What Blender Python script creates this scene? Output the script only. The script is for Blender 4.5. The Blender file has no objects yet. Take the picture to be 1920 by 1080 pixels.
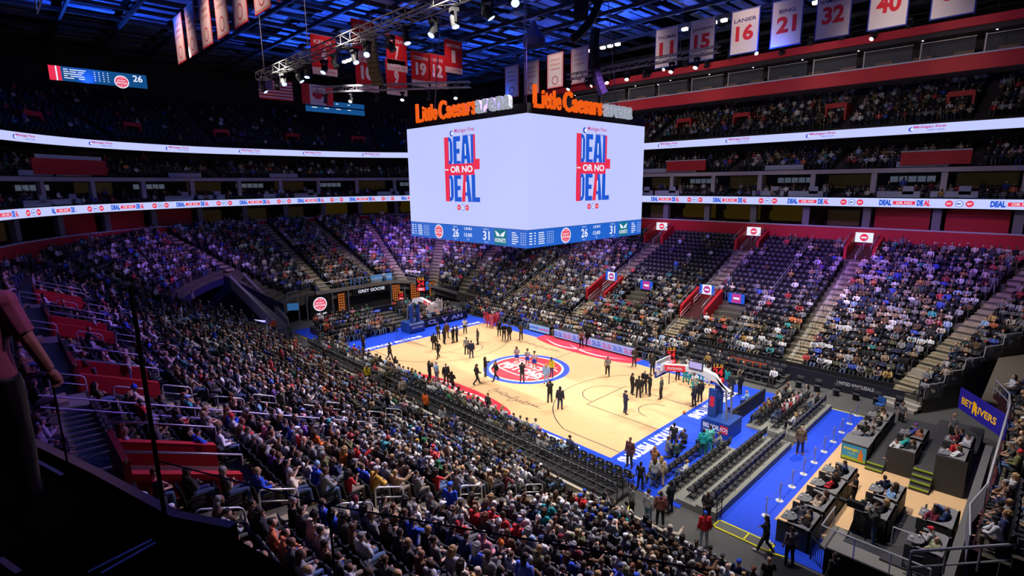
import bpy, bmesh, math, random
import numpy as np
from mathutils import Vector, Matrix
R = random.Random(11)
PI = math.pi
scn = bpy.context.scene
COL = scn.collection
# ------------------------------------------------------------------ camera
CAM = np.array([31.0711777, -31.7439391, 15.8331819]); YAW, PIT, ROL, FPX = -0.801190415, -0.193305169, -0.0100956785, 1004.25702
_F = np.array([math.sin(YAW) * math.cos(PIT), math.cos(YAW) * math.cos(PIT), math.sin(PIT)])
_R0 = np.array([math.cos(YAW), -math.sin(YAW), 0.0]); _U0 = np.cross(_R0, _F)
_R = _R0 * math.cos(ROL) + _U0 * math.sin(ROL); _U = -_R0 * math.sin(ROL) + _U0 * math.cos(ROL)
cam_data = bpy.data.cameras.new('camera'); cam = bpy.data.objects.new('camera', cam_data); COL.objects.link(cam)
cam_data.sensor_width = 36; cam_data.lens = 36 * FPX / 1920; cam_data.clip_end = 400; cam_data.clip_start = .05
cam.matrix_world = Matrix(((_R[0], _U[0], -_F[0], CAM[0]), (_R[1], _U[1], -_F[1], CAM[1]), (_R[2], _U[2], -_F[2], CAM[2]), (0, 0, 0, 1)))
scn.camera = cam
def px(P):
    D = np.asarray(P, float).reshape(-1, 3) - CAM; z = D @ _F
    z = np.where(np.abs(z) < 1e-6, 1e-6, z)
    return 960 + FPX * (D @ _R) / z, 540 - FPX * (D @ _U) / z, z
def at(u, v, z=0.0):
    d = _F + _R * (u - 960) / FPX - _U * (v - 540) / FPX
    p = CAM + d * (z - CAM[2]) / d[2]; return Vector(p)
# ------------------------------------------------------------------ world, exposure, render behaviour
w = bpy.data.worlds.new('world'); scn.world = w; w.use_nodes = True
w.node_tree.nodes['Background'].inputs[0].default_value = (.2, .25, .5, 1); w.node_tree.nodes['Background'].inputs[1].default_value = .0015
vs = scn.view_settings; vs.view_transform = 'Standard'; vs.look = 'None'; vs.gamma = 1; vs.use_curve_mapping = False; vs.exposure = 0.0
cy = scn.cycles
cy.max_bounces = 4; cy.diffuse_bounces = 2; cy.glossy_bounces = 2; cy.transmission_bounces = 3; cy.transparent_max_bounces = 8
cy.use_denoising = True; cy.sample_clamp_indirect = 4; cy.caustics_reflective = False; cy.caustics_refractive = False
# ------------------------------------------------------------------ lights of the arena
def spot(loc, aim, power, color, angle, blend=1.0, radius=.35):
    l = bpy.data.lights.new('spotlight_beam', 'SPOT'); l.energy = power; l.color = color; l.spot_size = math.radians(angle); l.spot_blend = blend; l.shadow_soft_size = radius
    o = bpy.data.objects.new('spotlight_beam', l); COL.objects.link(o); o.location = loc
    o.rotation_euler = (Vector(aim) - Vector(loc)).to_track_quat('-Z', 'Y').to_euler(); return o
WARM = (1.0, .93, .82)
for x in (-21, -10.5, 0, 10.5, 21):
    for y in (-18, 18):
        spot((x, y, 27), (x * .62, y * .12, 0), 27500, WARM, 52)
for x in (-25, 24):
    spot((x, 0, 27), (x * .8, 0, 0), 15000, WARM, 52)
spot((20, -9, 26), (26.5, -1, 0), 19000, WARM, 60)
STW = (1, .92, .88)
for x, e, yy in ((-14, 9000, -15), (-3, 17000, -16), (8, 33000, -19), (19, 40000, -20.5)):
    spot((x, -6, 26.5), (x + 1, yy, 3.0), e, STW, 54)
for x, e in ((-12, 21000), (0, 24000), (12, 25000), (22, 23000)):
    spot((x, 6, 26.5), (x + 1, 16.8, 2), e * 1.05, STW, 55)
for y, e in ((-8, 10000), (3, 14000), (13, 15000)):
    spot((-17, y * .6, 26.5), (-29.5, y, 3), e * 1.1, STW, 46)
spot((20, 0, 26.5), (34, -2, 5), 14000, STW, 55)
PUR = (.40, .17, 1.0)
for loc, aim, e, a in (((-12, 0, 26), (-38, 12, 5.5), 78000, 30), ((-12, -4, 26), (-38, -17, 6), 30000, 32), ((6, 0, 26), (-8, 28, 7), 46000, 34),
                       ((8, 0, 26), (12, 27, 6.5), 62000, 34), ((8, -2, 26), (-14, -26, 6), 34000, 40), ((14, 0, 26), (18, -28, 7), 24000, 46), ((14, -4, 26), (4, -27, 7), 24000, 40), ((14, 0, 26), (22, 27, 6.5), 42000, 34),
                       ((-12, 4, 26), (-36, 24, 7), 34000, 36)):
    spot(loc, aim, e, PUR, a)
for x in (-4, 8, 20, 31):  # added spots without fixtures, brighten the lower red fascia
    spot((x, 21, 21), (x, 33, 10.4), 1500, (1, .8, .9), 62)
# white follow-spot pools on the stands
for loc, aim, e, a in (((0, 0, 26), (26.2, 20.2, 4.5), 5200, 7), ((-5, 0, 26), (-41, -8, 8), 5200, 6), ((-5, 0, 26), (-9.5, 25, 6), 3500, 5), ((-5, 0, 26), (-40, 14, 7.5), 4200, 6),
                       ((0, 0, 26), (-34, -24, 7), 3800, 6), ((0, 0, 26), (-20, -28.5, 7.8), 3000, 5), ((0, -5, 26), (-1, -24.5, 6), 2200, 6), ((0, 0, 26), (-43, 5, 8.8), 3800, 4)):
    spot(loc, aim, e, (.75, 1, .98), a, .6, .1)
# blue uplights washing the roof tiles
for x in (-44, -26, -8, 10, 28):
    for y in (-22, 0, 22):
        spot((x, y, 26.5), (x + 2, y, 36), 9500, (.02, .13, 1.0), 140, 1.0, .3)
# red/white wash on the press bridge fascia and the banners
for x in (-16, -4, 8, 20):
    spot((x, 14, 24), (x, 30, 26.2), 1900, (1, .85, .85), 75)
    spot((x, 18.0, 32.6), (x, 22.2, 29.8), 700, (1, .72, .62), 95)
for y in (-4, 3, 10):
    spot((-20.5, y, 33), (-24.2, y, 29.6), 560, (1, .5, .45), 80)
for x in (-22, -14, -6, 1):  # added on the camera side to brighten the near banner faces
    spot((x, -21.5, 30), (x, -18.2, 27.5), 1500, (1, .72, .62), 85)
# ------------------------------------------------------------------ materials
def mat(name, color=(.5, .5, .5), rough=.6, metal=0.0, emit=None, es=1.0, src=None, spec=.35, noise=0.0, nscale=8.0, alpha=1.0, trans=0.0):
    m = bpy.data.materials.new(name); m.use_nodes = True; nt = m.node_tree; b = nt.nodes['Principled BSDF']
    b.inputs['Base Color'].default_value = (*color, 1); b.inputs['Roughness'].default_value = rough; b.inputs['Metallic'].default_value = metal
    b.inputs['Specular IOR Level'].default_value = spec
    if alpha < 1: b.inputs['Alpha'].default_value = alpha
    if trans: b.inputs['Transmission Weight'].default_value = trans
    out = None
    if src == 'object':
        n = nt.nodes.new('ShaderNodeObjectInfo'); out = n.outputs['Color']
    elif src: 
        n = nt.nodes.new('ShaderNodeAttribute'); n.attribute_name = src; out = n.outputs['Color']
    if noise:
        tc = nt.nodes.new('ShaderNodeTexCoord'); no = nt.nodes.new('ShaderNodeTexNoise'); no.inputs['Scale'].default_value = nscale; no.inputs['Detail'].default_value = 4
        nt.links.new(tc.outputs['Object'], no.inputs['Vector'])
        mr = nt.nodes.new('ShaderNodeMapRange'); mr.inputs[1].default_value = .3; mr.inputs[2].default_value = .7; mr.inputs[3].default_value = 1 - noise; mr.inputs[4].default_value = 1 + noise
        nt.links.new(no.outputs['Fac'], mr.inputs[0])
        mx = nt.nodes.new('ShaderNodeVectorMath'); mx.operation = 'SCALE'
        if out: nt.links.new(out, mx.inputs[0])
        else: mx.inputs[0].default_value = color
        nt.links.new(mr.outputs[0], mx.inputs['Scale']); out = mx.outputs[0]
    if out: nt.links.new(out, b.inputs['Base Color'])
    if emit: b.inputs['Specular IOR Level'].default_value = 0; b.inputs['Roughness'].default_value = 1
    if emit: b.inputs['Emission Color'].default_value = (*emit, 1); b.inputs['Emission Strength'].default_value = es
    return m
MT = {}
def mm(name, *a, **k):
    if name not in MT: MT[name] = mat(name, *a, **k)
    return MT[name]
def srgb(r, g, b):
    f = lambda c: (c / 255) / 12.92 if c <= 10 else ((c / 255 + .055) / 1.055) ** 2.4
    return (f(r), f(g), f(b))
concrete = mm('concrete', (.19, .175, .15), .85, noise=.15, nscale=1.5)
tread_m = mm('tread_concrete', (.085, .075, .055), .85, noise=.2, nscale=1.2)
dark_m = mm('dark_paint', (.012, .012, .014), .7)
black_m = mm('black_paint', (.004, .004, .005), .6)
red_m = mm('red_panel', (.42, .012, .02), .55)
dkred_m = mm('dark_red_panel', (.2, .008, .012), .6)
steel_m = mm('brushed_steel', (.42, .42, .44), .35, .75)
rail_m = mm('galvanised_rail', (.5, .5, .53), .4, .4)
grey_m = mm('grey_paint', (.16, .16, .18), .6)
lgrey_m = mm('light_grey_paint', (.42, .42, .46), .6)
white_m = mm('white_paint', (.75, .75, .78), .5)
blue_m = mm('court_blue', (.012, .065, .72), .38, spec=.5)
skin_m = mm('skin', (.5, .3, .2), .55, src='object')
cloth_m = mm('cloth', (.3, .3, .3), .85, src='object', noise=.12, nscale=9)
hair_m = mm('hair', (.05, .03, .02), .6, src='object', noise=.25, nscale=30)
eye_m = mm('eye', (.015, .012, .01), .3)
lip_m = mm('lips', (.3, .1, .08), .5)
crowd_m = mm('crowd_cloth_and_skin', src='tint', rough=.8)
seat_m = mm('seat_plastic', (.022, .022, .027), .45, spec=.5)
seat2_m = mm('seat_fabric', (.03, .03, .037), .8)
led_white = mm('led_white', (.02, .02, .02), emit=srgb(196, 204, 255), es=1.0)
led_screen = mm('led_screen', (.02, .02, .02), emit=srgb(193, 201, 254), es=1.0)
led_blue = mm('led_blue', (.02, .02, .02), emit=srgb(30, 98, 205), es=1.0)
led_txt_blue = mm('led_text_blue', (.01, .01, .01), emit=srgb(30, 90, 215), es=.95)
led_txt_navy = mm('led_text_navy', (.01, .01, .01), emit=srgb(50, 70, 195), es=1)
led_txt_red = mm('led_text_red', (.01, .01, .01), emit=srgb(240, 50, 85), es=.95)
led_txt_pink = mm('led_text_pink', (.01, .01, .01), emit=srgb(200, 60, 150), es=.9)
led_txt_white = mm('led_text_white', (.02, .02, .02), emit=(.82, .86, 1), es=1)
led_teal = mm('led_teal', (.01, .01, .01), emit=srgb(10, 120, 140), es=.9)
led_orange = mm('led_orange', (.01, .01, .01), emit=(.9, .115, .008), es=.95)
led_digit = mm('led_digit_red', (.01, .01, .01), emit=(1.0, .03, .04), es=.8)
led_yellow = mm('led_digit_amber', (.01, .01, .01), emit=(1.0, .45, .05), es=.85)
lamp_m = mm('lamp_glow', (.1, .1, .1), emit=(.42, .5, 1), es=2.2)
lampw_m = mm('lamp_glow_white', (.1, .1, .1), emit=(1, .98, .95), es=6)
glass_m = mm('clear_glass', (.8, .85, .9), .05, alpha=.12, spec=.5)
# ------------------------------------------------------------------ mesh builder
class MB:
    def __init__(s): s.v = []; s.f = []; s.m = []
    def add(s, vs, fs, mi=0):
        o = len(s.v); s.v += [tuple(p) for p in vs]; s.f += [tuple(i + o for i in f) for f in fs]; s.m += [mi] * len(fs)
    def box(s, c, d, rz=0, mi=0, rot=None):
        M = rot if rot is not None else Matrix.Rotation(rz, 3, 'Z'); c = Vector(c)
        vs = [c + M @ Vector((x * d[0] / 2, y * d[1] / 2, z * d[2] / 2)) for x in (-1, 1) for y in (-1, 1) for z in (-1, 1)]
        s.add(vs, [(0, 1, 3, 2), (4, 6, 7, 5), (0, 4, 5, 1), (2, 3, 7, 6), (0, 2, 6, 4), (1, 5, 7, 3)], mi)
    def bb(s, a, b, mi=0): s.box([(p + q) / 2 for p, q in zip(a, b)], [abs(q - p) for p, q in zip(a, b)], 0, mi)
    def tube(s, pts, r, n=6, mi=0, caps=True, sx=1.0):
        pts = [Vector(p) for p in pts]; rs = r if isinstance(r, (list, tuple)) else [r] * len(pts)
        vs = []; up = None
        for i, p in enumerate(pts):
            t = (pts[min(i + 1, len(pts) - 1)] - pts[max(i - 1, 0)]).normalized()
            a = up - t * up.dot(t) if up is not None else None
            if a is None or a.length < 1e-4:
                q = Vector((1, 0, 0)) if abs(t.x) < .9 else Vector((0, 1, 0)); a = q - t * q.dot(t)
            a.normalize(); up = a; b = t.cross(a)
            for k in range(n):
                an = 2 * PI * k / n; vs.append(p + (a * math.cos(an) * sx + b * math.sin(an)) * rs[i])
        fs = [(i * n + k, i * n + (k + 1) % n, (i + 1) * n + (k + 1) % n, (i + 1) * n + k) for i in range(len(pts) - 1) for k in range(n)]
        if caps: fs += [tuple(range(n - 1, -1, -1)), tuple(range((len(pts) - 1) * n, len(pts) * n))]
        s.add(vs, fs, mi)
    def ell(s, c, r, nu=10, nv=7, mi=0, rot=None):
        c = Vector(c); M = rot or Matrix.Identity(3); vs = [c + M @ Vector((0, 0, -r[2]))]
        for j in range(1, nv):
            ph = -PI / 2 + PI * j / nv
            for i in range(nu):
                th = 2 * PI * i / nu; vs.append(c + M @ Vector((r[0] * math.cos(ph) * math.cos(th), r[1] * math.cos(ph) * math.sin(th), r[2] * math.sin(ph))))
        vs.append(c + M @ Vector((0, 0, r[2]))); e = len(vs) - 1; fs = []
        for i in range(nu):
            i2 = (i + 1) % nu; fs.append((0, 1 + i2, 1 + i)); fs.append((e, e - nu + i, e - nu + i2))
            for j in range(nv - 2): fs.append((1 + j * nu + i, 1 + j * nu + i2, 1 + (j + 1) * nu + i2, 1 + (j + 1) * nu + i))
        s.add(vs, fs, mi)
    def prism(s, poly, M, t, mi=0):
        n = len(poly); M = M or Matrix.Identity(4)
        vs = [M @ Vector((x, y, 0)) for x, y in poly] + [M @ Vector((x, y, t)) for x, y in poly]
        s.add(vs, [tuple(range(n - 1, -1, -1)), tuple(range(n, 2 * n))] + [(i, (i + 1) % n, n + (i + 1) % n, n + i) for i in range(n)], mi)
    def mesh(s, name, mats, smooth=False):
        me = bpy.data.meshes.new(name); me.from_pydata(s.v, [], s.f); ms = mats if isinstance(mats, (list, tuple)) else [mats]
        for m_ in ms: me.materials.append(m_)
        if len(ms) > 1: me.polygons.foreach_set('material_index', s.m)
        if smooth: me.polygons.foreach_set('use_smooth', [True] * len(me.polygons))
        me.update(); return me
    def build(s, name, mats, parent=None, smooth=False, loc=None):
        return link(name, s.mesh(name, mats, smooth), parent, loc)
def link(name, me, parent=None, loc=None, rot=None, color=None):
    o = bpy.data.objects.new(name, me); COL.objects.link(o)
    if parent is not None: o.parent = parent
    if loc is not None: o.location = loc
    if rot is not None: o.rotation_euler = rot
    if color is not None: o.color = (*color, 1)
    return o
def tag(o, label=None, cat=None, group=None, kind=None):
    if label: o['label'] = label
    if cat: o['category'] = cat
    if group: o['group'] = group
    if kind: o['kind'] = kind
    return o
def thing(name, label, cat, loc=(0, 0, 0), rz=0, group=None, sc=1.0):
    o = bpy.data.objects.new(name, None); COL.objects.link(o); o.location = loc; o.rotation_euler = (0, 0, rz); o.scale = (sc,) * 3
    return tag(o, label, cat, group)
def struct(name, mb, mats, smooth=False): return tag(mb.build(name, mats, None, smooth), kind='structure')
# frame on a wall: origin p, x along ux, y up
def wallM(p, ux, uy=(0, 0, 1)):
    ux = Vector(ux).normalized(); uy = Vector(uy).normalized(); uz = ux.cross(uy)
    return Matrix(((ux.x, uy.x, uz.x, p[0]), (ux.y, uy.y, uz.y, p[1]), (ux.z, uy.z, uz.z, p[2]), (0, 0, 0, 1)))
# ------------------------------------------------------------------ lettering (built-in font turned into meshes)
_T = {}
def tdata(txt, bold=.0, ext=0.0, sp=1.0):
    k = (txt, bold, ext, sp)
    if k in _T: return _T[k]
    c = bpy.data.curves.new('lettering', 'FONT'); c.body = txt; c.size = 1; c.offset = bold; c.extrude = ext; c.space_character = sp; c.resolution_u = 3
    o = bpy.data.objects.new('lettering', c); COL.objects.link(o); bpy.context.view_layer.update()
    me = bpy.data.meshes.new_from_object(o.evaluated_get(bpy.context.evaluated_depsgraph_get()))
    v = np.empty(len(me.vertices) * 3); me.vertices.foreach_get('co', v); v = v.reshape(-1, 3); f = [tuple(p.vertices) for p in me.polygons]
    bpy.data.objects.remove(o); bpy.data.curves.remove(c); bpy.data.meshes.remove(me)
    mn, mx = v.min(0), v.max(0); v[:, 0] -= mn[0]; v[:, 1] -= mn[1]
    _T[k] = (v, f, mx[0] - mn[0], mx[1] - mn[1]); return _T[k]
def text(mb, txt, x, y, w=None, h=1.0, z=0.0, mi=0, M=None, bold=.0, align='c', ext=0.0, sp=1.0, shear=0):
    """text fitted in height h (and width w when given), placed with its centre (or left edge) at x, bottom at y, in the frame M"""
    v, f, tw, th = tdata(txt, bold, ext, sp); sy = h / th; sx = (w / tw) if w else sy
    q = v.copy(); q[:, 0] = q[:, 0] * sx + q[:, 1] * sy * shear; q[:, 1] *= sy; q[:, 2] *= sy
    W = tw * sx; x0 = x - W / 2 if align == 'c' else x
    q += np.array([x0, y, z + ext * sy])
    if M is not None:
        A = np.array(M); q = q @ A[:3, :3].T + A[:3, 3]
    mb.add([tuple(p) for p in q], f, mi); return W
def disc(mb, x, y, r, z=0, mi=0, M=None, n=20, ry=None):
    P = [Vector((x + r * math.cos(2 * PI * i / n), y + (ry or r) * math.sin(2 * PI * i / n), z)) for i in range(n)]
    mb.add([M @ p for p in P] if M is not None else P, [tuple(range(n))], mi)
def rect(mb, x0, y0, x1, y1, z=0, mi=0, M=None):
    P = [Vector(p) for p in ((x0, y0, z), (x1, y0, z), (x1, y1, z), (x0, y1, z))]
    mb.add([M @ p for p in P] if M is not None else P, [(0, 1, 2, 3)], mi)
def poly(mb, pts, z=0, mi=0, M=None):
    P = [Vector((x, y, z)) for x, y in pts]
    mb.add([M @ p for p in P] if M is not None else P, [tuple(range(len(P)))], mi)
def roundel(mb, x, y, r, M, mis, z=0, txt=('DETROIT', 'PISTONS')):
    """round red ball logo: ring red, ring white, red heart, seams and two words in white; mis = (blue, white, red)"""
    disc(mb, x, y, r, z, mis[0], M, 28); disc(mb, x, y, r * .93, z + .004, mis[1], M, 28); disc(mb, x, y, r * .85, z + .008, mis[2], M, 28)
    for yy in (.62, -.62): rect(mb, x - r * .5, y + r * yy - r * .03, x + r * .5, y + r * yy + r * .03, z + .012, mis[1], M)
    for s in (-1, 1): rect(mb, x + s * r * .1, y + r * (.42 * s) , x + s * r * .13, y + r * (.82 * s), z + .012, mis[1], M)
    text(mb, txt[0], x, y + r * .08, r * 1.25, r * .26, z + .012, mis[1], M, .02); text(mb, txt[1], x, y - r * .38, r * 1.45, r * .36, z + .012, mis[1], M, .02)
# ================================================================== the bowl
RC = 8.5; ROWD = .88; NROW = 22
def arc_pt(cx, cy, deg, r): a = math.radians(deg); return Vector((cx + r * math.cos(a), cy + r * math.sin(a))), Vector((math.cos(a), math.sin(a)))
def lerp(a, b, t): return a + (b - a) * t
def sm(t): t = max(0, min(1, t)); return t * t * (3 - 2 * t)
# each side: list of stations (p0, n, z0, rise, s)
def stations(kind):
    S = []
    if kind == 'near':
        for x in (27, -22): S.append((Vector((x, -13.4)), Vector((0, -1)), 1.0, .365))
    elif kind == 'far':
        for x in (-22, 22): S.append((Vector((x, 13.4)), Vector((0, 1)), 1.0, .365))
        for d in range(87, 62, -3): p, n = arc_pt(22, 5, d, 8.4); S.append((p, n, 1.0, .365))
    elif kind == 'corner_near_left':
        for d in range(270, 179, -6):
            t = sm((270 - d) / 90); p, n = arc_pt(-22, -5, d, 8.4); S.append((p, n, lerp(1, 3.3, t), lerp(.365, .33, t)))
    elif kind == 'left':
        for y in (-5, 5): S.append((Vector((-30.4, y)), Vector((-1, 0)), 3.3, .33))
    elif kind == 'corner_far_left':
        for d in range(180, 89, -6):
            t = sm((180 - d) / 90); p, n = arc_pt(-22, 5, d, 8.4); S.append((p, n, lerp(3.3, 1, t), lerp(.33, .365, t)))
    elif kind == 'right':
        for d in (26, 20, 13, 6): p, n = arc_pt(22, 5, d, 8.4); S.append((p, n, 3.5, .34))
        for y in (5, -9.6): S.append((Vector((30.4, y)), Vector((1, 0)), 3.5, .34))
    return S
def P3(st, d, z): p = st[0] + st[1] * d; return (p.x, p.y, z)
def sweep(mb, S, prof, mi=0, flip=False):
    """prof(station) -> list of (d, z)"""
    rows = [[P3(s, d, z) for d, z in prof(s)] for s in S]; n = len(rows[0])
    vs = [p for r in rows for p in r]
    fs = []
    for i in range(len(rows) - 1):
        for k in range(n - 1):
            q = (i * n + k, i * n + k + 1, (i + 1) * n + k + 1, (i + 1) * n + k); fs.append(q[::-1] if flip else q)
    mb.add(vs, fs, mi)
def tread_prof(k0=0, k1=NROW, base=None):
    def f(st):
        z0, rise = st[2], st[3]; out = [(k0 * ROWD, (z0 - 1.2 if base is None else base) if k0 == 0 else z0 + k0 * rise - rise)]
        for k in range(k0, k1): out += [(k * ROWD, z0 + k * rise), ((k + 1) * ROWD, z0 + k * rise)]
        return out
    return f
GAP = (212, 236)   # the floor tunnel in the near left corner, degrees
for kind, nm in (('near', 'near_side'), ('far', 'far_side'), ('left', 'left_end'), ('corner_far_left', 'far_left_corner'), ('right', 'right_end')):
    mb = MB(); sweep(mb, stations(kind), tread_prof(0, 18 if kind == 'right' else NROW, 0 if kind in ('near', 'far') else None)); struct('floor_' + nm + '_stand', mb, tread_m)
S = stations('corner_near_left'); mb = MB()
A = S[:6]; B = S[10:]; Cc = S[5:11]
sweep(mb, A, tread_prof(0, NROW, 0)); sweep(mb, B, tread_prof(0, NROW, None)); sweep(mb, Cc, tread_prof(9, NROW)); struct('floor_near_left_corner_stand', mb, tread_m)
# dark side walls and lid of the floor tunnel
mb = MB()
for st in (S[5], S[10]):
    pts = [P3(st, 0, 0), P3(st, 9 * ROWD + 9, 0), P3(st, 9 * ROWD + 9, st[2] + 9 * st[3])] + [P3(st, k * ROWD, st[2] + k * st[3]) for k in range(9, -1, -1)]
    mb.add(pts, [tuple(range(len(pts)))])
sweep(mb, Cc, lambda s: [(9 * ROWD, s[2] + 9 * s[3] - .33), (9 * ROWD, s[2] + 9 * s[3] - 1.1), (9 * ROWD + 9, s[2] + 9 * s[3] - 1.1), (9 * ROWD + 9, 0)])
struct('wall_floor_tunnel', mb, mm('tunnel_navy', (.01, .012, .06), .7))
# ---- arena floor
mb = MB(); mb.bb((-60, -16, -.3), (36, 16, -.02)); struct('floor', mb, mm('floor_cover', (.085, .085, .08), .55, noise=.12, nscale=.6))
# parapets in front of the first rows
mb = MB(); sweep(mb, stations('near') + S[1:6], lambda s: [(-.15, 0), (-.15, 1.5), (0, 1.5), (0, 1.0)]); struct('wall_near_parapet', mb, mm('cream_parapet', (.42, .37, .28), .7))
mb = MB(); sweep(mb, [(Vector((-21, 13.4)), Vector((0, 1))), (Vector((24, 13.4)), Vector((0, 1)))], lambda s: [(-.35, 0), (-.35, 1.45), (-.2, 1.45), (-.2, 0)]); struct('wall_far_parapet', mb, dark_m)
# ---- left end: bunker suites below the front rail
LS = stations('left') + stations('corner_far_left')[1:12]
mb = MB(); sweep(mb, LS, lambda s: [(.4, 0), (.4, max(2.1, s[2] - .35)), (-.25, max(2.1, s[2] - .35)), (-.25, s[2] + .05), (0, s[2] + .05)]); struct('wall_bunker_suites', mb, mm('bunker_dark', (.02, .018, .018), .6))
mb = MB(); sweep(mb, LS, lambda s: [(-.27, s[2] - .35), (-.27, s[2] + .06), (-.1, s[2] + .06)]); struct('trim_1', mb, concrete)
# ---- suites, ribbons and the club balcony above the lower bowl
US = stations('corner_near_left')[2:] + stations('left') + stations('corner_far_left') + stations('far')
US = [s if len(s) == 4 else s for s in US]
FARX = [(Vector((x, 13.4)), Vector((0, 1)), 1, .365) for x in (22, 36)]
US = stations('corner_near_left')[2:] + [(Vector((-30.4, y)), Vector((-1, 0)), 3.3, .33) for y in (-2, 2, 5)] + stations('corner_far_left')[1:] + FARX
DF = 19.6
def lvl(name, prof, m, kind='structure'):
    mb = MB(); sweep(mb, US, prof); return struct(name, mb, m)
lvl('wall_red_fascia', lambda s: [(DF, 8.7), (DF, 10.95), (DF + .3, 10.95), (DF + .3, 10.0)], red_m)
lvl('trim_2', lambda s: [(DF - .03, 10.86), (DF - .03, 10.98), (DF + .3, 10.98)], lgrey_m)
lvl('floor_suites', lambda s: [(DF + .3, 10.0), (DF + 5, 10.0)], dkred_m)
lvl('wall_suites_back', lambda s: [(DF + 5, 10.0), (DF + 5, 13.1), (DF, 13.1)], mm('suite_back', (.035, .012, .012), .7))
lvl('wall_ribbon_back', lambda s: [(DF + .35, 13.0), (DF + .35, 13.95), (DF + .8, 13.95)], black_m)
lvl('floor_loge_balcony', lambda s: [(DF + .3, 13.5), (DF + 1.4, 13.5), (DF + 1.4, 13.9), (DF + 2.4, 13.9), (DF + 2.4, 14.3), (DF + 3.4, 14.3), (DF + 3.4, 14.5), (DF + 6, 14.5), (DF + 6, 17)], mm('balcony_dark', (.02, .018, .022), .7))
lvl('trim_3', lambda s: [(DF + 1.8, 16.5), (DF + 1.8, 16.95), (DF + 6, 16.95), (DF + 6, 16.5), (DF + 1.8, 16.5)], mm('slab_white', (.4, .37, .4), .6))
lvl('floor_club_seats', lambda s: [(DF + 1.9, 17.0)] + sum([[(DF + 2.1 + k * .9, 17.0 + k * .36), (DF + 3.0 + k * .9, 17.0 + k * .36)] for k in range(5)], []) + [(DF + 7.5, 18.6), (DF + 7.5, 20.3)], mm('club_floor', (.05, .035, .035), .8))
lvl('wall_upper_ribbon_back', lambda s: [(DF + .95, 20.1), (DF + .95, 21.05), (DF + 1.6, 21.05), (DF + 1.6, 20.2), (DF + 7.5, 20.2)], black_m)
lvl('floor_upper_deck', lambda s: sum([[(DF + 1.6 + k * .85, 20.9 + k * .47), (DF + 2.45 + k * .85, 20.9 + k * .47)] for k in range(16)], []), mm('upper_deck', (.03, .026, .03), .8))
lvl('wall_upper_back', lambda s: [(DF + 15.2, 20), (DF + 15.2, 36)], black_m)
# ---- roof
mb = MB(); mb.bb((-75, -60, 36.0), (50, 60, 36.3)); struct('ceiling', mb, black_m)
mb = MB()
for i in range(-14, 8):
    for j in range(-9, 8):
        x = i * 4.6; y = j * 5.2
        if (i * 7 + j * 3) % 11 == 0: continue
        for k in range(3): mb.box((x + (k - 1) * 1.4, y, 34.6 + .2 * ((i + j + k) % 3)), (1.15, 4.3, .08), 0, 0, Matrix.Rotation(.10 * ((i + k) % 3 - 1), 3, 'Y'))
struct('ceiling_tiles', mb, mm('roof_tile', (.22, .3, .5), .6, noise=.55, nscale=.35))
mb = MB()
for i in range(-14, 9): mb.bb((i * 4.6 - 2.42, -50, 33.6), (i * 4.6 - 2.18, 50, 34.0))
for j in range(-9, 9): mb.bb((-70, j * 5.2 - 2.72, 33.2), (45, j * 5.2 - 2.48, 33.6))
struct('ceiling_beams', mb, mm('roof_steel', (.03, .03, .035), .6))
# ---- closing walls far outside the bowl (right end and behind the camera stay dark)
mb = MB(); mb.bb((49, -60, 0), (49.3, 60, 36)); mb.bb((-75, -60.3, 0), (50, -60, 36)); struct('wall_outer', mb, black_m)
# ---- red suite panels, columns, yellow lit rooms
def ucurve():
    """points along the balcony line: (station, length)"""
    L = [0.0]
    for a, b in zip(US[:-1], US[1:]): L.append(L[-1] + ((b[0] + b[1] * DF) - (a[0] + a[1] * DF)).length)
    return L
UL = ucurve()
def on_u(s):
    s = max(0.0, min(s, UL[-1] - 1e-4))
    for i in range(len(UL) - 1):
        if UL[i] <= s <= UL[i + 1] + 1e-6:
            t = (s - UL[i]) / (UL[i + 1] - UL[i]); a, b = US[i], US[i + 1]
            base = (a[0] + a[1] * DF).lerp(b[0] + b[1] * DF, t); n = a[1].lerp(b[1], t).normalized(); return base, n
def fr(s, d, z):
    base, n = on_u(s); p = base + n * d; tx = Vector((n.y, -n.x, 0)); return wallM((p.x, p.y, z), (n.y, -n.x, 0)), n
US_END = UL[-1]
def u_of_x(x):   # far side
    best = min(np.arange(0, US_END, .25), key=lambda q: abs(on_u(q)[0].x - x) + (0 if on_u(q)[0].y > 30 else 50)); return float(best)
def u_of_y(y):   # left end
    best = min(np.arange(0, US_END, .25), key=lambda q: abs(on_u(q)[0].y - y) + (0 if on_u(q)[0].x < -36 else 50)); return float(best)
q = 3.0; i = 0
yel = mm('suite_warm_light', (.08, .06, .02), emit=(.5, .3, .03), es=.035); yel2 = mm('suite_tan_wall_glow', (.22, .16, .08), .8, emit=(.5, .33, .12), es=.012)  # emission stands in for lamplight on panels and walls inside the suites
pane_m = mm('suite_window', (.05, .07, .08), .1, emit=(.35, .42, .6), es=.16)
mbc = MB(); mbc2 = MB(); mbr = MB(); mbw = MB(); mby = MB(); mbf = MB()
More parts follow.
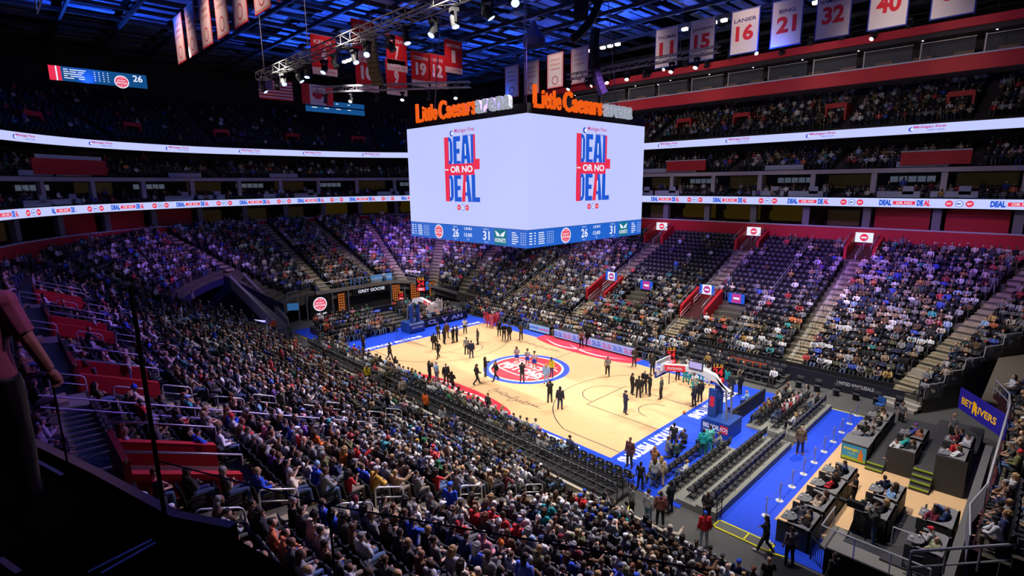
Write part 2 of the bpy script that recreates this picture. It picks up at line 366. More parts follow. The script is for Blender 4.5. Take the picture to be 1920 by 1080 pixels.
while q < US_END - 2:
    M, n = fr(q, 1.0, 10.0); mbc.box(M @ Vector((0, 1.55, 0)), (.7, .5, 3.1), math.atan2(n.y, n.x) - PI / 2)
    M, n = fr(q, 2.2, 14.5); mbc2.box(M @ Vector((0, 1.0, 0)), (.5, .5, 2.1), math.atan2(n.y, n.x) - PI / 2)
    r = (i * 37) % 10
    if r in (1, 4, 8): M, n = fr(q + 2.9, 1.6, 10.0); mbr.box(M @ Vector((0, 1.55, 0)), (4.6, .2, 3.1), math.atan2(n.y, n.x) - PI / 2)
    elif r in (0, 3, 6):
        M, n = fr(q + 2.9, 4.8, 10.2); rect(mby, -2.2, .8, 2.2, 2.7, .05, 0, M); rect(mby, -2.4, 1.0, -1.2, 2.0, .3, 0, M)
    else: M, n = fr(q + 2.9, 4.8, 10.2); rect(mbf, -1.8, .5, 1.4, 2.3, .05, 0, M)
    M, n = fr(q + 2.9, 5.8, 14.6)
    if r % 2 == 0:
        for k in range(5): rect(mbw, -2.2 + k * .8, .95, -1.5 + k * .8, 1.55, .05, 0, M)
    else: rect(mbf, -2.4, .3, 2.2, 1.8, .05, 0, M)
    q += 5.8; i += 1
struct('wall_suite_columns', mbc, grey_m); struct('wall_balcony_columns', mbc2, MT['slab_white']); struct('wall_suite_red_panels', mbr, red_m)
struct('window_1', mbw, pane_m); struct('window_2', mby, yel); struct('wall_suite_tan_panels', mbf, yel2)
# pale draped fronts on the balcony rows
mb = MB(); q = 4.0; i = 0
while q < US_END - 4:
    if (i * 5) % 7 < 4:
        M, n = fr(q, 1.2 + (i % 2) * .6, 14.0); mb.box(M @ Vector((0, .35, 0)), (3.6, .08, .6), math.atan2(n.y, n.x) - PI / 2); mb.box(M @ Vector((.8, .75, 0)), (.9, .08, .8), math.atan2(n.y, n.x) - PI / 2)
        if i % 3 != 1: M, n = fr(q + 1.5, 2.0, 17.0); mb.box(M @ Vector((0, .3, 0)), (4.2, .08, .55), math.atan2(n.y, n.x) - PI / 2)
    q += 4.3; i += 1
struct('trim_4', mb, mm('pale_drape', (.3, .33, .42), .6))
# ---- vomitories of the club and upper levels: red walled portals
def portal(u, d, z, w_, h_, dep, label, group, lit=True):
    M, n = fr(u, d, z); rz = math.atan2(n.y, n.x) - PI / 2
    t = thing('vomitory', label, 'entrance', M.translation, rz, group)
    a = MB(); a.box((-w_ / 2, dep / 2, h_ / 2), (.22, dep, h_)); a.build('side_wall', red_m, t); a = MB(); a.box((w_ / 2, dep / 2, h_ / 2), (.22, dep, h_)); a.build('side_wall', red_m, t)
    a = MB(); a.box((0, .1, h_ - .2), (w_, .25, .5)); a.build('lintel', red_m, t); a = MB(); a.box((0, dep - .1, h_ / 2), (w_, .1, h_)); a.build('dark_opening', black_m, t)
    if lit: a = MB(); a.box((0, .3, .25), (w_ * .7, .1, .1)); a.build('step_light', mm('amber_strip', (.1, .1, .1), emit=(1, .6, .1), es=.7), t)
    return t
for k, (x, zz) in enumerate(((-14, 0), (-6.5, 0), (1.2, 0), (11.8, 0), (22.5, 0))):
    portal(u_of_x(x), 4.2, 22.0, 1.9, 2.1, 2.2, 'red upper deck entrance on the long side, ' + ('beside the hanging scoreboard', 'nearest the scoreboard corner', 'second right of the scoreboard', 'with amber light strip under the press bridge', 'far along toward the picture edge')[k], 'red entrances of the long side upper deck')
for k, y in enumerate((-24, -15.5, -6, 4, 13)):
    portal(u_of_y(y), 4.2, 22.0, 1.9, 1.7, 2.2, 'dim red upper deck entrance on the dark end, ' + ('closest to the picture edge', 'below the hanging table screen', 'between two stair aisles', 'under the flags', 'beside the hanging scoreboard')[k], 'red entrances of the dark end upper deck', False)
mb = MB(); q = 5
for k, x in enumerate((-4.5, 21.5)):
    t = thing('opera_box', 'red fronted box with pale rail on the club level, ' + ('beside the scoreboard' if k == 0 else 'toward the picture edge'), 'balcony', (0, 0, 0), 0, 'red boxes of the club level')
    M, n = fr(u_of_x(x), 1.7, 17.1); a = MB(); a.box(M @ Vector((0, .75, 0)), (5.5, .2, 1.3), math.atan2(n.y, n.x) - PI / 2); a.build('front', red_m, t)
    a = MB(); a.box(M @ Vector((0, 1.42, 0)), (5.5, .3, .12), math.atan2(n.y, n.x) - PI / 2); a.build('ledge', lgrey_m, t)
t = thing('opera_box', 'long dim red box front on the club level of the dark end', 'balcony')
M, n = fr(u_of_y(-23.5), 1.7, 17.1); a = MB(); a.box(M @ Vector((0, .9, 0)), (9, .2, 1.6), math.atan2(n.y, n.x) - PI / 2); a.build('front', red_m, t); a = MB(); a.box(M @ Vector((0, 1.85, 0)), (8, .15, .5), math.atan2(n.y, n.x) - PI / 2); a.build('ledge', MT['pale_drape'], t)
# ---- ribbon boards
def ribbon(name, d, z0, z1, label):
    mb = MB(); sweep(mb, US, lambda s: [(DF + d, z0), (DF + d, z1)]); sweep(mb, US, lambda s: [(DF + d + .06, z1), (DF + d + .06, z0)])
    sweep(mb, US, lambda s: [(DF + d, z1), (DF + d + .06, z1)]); sweep(mb, US, lambda s: [(DF + d + .06, z0), (DF + d, z0)])
    o = mb.build(name, led_white); tag(o, label, 'display'); return o
rb1 = ribbon('ribbon_board', 0.3, 13.1, 13.97, 'lower glowing white ribbon display repeating DEAL OR NO DEAL round the bowl')
rb2 = ribbon('ribbon_board', 0.9, 20.15, 21.0, 'upper glowing white ribbon display with small pink and blue bank logos')
MSG = [led_txt_blue, led_txt_red, led_txt_white, led_txt_navy, led_txt_pink]
a = MB(); text(a, 'DEAL', -1.55, .17, 1.05, .56, .0, 0, None, .065); rect(a, -.9, .27, .9, .61, 0, 1); text(a, 'OR NO', 0, .33, 1.3, .22, .01, 2, None, .02); text(a, 'DE', 1.28, .17, .5, .56, 0, 0, None, .065); text(a, 'AL', 1.83, .17, .5, .56, .01, 1, None, .065)
deal_me = a.mesh('deal_lettering', MSG)
a = MB()
for k, (x, c) in enumerate(((-.75, 1), (0, 0), (.75, 1))):
    disc(a, x, .43, .3, 0, c, None, 18); disc(a, x, .43, .25, .006, 2 if k == 1 else c, None, 18)
    text(a, ('DET', 'x', 'BET')[k], x, .34, .36, .18, .012, 2 if k != 1 else 0, None, .02)
    if k == 1: text(a, 'MFC', x, .34, .36, .16, .014, 0, None, .02)
ball_me = a.mesh('team_logos', MSG)
a = MB(); disc(a, -1.3, .42, .2, 0, 3, None, 14); disc(a, -1.22, .42, .13, .006, 2, None, 14); text(a, 'Michigan First', .15, .42, 2.5, .3, 0, 4, None, .03); text(a, 'CREDIT UNION', .65, .22, 1.3, .13, 0, 3, None, .01)
mich_me = a.mesh('bank_lettering', MSG)
def put_on_ribbon(me, u, d, z, par, nm):
    M, n = fr(u, d - .07, z); o = link(nm, me, par); o.matrix_local = M; return o
for x in (-15.3, -6.5, 2.3, 11.0, 19.7, 28.3): put_on_ribbon(deal_me, u_of_x(x), .3, 13.1, rb1, 'deal_lettering'); put_on_ribbon(ball_me, u_of_x(x + 4.3), .3, 13.1, rb1, 'team_logos')
u0 = u_of_y(-25.85)
for k in range(-1, 7): put_on_ribbon(deal_me, u_of_y(-25.85) + k * 8.2, .3, 13.1, rb1, 'deal_lettering'); put_on_ribbon(ball_me, u_of_y(-25.85) + 4.1 + k * 8.2, .3, 13.1, rb1, 'team_logos')
for x in (-16, -6.9, 2.4, 11.4, 20.7): put_on_ribbon(mich_me, u_of_x(x), .9, 20.15, rb2, 'bank_lettering')
for k in range(-1, 6): put_on_ribbon(mich_me, u_of_y(-27.5) + k * 9.1, .9, 20.15, rb2, 'bank_lettering')
# ================================================================== people
def remesh(mb, vox, name, mats, shade=True, smooth=1):
    me = mb.mesh(name, mats[0]); o = bpy.data.objects.new(name, me); COL.objects.link(o)
    m = o.modifiers.new('r', 'REMESH'); m.mode = 'VOXEL'; m.voxel_size = vox
    if smooth: s = o.modifiers.new('s', 'SMOOTH'); s.iterations = smooth; s.factor = .5
    bpy.context.view_layer.update()
    out = bpy.data.meshes.new_from_object(o.evaluated_get(bpy.context.evaluated_depsgraph_get()))
    bpy.data.objects.remove(o); out.name = name
    out.materials.clear()
    for x in mats: out.materials.append(x)
    out.polygons.foreach_set('use_smooth', [True] * len(out.polygons)); return out
# joints in metres; figure faces +Y, feet on z=0 (seated: seat top z=.45, origin on the floor below the hips)
def V(*a): return Vector(a)
def pose(kind):
    seat = kind.startswith('sit')
    P = {}
    if seat:
        lean = {'sit_rest': -.10, 'sit_phone': .06, 'sit_lean': .22, 'sit_arms': -.08, 'sit_clap': .05, 'sit_point': .0}[kind]
        hip = V(0, 0, .55); P['hips'] = [V(-.1, .02, .53), V(.1, .02, .53)]
        P['knees'] = [V(-.13, .45, .53), V(.14, .46, .54)]; P['ank'] = [V(-.13, .43, .09), V(.15, .50, .09)]; P['toe'] = [V(-.15, .60, .03), V(.18, .67, .03)]
    else:
        lean = {'stand': 0, 'stand_arms': -.02, 'walk': .05, 'film': -.03, 'clap': .03, 'point': .02, 'kneel': .1, 'hips': 0}[kind]; hip = V(0, 0, .93)
        P['hips'] = [V(-.09, 0, .91), V(.09, 0, .91)]
        if kind == 'walk': P['knees'] = [V(-.1, .16, .50), V(.1, -.02, .48)]; P['ank'] = [V(-.1, .28, .10), V(.1, -.32, .16)]; P['toe'] = [V(-.11, .45, .05), V(.11, -.18, .04)]
        elif kind == 'kneel': hip = V(0, 0, .55); P['hips'] = [V(-.1, 0, .53), V(.1, 0, .53)]; P['knees'] = [V(-.14, .36, .52), V(.12, .2, .12)]; P['ank'] = [V(-.14, .36, .09), V(.12, -.2, .1)]; P['toe'] = [V(-.15, .53, .03), V(.12, -.3, .04)]
        else: P['knees'] = [V(-.12, .03, .48), V(.12, .03, .48)]; P['ank'] = [V(-.14, -.02, .09), V(.14, -.02, .09)]; P['toe'] = [V(-.18, .15, .03), V(.18, .15, .03)]
    P['hip'] = hip; up = V(0, lean, 1).normalized()
    P['waist'] = hip + up * .16; P['chest'] = hip + up * .38; P['neck'] = hip + up * .52; P['head'] = P['neck'] + V(0, lean * .12 + .015, .155)
    sh = hip + up * .47
    P['sh'] = [sh + V(-.185, 0, 0), sh + V(.185, 0, 0)]
    c = P['chest']
    E = {  # elbows, wrists relative to chest
     'sit_rest': ((-.25, .03, -.2), (-.15, .28, -.24), (.25, .03, -.2), (.15, .3, -.24)), 'sit_phone': ((-.22, .08, -.17), (-.06, .27, -.04), (.22, .08, -.17), (.05, .28, -.05)),
     'sit_lean': ((-.26, .18, -.16), (-.08, .34, -.22), (.26, .18, -.16), (.08, .35, -.24)), 'sit_arms': ((-.27, .05, -.13), (.05, .2, -.08), (.27, .05, -.13), (-.05, .22, -.1)),
     'sit_clap': ((-.24, .12, -.13), (-.04, .32, .02), (.24, .12, -.13), (.04, .32, .02)), 'sit_point': ((-.25, .03, -.2), (-.15, .28, -.24), (.3, .18, .02), (.34, .42, .14)),
     'stand': ((-.25, -.04, -.2), (-.27, .04, -.44), (.25, -.04, -.2), (.27, .04, -.44)), 'stand_arms': ((-.26, .0, -.18), (-.04, .2, -.24), (.26, 0, -.18), (.04, .2, -.24)),
     'walk': ((-.25, -.12, -.17), (-.24, .02, -.4), (.25, .06, -.19), (.23, .27, -.3)), 'film': ((-.22, .18, -.06), (-.08, .3, .16), (.22, .18, -.06), (.08, .3, .16)),
     'clap': ((-.24, .1, -.16), (-.04, .32, -.02), (.24, .1, -.16), (.04, .32, -.02)), 'point': ((-.25, -.02, -.2), (-.25, .08, -.42), (.24, .2, .06), (.2, .46, .1)),
     'kneel': ((-.25, .1, -.16), (-.1, .3, -.18), (.25, .1, -.16), (.1, .3, -.18)), 'hips': ((-.34, -.08, -.14), (-.19, .06, -.32), (.34, -.08, -.14), (.19, .06, -.32))}[kind]
    P['el'] = [c + V(*E[0]), c + V(*E[2])]; P['wr'] = [c + V(*E[1]), c + V(*E[3])]
    return P
def lp(a, b, t): return a.lerp(b, t)
def hand(mb, wr, el, side, curl, s=1.0, n=5):
    d = (wr - el).normalized(); X = V(1, 0, 0) if abs(d.x) < .9 else V(0, 1, 0); a = (X - d * X.dot(d)).normalized(); b = d.cross(a)
    if b.z > 0: b = -b
    pc = wr + d * .045 * s
    mb.tube([wr, wr + d * .02 * s, wr + d * .085 * s], [.026 * s, .036 * s, .036 * s], 8, 0, True)
    for k, (off, L) in enumerate(((-.030, .062), (-.010, .074), (.010, .070), (.029, .056))):
        p0 = wr + d * .075 * s + a * off * s; p1 = p0 + (d * math.cos(curl) + b * math.sin(curl)).normalized() * L * .5 * s; p2 = p1 + (d * math.cos(curl * 2.1) + b * math.sin(curl * 2.1)).normalized() * L * .5 * s
        mb.tube([p0, p1, p2], [.0105 * s, .0098 * s, .0085 * s], n)
    t0 = wr + d * .03 * s - a * side * .03 * s; t1 = t0 + (d * .6 - a * side * .8 + b * .3).normalized() * .035 * s; t2 = t1 + (d * .9 - a * side * .2 + b * .4).normalized() * .03 * s
    mb.tube([t0, t1, t2], [.014 * s, .012 * s, .010 * s], n)
def legs(mb, P, g=0.0, n=9):
    for i in (0, 1):
        h, k, a = P['hips'][i], P['knees'][i], P['ank'][i]
        mb.tube([h, lp(h, k, .35), lp(h, k, .8), k, lp(k, a, .3), lp(k, a, .75), a], [.092 + g, .086 + g, .064 + g, .058 + g, .056 + g, .042 + g * 1.3, .038 + g * 1.5], n)
    mb.ell(P['hip'], (.155 + g, .115 + g, .11 + g), 12, 8)
def torso(mb, P, g=0.0, arms=1.0, n=10, hem=0.0):
    a, b, c, d = P['hip'], P['waist'], P['chest'], P['neck']
    h = a.lerp(b, -.25 - hem)
    for w_, pts, rr in ((1.5, [h, a, b, lp(b, c, .6), c, lp(c, d, .7)], [.10 + g, .108 + g, .096 + g, .108 + g, .112 + g, .06 + g]),):
        pts = [Vector(p) for p in pts]; vs = []
        for i, p in enumerate(pts):
            t = (pts[min(i + 1, len(pts) - 1)] - pts[max(i - 1, 0)]).normalized(); X = V(1, 0, 0); Y = t.cross(X)
            for k in range(n): an = 2 * PI * k / n; vs.append(p + X * math.cos(an) * rr[i] * w_ + Y * math.sin(an) * rr[i])
        fs = [(i * n + k, i * n + (k + 1) % n, (i + 1) * n + (k + 1) % n, (i + 1) * n + k) for i in range(len(pts) - 1) for k in range(n)] + [tuple(range(n - 1, -1, -1)), tuple(range((len(pts) - 1) * n, len(pts) * n))]
        mb.add(vs, fs)
    for i in (0, 1):
        s, e, w_ = P['sh'][i], P['el'][i], P['wr'][i]
        mb.ell(s, (.062 + g, .062 + g, .062 + g), 8, 6)
        L = [s, lp(s, e, .5), e, lp(e, w_, .5), lp(e, w_, .93)]; r = [.056 + g, .05 + g, .043 + g, .040 + g, .034 + g * 1.2]
        k = 5 if arms >= 1 else 2
        if arms < 1: L = [s, lp(s, e, .45), lp(s, e, .8)]; r = [.052 + g, .05 + g, .048 + g]; k = 3
        mb.tube(L[:k], r[:k], 8)
def face_mats(me, H):
    for p in me.polygons:
        c = p.center - H
        if c.y > .055:
            if abs(c.z - .005) < .011 and .018 < abs(c.x) < .045: p.material_index = 1
            elif abs(c.z + .062) < .009 and abs(c.x) < .024: p.material_index = 2
def body_mesh(kind, vox=.011):
    P = pose(kind); mb = MB(); legs(mb, P); torso(mb, P); H = P['head']
    mb.tube([P['neck'] - V(0, 0, .05), H - V(0, 0, .06)], [.062, .052], 10)
    mb.ell(H + V(0, -.008, .03), (.075, .094, .092), 14, 10); mb.ell(H + V(0, .022, -.045), (.056, .066, .068), 12, 8)
    mb.tube([H + V(0, .085, .005), H + V(0, .112, -.028)], [.008, .016], 6); mb.ell(H + V(0, .074, -.093), (.026, .02, .018), 8, 6)
    for s in (-1, 1): mb.ell(H + V(s * .078, -.005, -.01), (.012, .02, .032), 6, 5)
    for s in (-1, 1): mb.tube([H + V(s * .012, .086, .03), H + V(s * .045, .075, .028)], .010, 5)
    for i in (0, 1):
        hand(mb, P['wr'][i], P['el'][i], -1 if i == 0 else 1, .45 if kind in ('sit_rest', 'stand', 'walk', 'sit_lean') else .3)
        mb.tube([P['ank'][i] + V(0, -.04, -.045), P['ank'][i] + V(0, .04, -.05), P['toe'][i]], [.036, .04, .028], 7)
    me = remesh(mb, vox, 'body', [skin_m, eye_m, lip_m]); face_mats(me, H); return me
def top_mesh(kind, style):
    P = pose(kind); mb = MB(); g = {'tee': .012, 'hoodie': .026, 'coat': .03, 'suit': .02}[style]
    torso(mb, P, g, .5 if style == 'tee' else 1.0, 12, {'tee': .3, 'hoodie': .35, 'coat': .5, 'suit': 1.0 if kind in ('stand', 'walk', 'stand_arms', 'point', 'film') else .4}[style])
    N = P['neck']
    if style == 'hoodie': mb.ell(N + V(0, -.07, .03), (.10, .06, .055), 10, 7); mb.tube([P['chest'] + V(-.09, .13, -.16), P['chest'] + V(.09, .13, -.16)], .03, 6)
    elif style in ('coat', 'suit'): mb.tube([N + V(0, 0, -.03), N + V(0, -.01, .035)], [.085, .068], 10)
    if style == 'suit':
        for s in (-1, 1): mb.tube([N + V(s * .05, .05, .0), P['chest'] + V(s * .02, .115, -.08)], [.02, .012], 5)
    return remesh(mb, .017, 'top_' + style, [cloth_m])
def trouser_mesh(kind, style='trousers'):
    P = pose(kind); mb = MB()
    if style == 'skirt':
        mb.tube([P['hip'] + V(0, 0, .1), P['hip'], P['hip'] + V(0, 0, -.24)], [.14, .17, .24], 14)
    else: legs(mb, P, .014)
    return remesh(mb, .018, style, [cloth_m])
def shoe_mesh(kind):
    P = pose(kind); mb = MB()
    for i in (0, 1):
        a, t = P['ank'][i], P['toe'][i]; mb.tube([a + V(0, -.05, -.04), a + V(0, .03, -.035), lp(a + V(0, 0, -.045), t, .6), t + V(0, .02, .005)], [.045, .052, .046, .036], 8)
    return remesh(mb, .018, 'shoes', [cloth_m])
def hair_mesh(style):
    mb = MB()
    if style == 'short': mb.ell(V(0, -.02, .048), (.083, .098, .088), 12, 9); mb.ell(V(0, -.055, -.01), (.074, .055, .06), 10, 7)
    elif style == 'long':
        mb.ell(V(0, -.018, .045), (.088, .1, .09), 12, 9); mb.tube([V(0, -.05, .06), V(0, -.085, -.04), V(0, -.10, -.16), V(0, -.11, -.27)], [.085, .085, .08, .045], 10, 0, True, 1.25)
        for s in (-1, 1): mb.tube([V(s * .065, .02, .05), V(s * .083, -.005, -.05), V(s * .085, -.03, -.16)], [.03, .032, .025], 7)
    elif style == 'bun': mb.ell(V(0, -.02, .045), (.084, .097, .088), 12, 9); mb.ell(V(0, -.12, .06), (.042, .042, .042), 8, 6); mb.tube([V(0, -.12, .05), V(0, -.15, -.04), V(0, -.13, -.14)], [.03, .032, .015], 7)
    elif style == 'curly':
        mb.ell(V(0, -.02, .05), (.11, .115, .105), 12, 9); r_ = random.Random(3)
        for _ in range(26): a, e = r_.uniform(0, 2 * PI), r_.uniform(-.3, 1.2); mb.ell(V(.105 * math.cos(a) * math.cos(e), -.03 + .105 * math.sin(a) * math.cos(e) - .01, .05 + .1 * math.sin(e)), (.035,) * 3, 6, 5)
    elif style == 'cap':
        mb.ell(V(0, -.012, .055), (.088, .103, .08), 12, 9); mb.tube([V(0, .06, .055), V(0, .12, .05), V(0, .155, .04)], [.06, .055, .035], 8, 0, True, 1.1)
        mb.v = [(x, y, (.052 + (z - .052) * .14) if y > .09 else z) for x, y, z in mb.v]
    elif style == 'beanie': mb.ell(V(0, -.02, .065), (.092, .106, .10), 12, 9); mb.tube([V(0, -.01, .03), V(0, -.012, .065)], [.097, .095], 14); mb.ell(V(0, -.03, .175), (.03, .03, .03), 7, 5)
    elif style == 'hood': mb.ell(V(0, -.03, .03), (.11, .11, .125), 12, 9); mb.ell(V(0, -.06, -.08), (.12, .09, .06), 10, 7)
    elif style == 'cowboy': mb.ell(V(0, -.01, .09), (.085, .10, .075), 12, 9); mb.tube([V(0, -.01, .052), V(0, -.01, .072)], [.2, .19], 16)
    me = remesh(mb, .011, style if style in ('cap', 'beanie', 'hood') else 'hair', [hair_m if style in ('short', 'long', 'bun', 'curly') else cloth_m]); 
    if style in ('short', 'long', 'bun', 'curly', 'hood'):   # open the face
        bm = bmesh.new(); bm.from_mesh(me); lim = .052
        dl = [v for v in bm.verts if v.co.y > lim and v.co.z < .062 and abs(v.co.x) < .062]
        bmesh.ops.delete(bm, geom=dl, context='VERTS'); bm.to_mesh(me); bm.free()
    return me
_C = {}
def cget(fn, *a):
    k = (fn.__name__,) + a
    if k not in _C: _C[k] = fn(*a)
    return _C[k]
HATS = ('cap', 'beanie', 'hood', 'cowboy')
def make_person(name, loc, rz, kind='stand', skin=(.5, .3, .2), top=('hoodie', (.1, .1, .1)), legs_c=(.02, .025, .05), hair=('short', (.02, .012, .008)), shoes=(.03, .03, .03), legstyle='trousers', sc=1.0, label=None, group=None, extra=None):
    b = link(name, cget(body_mesh, kind), None, loc, (0, 0, rz), skin); b.scale = (sc,) * 3; tag(b, label, 'person', group)
    link({'tee': 'shirt', 'hoodie': 'hoodie', 'coat': 'jacket', 'suit': 'suit_jacket'}[top[0]], cget(top_mesh, kind, top[0]), b, None, None, top[1])
    link(legstyle, cget(trouser_mesh, kind, legstyle), b, None, None, legs_c)
    H = pose(kind)['head']
    if hair[0] != 'bald':
        nm = hair[0] if hair[0] in ('cap', 'beanie', 'hood') else 'cowboy_hat' if hair[0] == 'cowboy' else 'hair'
        link(nm, cget(hair_mesh, hair[0]), b, H, None, hair[1])
    if shoes is not None and not kind.startswith('sit'): link('shoes', cget(shoe_mesh, kind), b, None, None, shoes)
    return b
# ---- small crowd figure: plain arrays with one tint per face (0 skin 1 hair 2 top 3 legs)
def crowd_proto(kind, style):
    P = pose(kind); V_, F_, T_ = [], [], []
    def put(mb, t):
        o = len(V_); V_.extend(mb.v)
        for f in mb.f:
            for k in range(1, len(f) - 1): F_.append((f[0] + o, f[k] + o, f[k + 1] + o)); T_.append(t)
    H = P['head']; m = MB(); m.ell(H + V(0, .015, -.01), (.084, .09, .115), 7, 5); put(m, 0)
    m = MB()
    if style == 1: m.ell(H + V(0, -.042, .04), (.094, .09, .09), 7, 5); m.tube([H + V(0, -.06, .0), H + V(0, -.1, -.2)], [.09, .06], 5, 0, True, 1.2)
    elif style == 2: m.ell(H + V(0, -.01, .07), (.092, .105, .06), 7, 4)
    else: m.ell(H + V(0, -.04, .045), (.086, .086, .082), 7, 4)
    put(m, 1)
    m = MB(); hh, c, n = P['hip'], P['chest'], P['neck']; m.tube([hh - V(0, 0, .04), P['waist'], c, n], [.125, .115, .125, .05], 7, 0, True, 1.32)
    for i in (0, 1): m.tube([P['sh'][i], P['el'][i], P['wr'][i]], [.062, .052, .042], 5)
    put(m, 2)
    if style in (0, 2): m = MB(); m.ell(c + V(0, .075, -.04), (.062, .07, .17), 5, 4); put(m, 4)
    m = MB()
    for i in (0, 1): m.ell(P['wr'][i] + (P['wr'][i] - P['el'][i]).normalized() * .05, (.035, .05, .035), 4, 3)
    put(m, 0); m = MB()
    for i in (0, 1): m.tube([P['hips'][i], P['knees'][i], P['ank'][i], P['toe'][i]], [.1, .075, .055, .045], 5)
    put(m, 3)
    return np.array(V_), np.array(F_), np.array(T_)
def big_mesh(name, Vs, Fs, Ts, m, smooth=False):
    """one mesh from stacked triangles with a colour per face"""
    v = np.concatenate(Vs); f = np.concatenate(Fs); t = np.concatenate(Ts)
    me = bpy.data.meshes.new(name); me.vertices.add(len(v)); me.vertices.foreach_set('co', v.ravel().astype(np.float32))
    n = len(f); me.loops.add(n * 3); me.loops.foreach_set('vertex_index', f.ravel().astype(np.int32)); me.polygons.add(n)
    me.polygons.foreach_set('loop_start', np.arange(n, dtype=np.int32) * 3)
    me.update(calc_edges=True); me.materials.append(m)
    a = me.attributes.new('tint', 'FLOAT_COLOR', 'FACE'); a.data.foreach_set('color', np.concatenate([t, np.ones((n, 1))], 1).ravel().astype(np.float32))
    if smooth: me.polygons.foreach_set('use_smooth', np.ones(n, dtype=bool))
    return link(name, me)
# ================================================================== hanging scoreboard
SX, SY, SH = 1.0, -1.0, 6.5
sb = thing('scoreboard', 'huge square hanging scoreboard showing DEAL OR NO DEAL on white screens', 'scoreboard', (SX, SY, 11.75))
a = MB(); a.box((0, 0, 4.1), (12.8, 12.8, 8.1)); a.box((0, 0, 8.5), (12.9, 12.9, .6)); a.build('housing', black_m, sb)
FACES = [wallM((-SH, -SH, 0), (1, 0, 0)), wallM((SH, -SH, 0), (0, 1, 0)), wallM((SH, SH, 0), (-1, 0, 0)), wallM((-SH, SH, 0), (0, -1, 0))]
SM = [led_txt_red, led_txt_blue, led_txt_white, led_txt_navy, led_txt_pink, led_teal]
def deal_logo(a, M, z):
    L = {'D': [(0, 0), (.55, 0), (.8, .06), (.93, .2), (.93, .8), (.8, .94), (.55, 1), (0, 1)], 'E': [(0, 0), (.9, 0), (.9, .17), (.42, .17), (.42, .42), (.8, .42), (.8, .58), (.42, .58), (.42, .83), (.9, .83), (.9, 1), (0, 1)],
         'A': [(0, 0), (.36, 0), (.42, .22), (.62, .22), (.68, 0), (1.06, 0), (.78, 1), (.26, 1)], 'L': [(0, 0), (.95, 0), (.95, .17), (.42, .17), (.42, 1), (0, 1)]}
    def put(ch, x, y, w_, h_, c, zz): poly(a, [(x + px_ * w_, y + py_ * h_) for px_, py_ in L[ch]], zz, c, M)
    W = 3.82; x0 = 4.6 + .13
    for row, (y, h_) in enumerate(((17.05 - 11.75, 2.03), (14.58 - 11.75, 1.9))):
        put('D', x0, y, 1.0, h_, 1, z); rect(a, x0, y, x0 + .47, y + h_, z + .01, 0, M); rect(a, x0 + .55, y + .3 + (0 if row else .1), x0 + .64, y + h_ - .3, z + .02, 2, M)
        put('E', x0 + 1.02, y, .88, h_, 1, z); put('A', x0 + 1.84, y, 1.02, h_, 1, z)
        if row: poly(a, [(x0 + 1.84, y), (x0 + 2.2, y), (x0 + 2.42, y + h_), (x0 + 2.1, y + h_)], z + .01, 0, M)
        rect(a, x0 + 2.31, y + h_ * .34, x0 + 2.43, y + h_ * .72, z + .015, 2, M)
        put('L', x0 + 2.95, y, .9, h_, 1, z)
        if not row: rect(a, x0 + 3.22, y + .1, x0 + 3.42, y + h_, z + .01, 0, M); rect(a, x0 + 3.2, y - .25, x0 + 3.85, y + .42, z + .012, 0, M)
    rect(a, x0, 16.42 - 11.75, x0 + 3.3, 17.2 - 11.75, z + .02, 0, M); text(a, 'OR NO', x0 + 1.9, 16.6 - 11.75, 2.45, .46, z + .03, 2, M, .035)
    rect(a, x0 + .05, 16.78 - 11.75, x0 + .45, 16.86 - 11.75, z + .03, 2, M); rect(a, x0 + 3.3, 16.78 - 11.75, x0 + 3.8, 16.86 - 11.75, z + .03, 0, M)
def strip(a, M, z, W=13.0):
    roundel(a, 3.72, .57, .52, M, (2, 2, 0), z)
    text(a, '26', 5.75, .28, .72, .62, z, 2, M, .02); text(a, 'UHH', 7.15, .85, .8, .2, z, 2, M, .012); text(a, '12:00', 7.15, .38, .85, .26, z, 2, M, .02); text(a, 'Q1', 7.15, .12, .2, .14, z, 2, M)
    text(a, '31', 9.1, .28, .68, .62, z, 2, M, .02); rect(a, 9.9, .06, 11.1, 1.08, z, 5, M); text(a, 'HORNETS', 10.5, .22, 1.05, .28, z + .01, 2, M, .02)
    poly(a, [(10.0, 1.0), (10.5, .75), (11.0, 1.0), (10.85, .62), (10.15, .62)], z + .01, 2, M); poly(a, [(10.3, .95), (10.5, .82), (10.7, .95), (10.5, .62)], z + .015, 5, M)
    r_ = random.Random(5)
    for x0 in (1.0, 11.6):
        for k in range(6):
            y = .9 - k * .14; wd = r_.uniform(.35, .62); rect(a, x0 + .0, y, x0 + wd, y + .06, z, 2, M)
            for j in range(4):
                if x0 + .85 + j * .2 < 12.9: rect(a, x0 + .82 + j * .19, y, x0 + .88 + j * .19, y + .06, z, 2, M)
    for k in range(5): rect(a, .15, .9 - k * .17, .42, .97 - k * .17, z, 2, M); rect(a, .6, .9 - k * .17, .75, .97 - k * .17, z, 2, M)
    text(a, 'FOULS 3', 5.7, .98, .5, .09, z, 2, M); text(a, 'FOULS 4', 9.1, .98, .5, .09, z, 2, M); text(a, 'T.O. 5', 5.7, .1, .4, .09, z, 2, M); text(a, 'T.O. 6', 9.1, .1, .4, .09, z, 2, M)
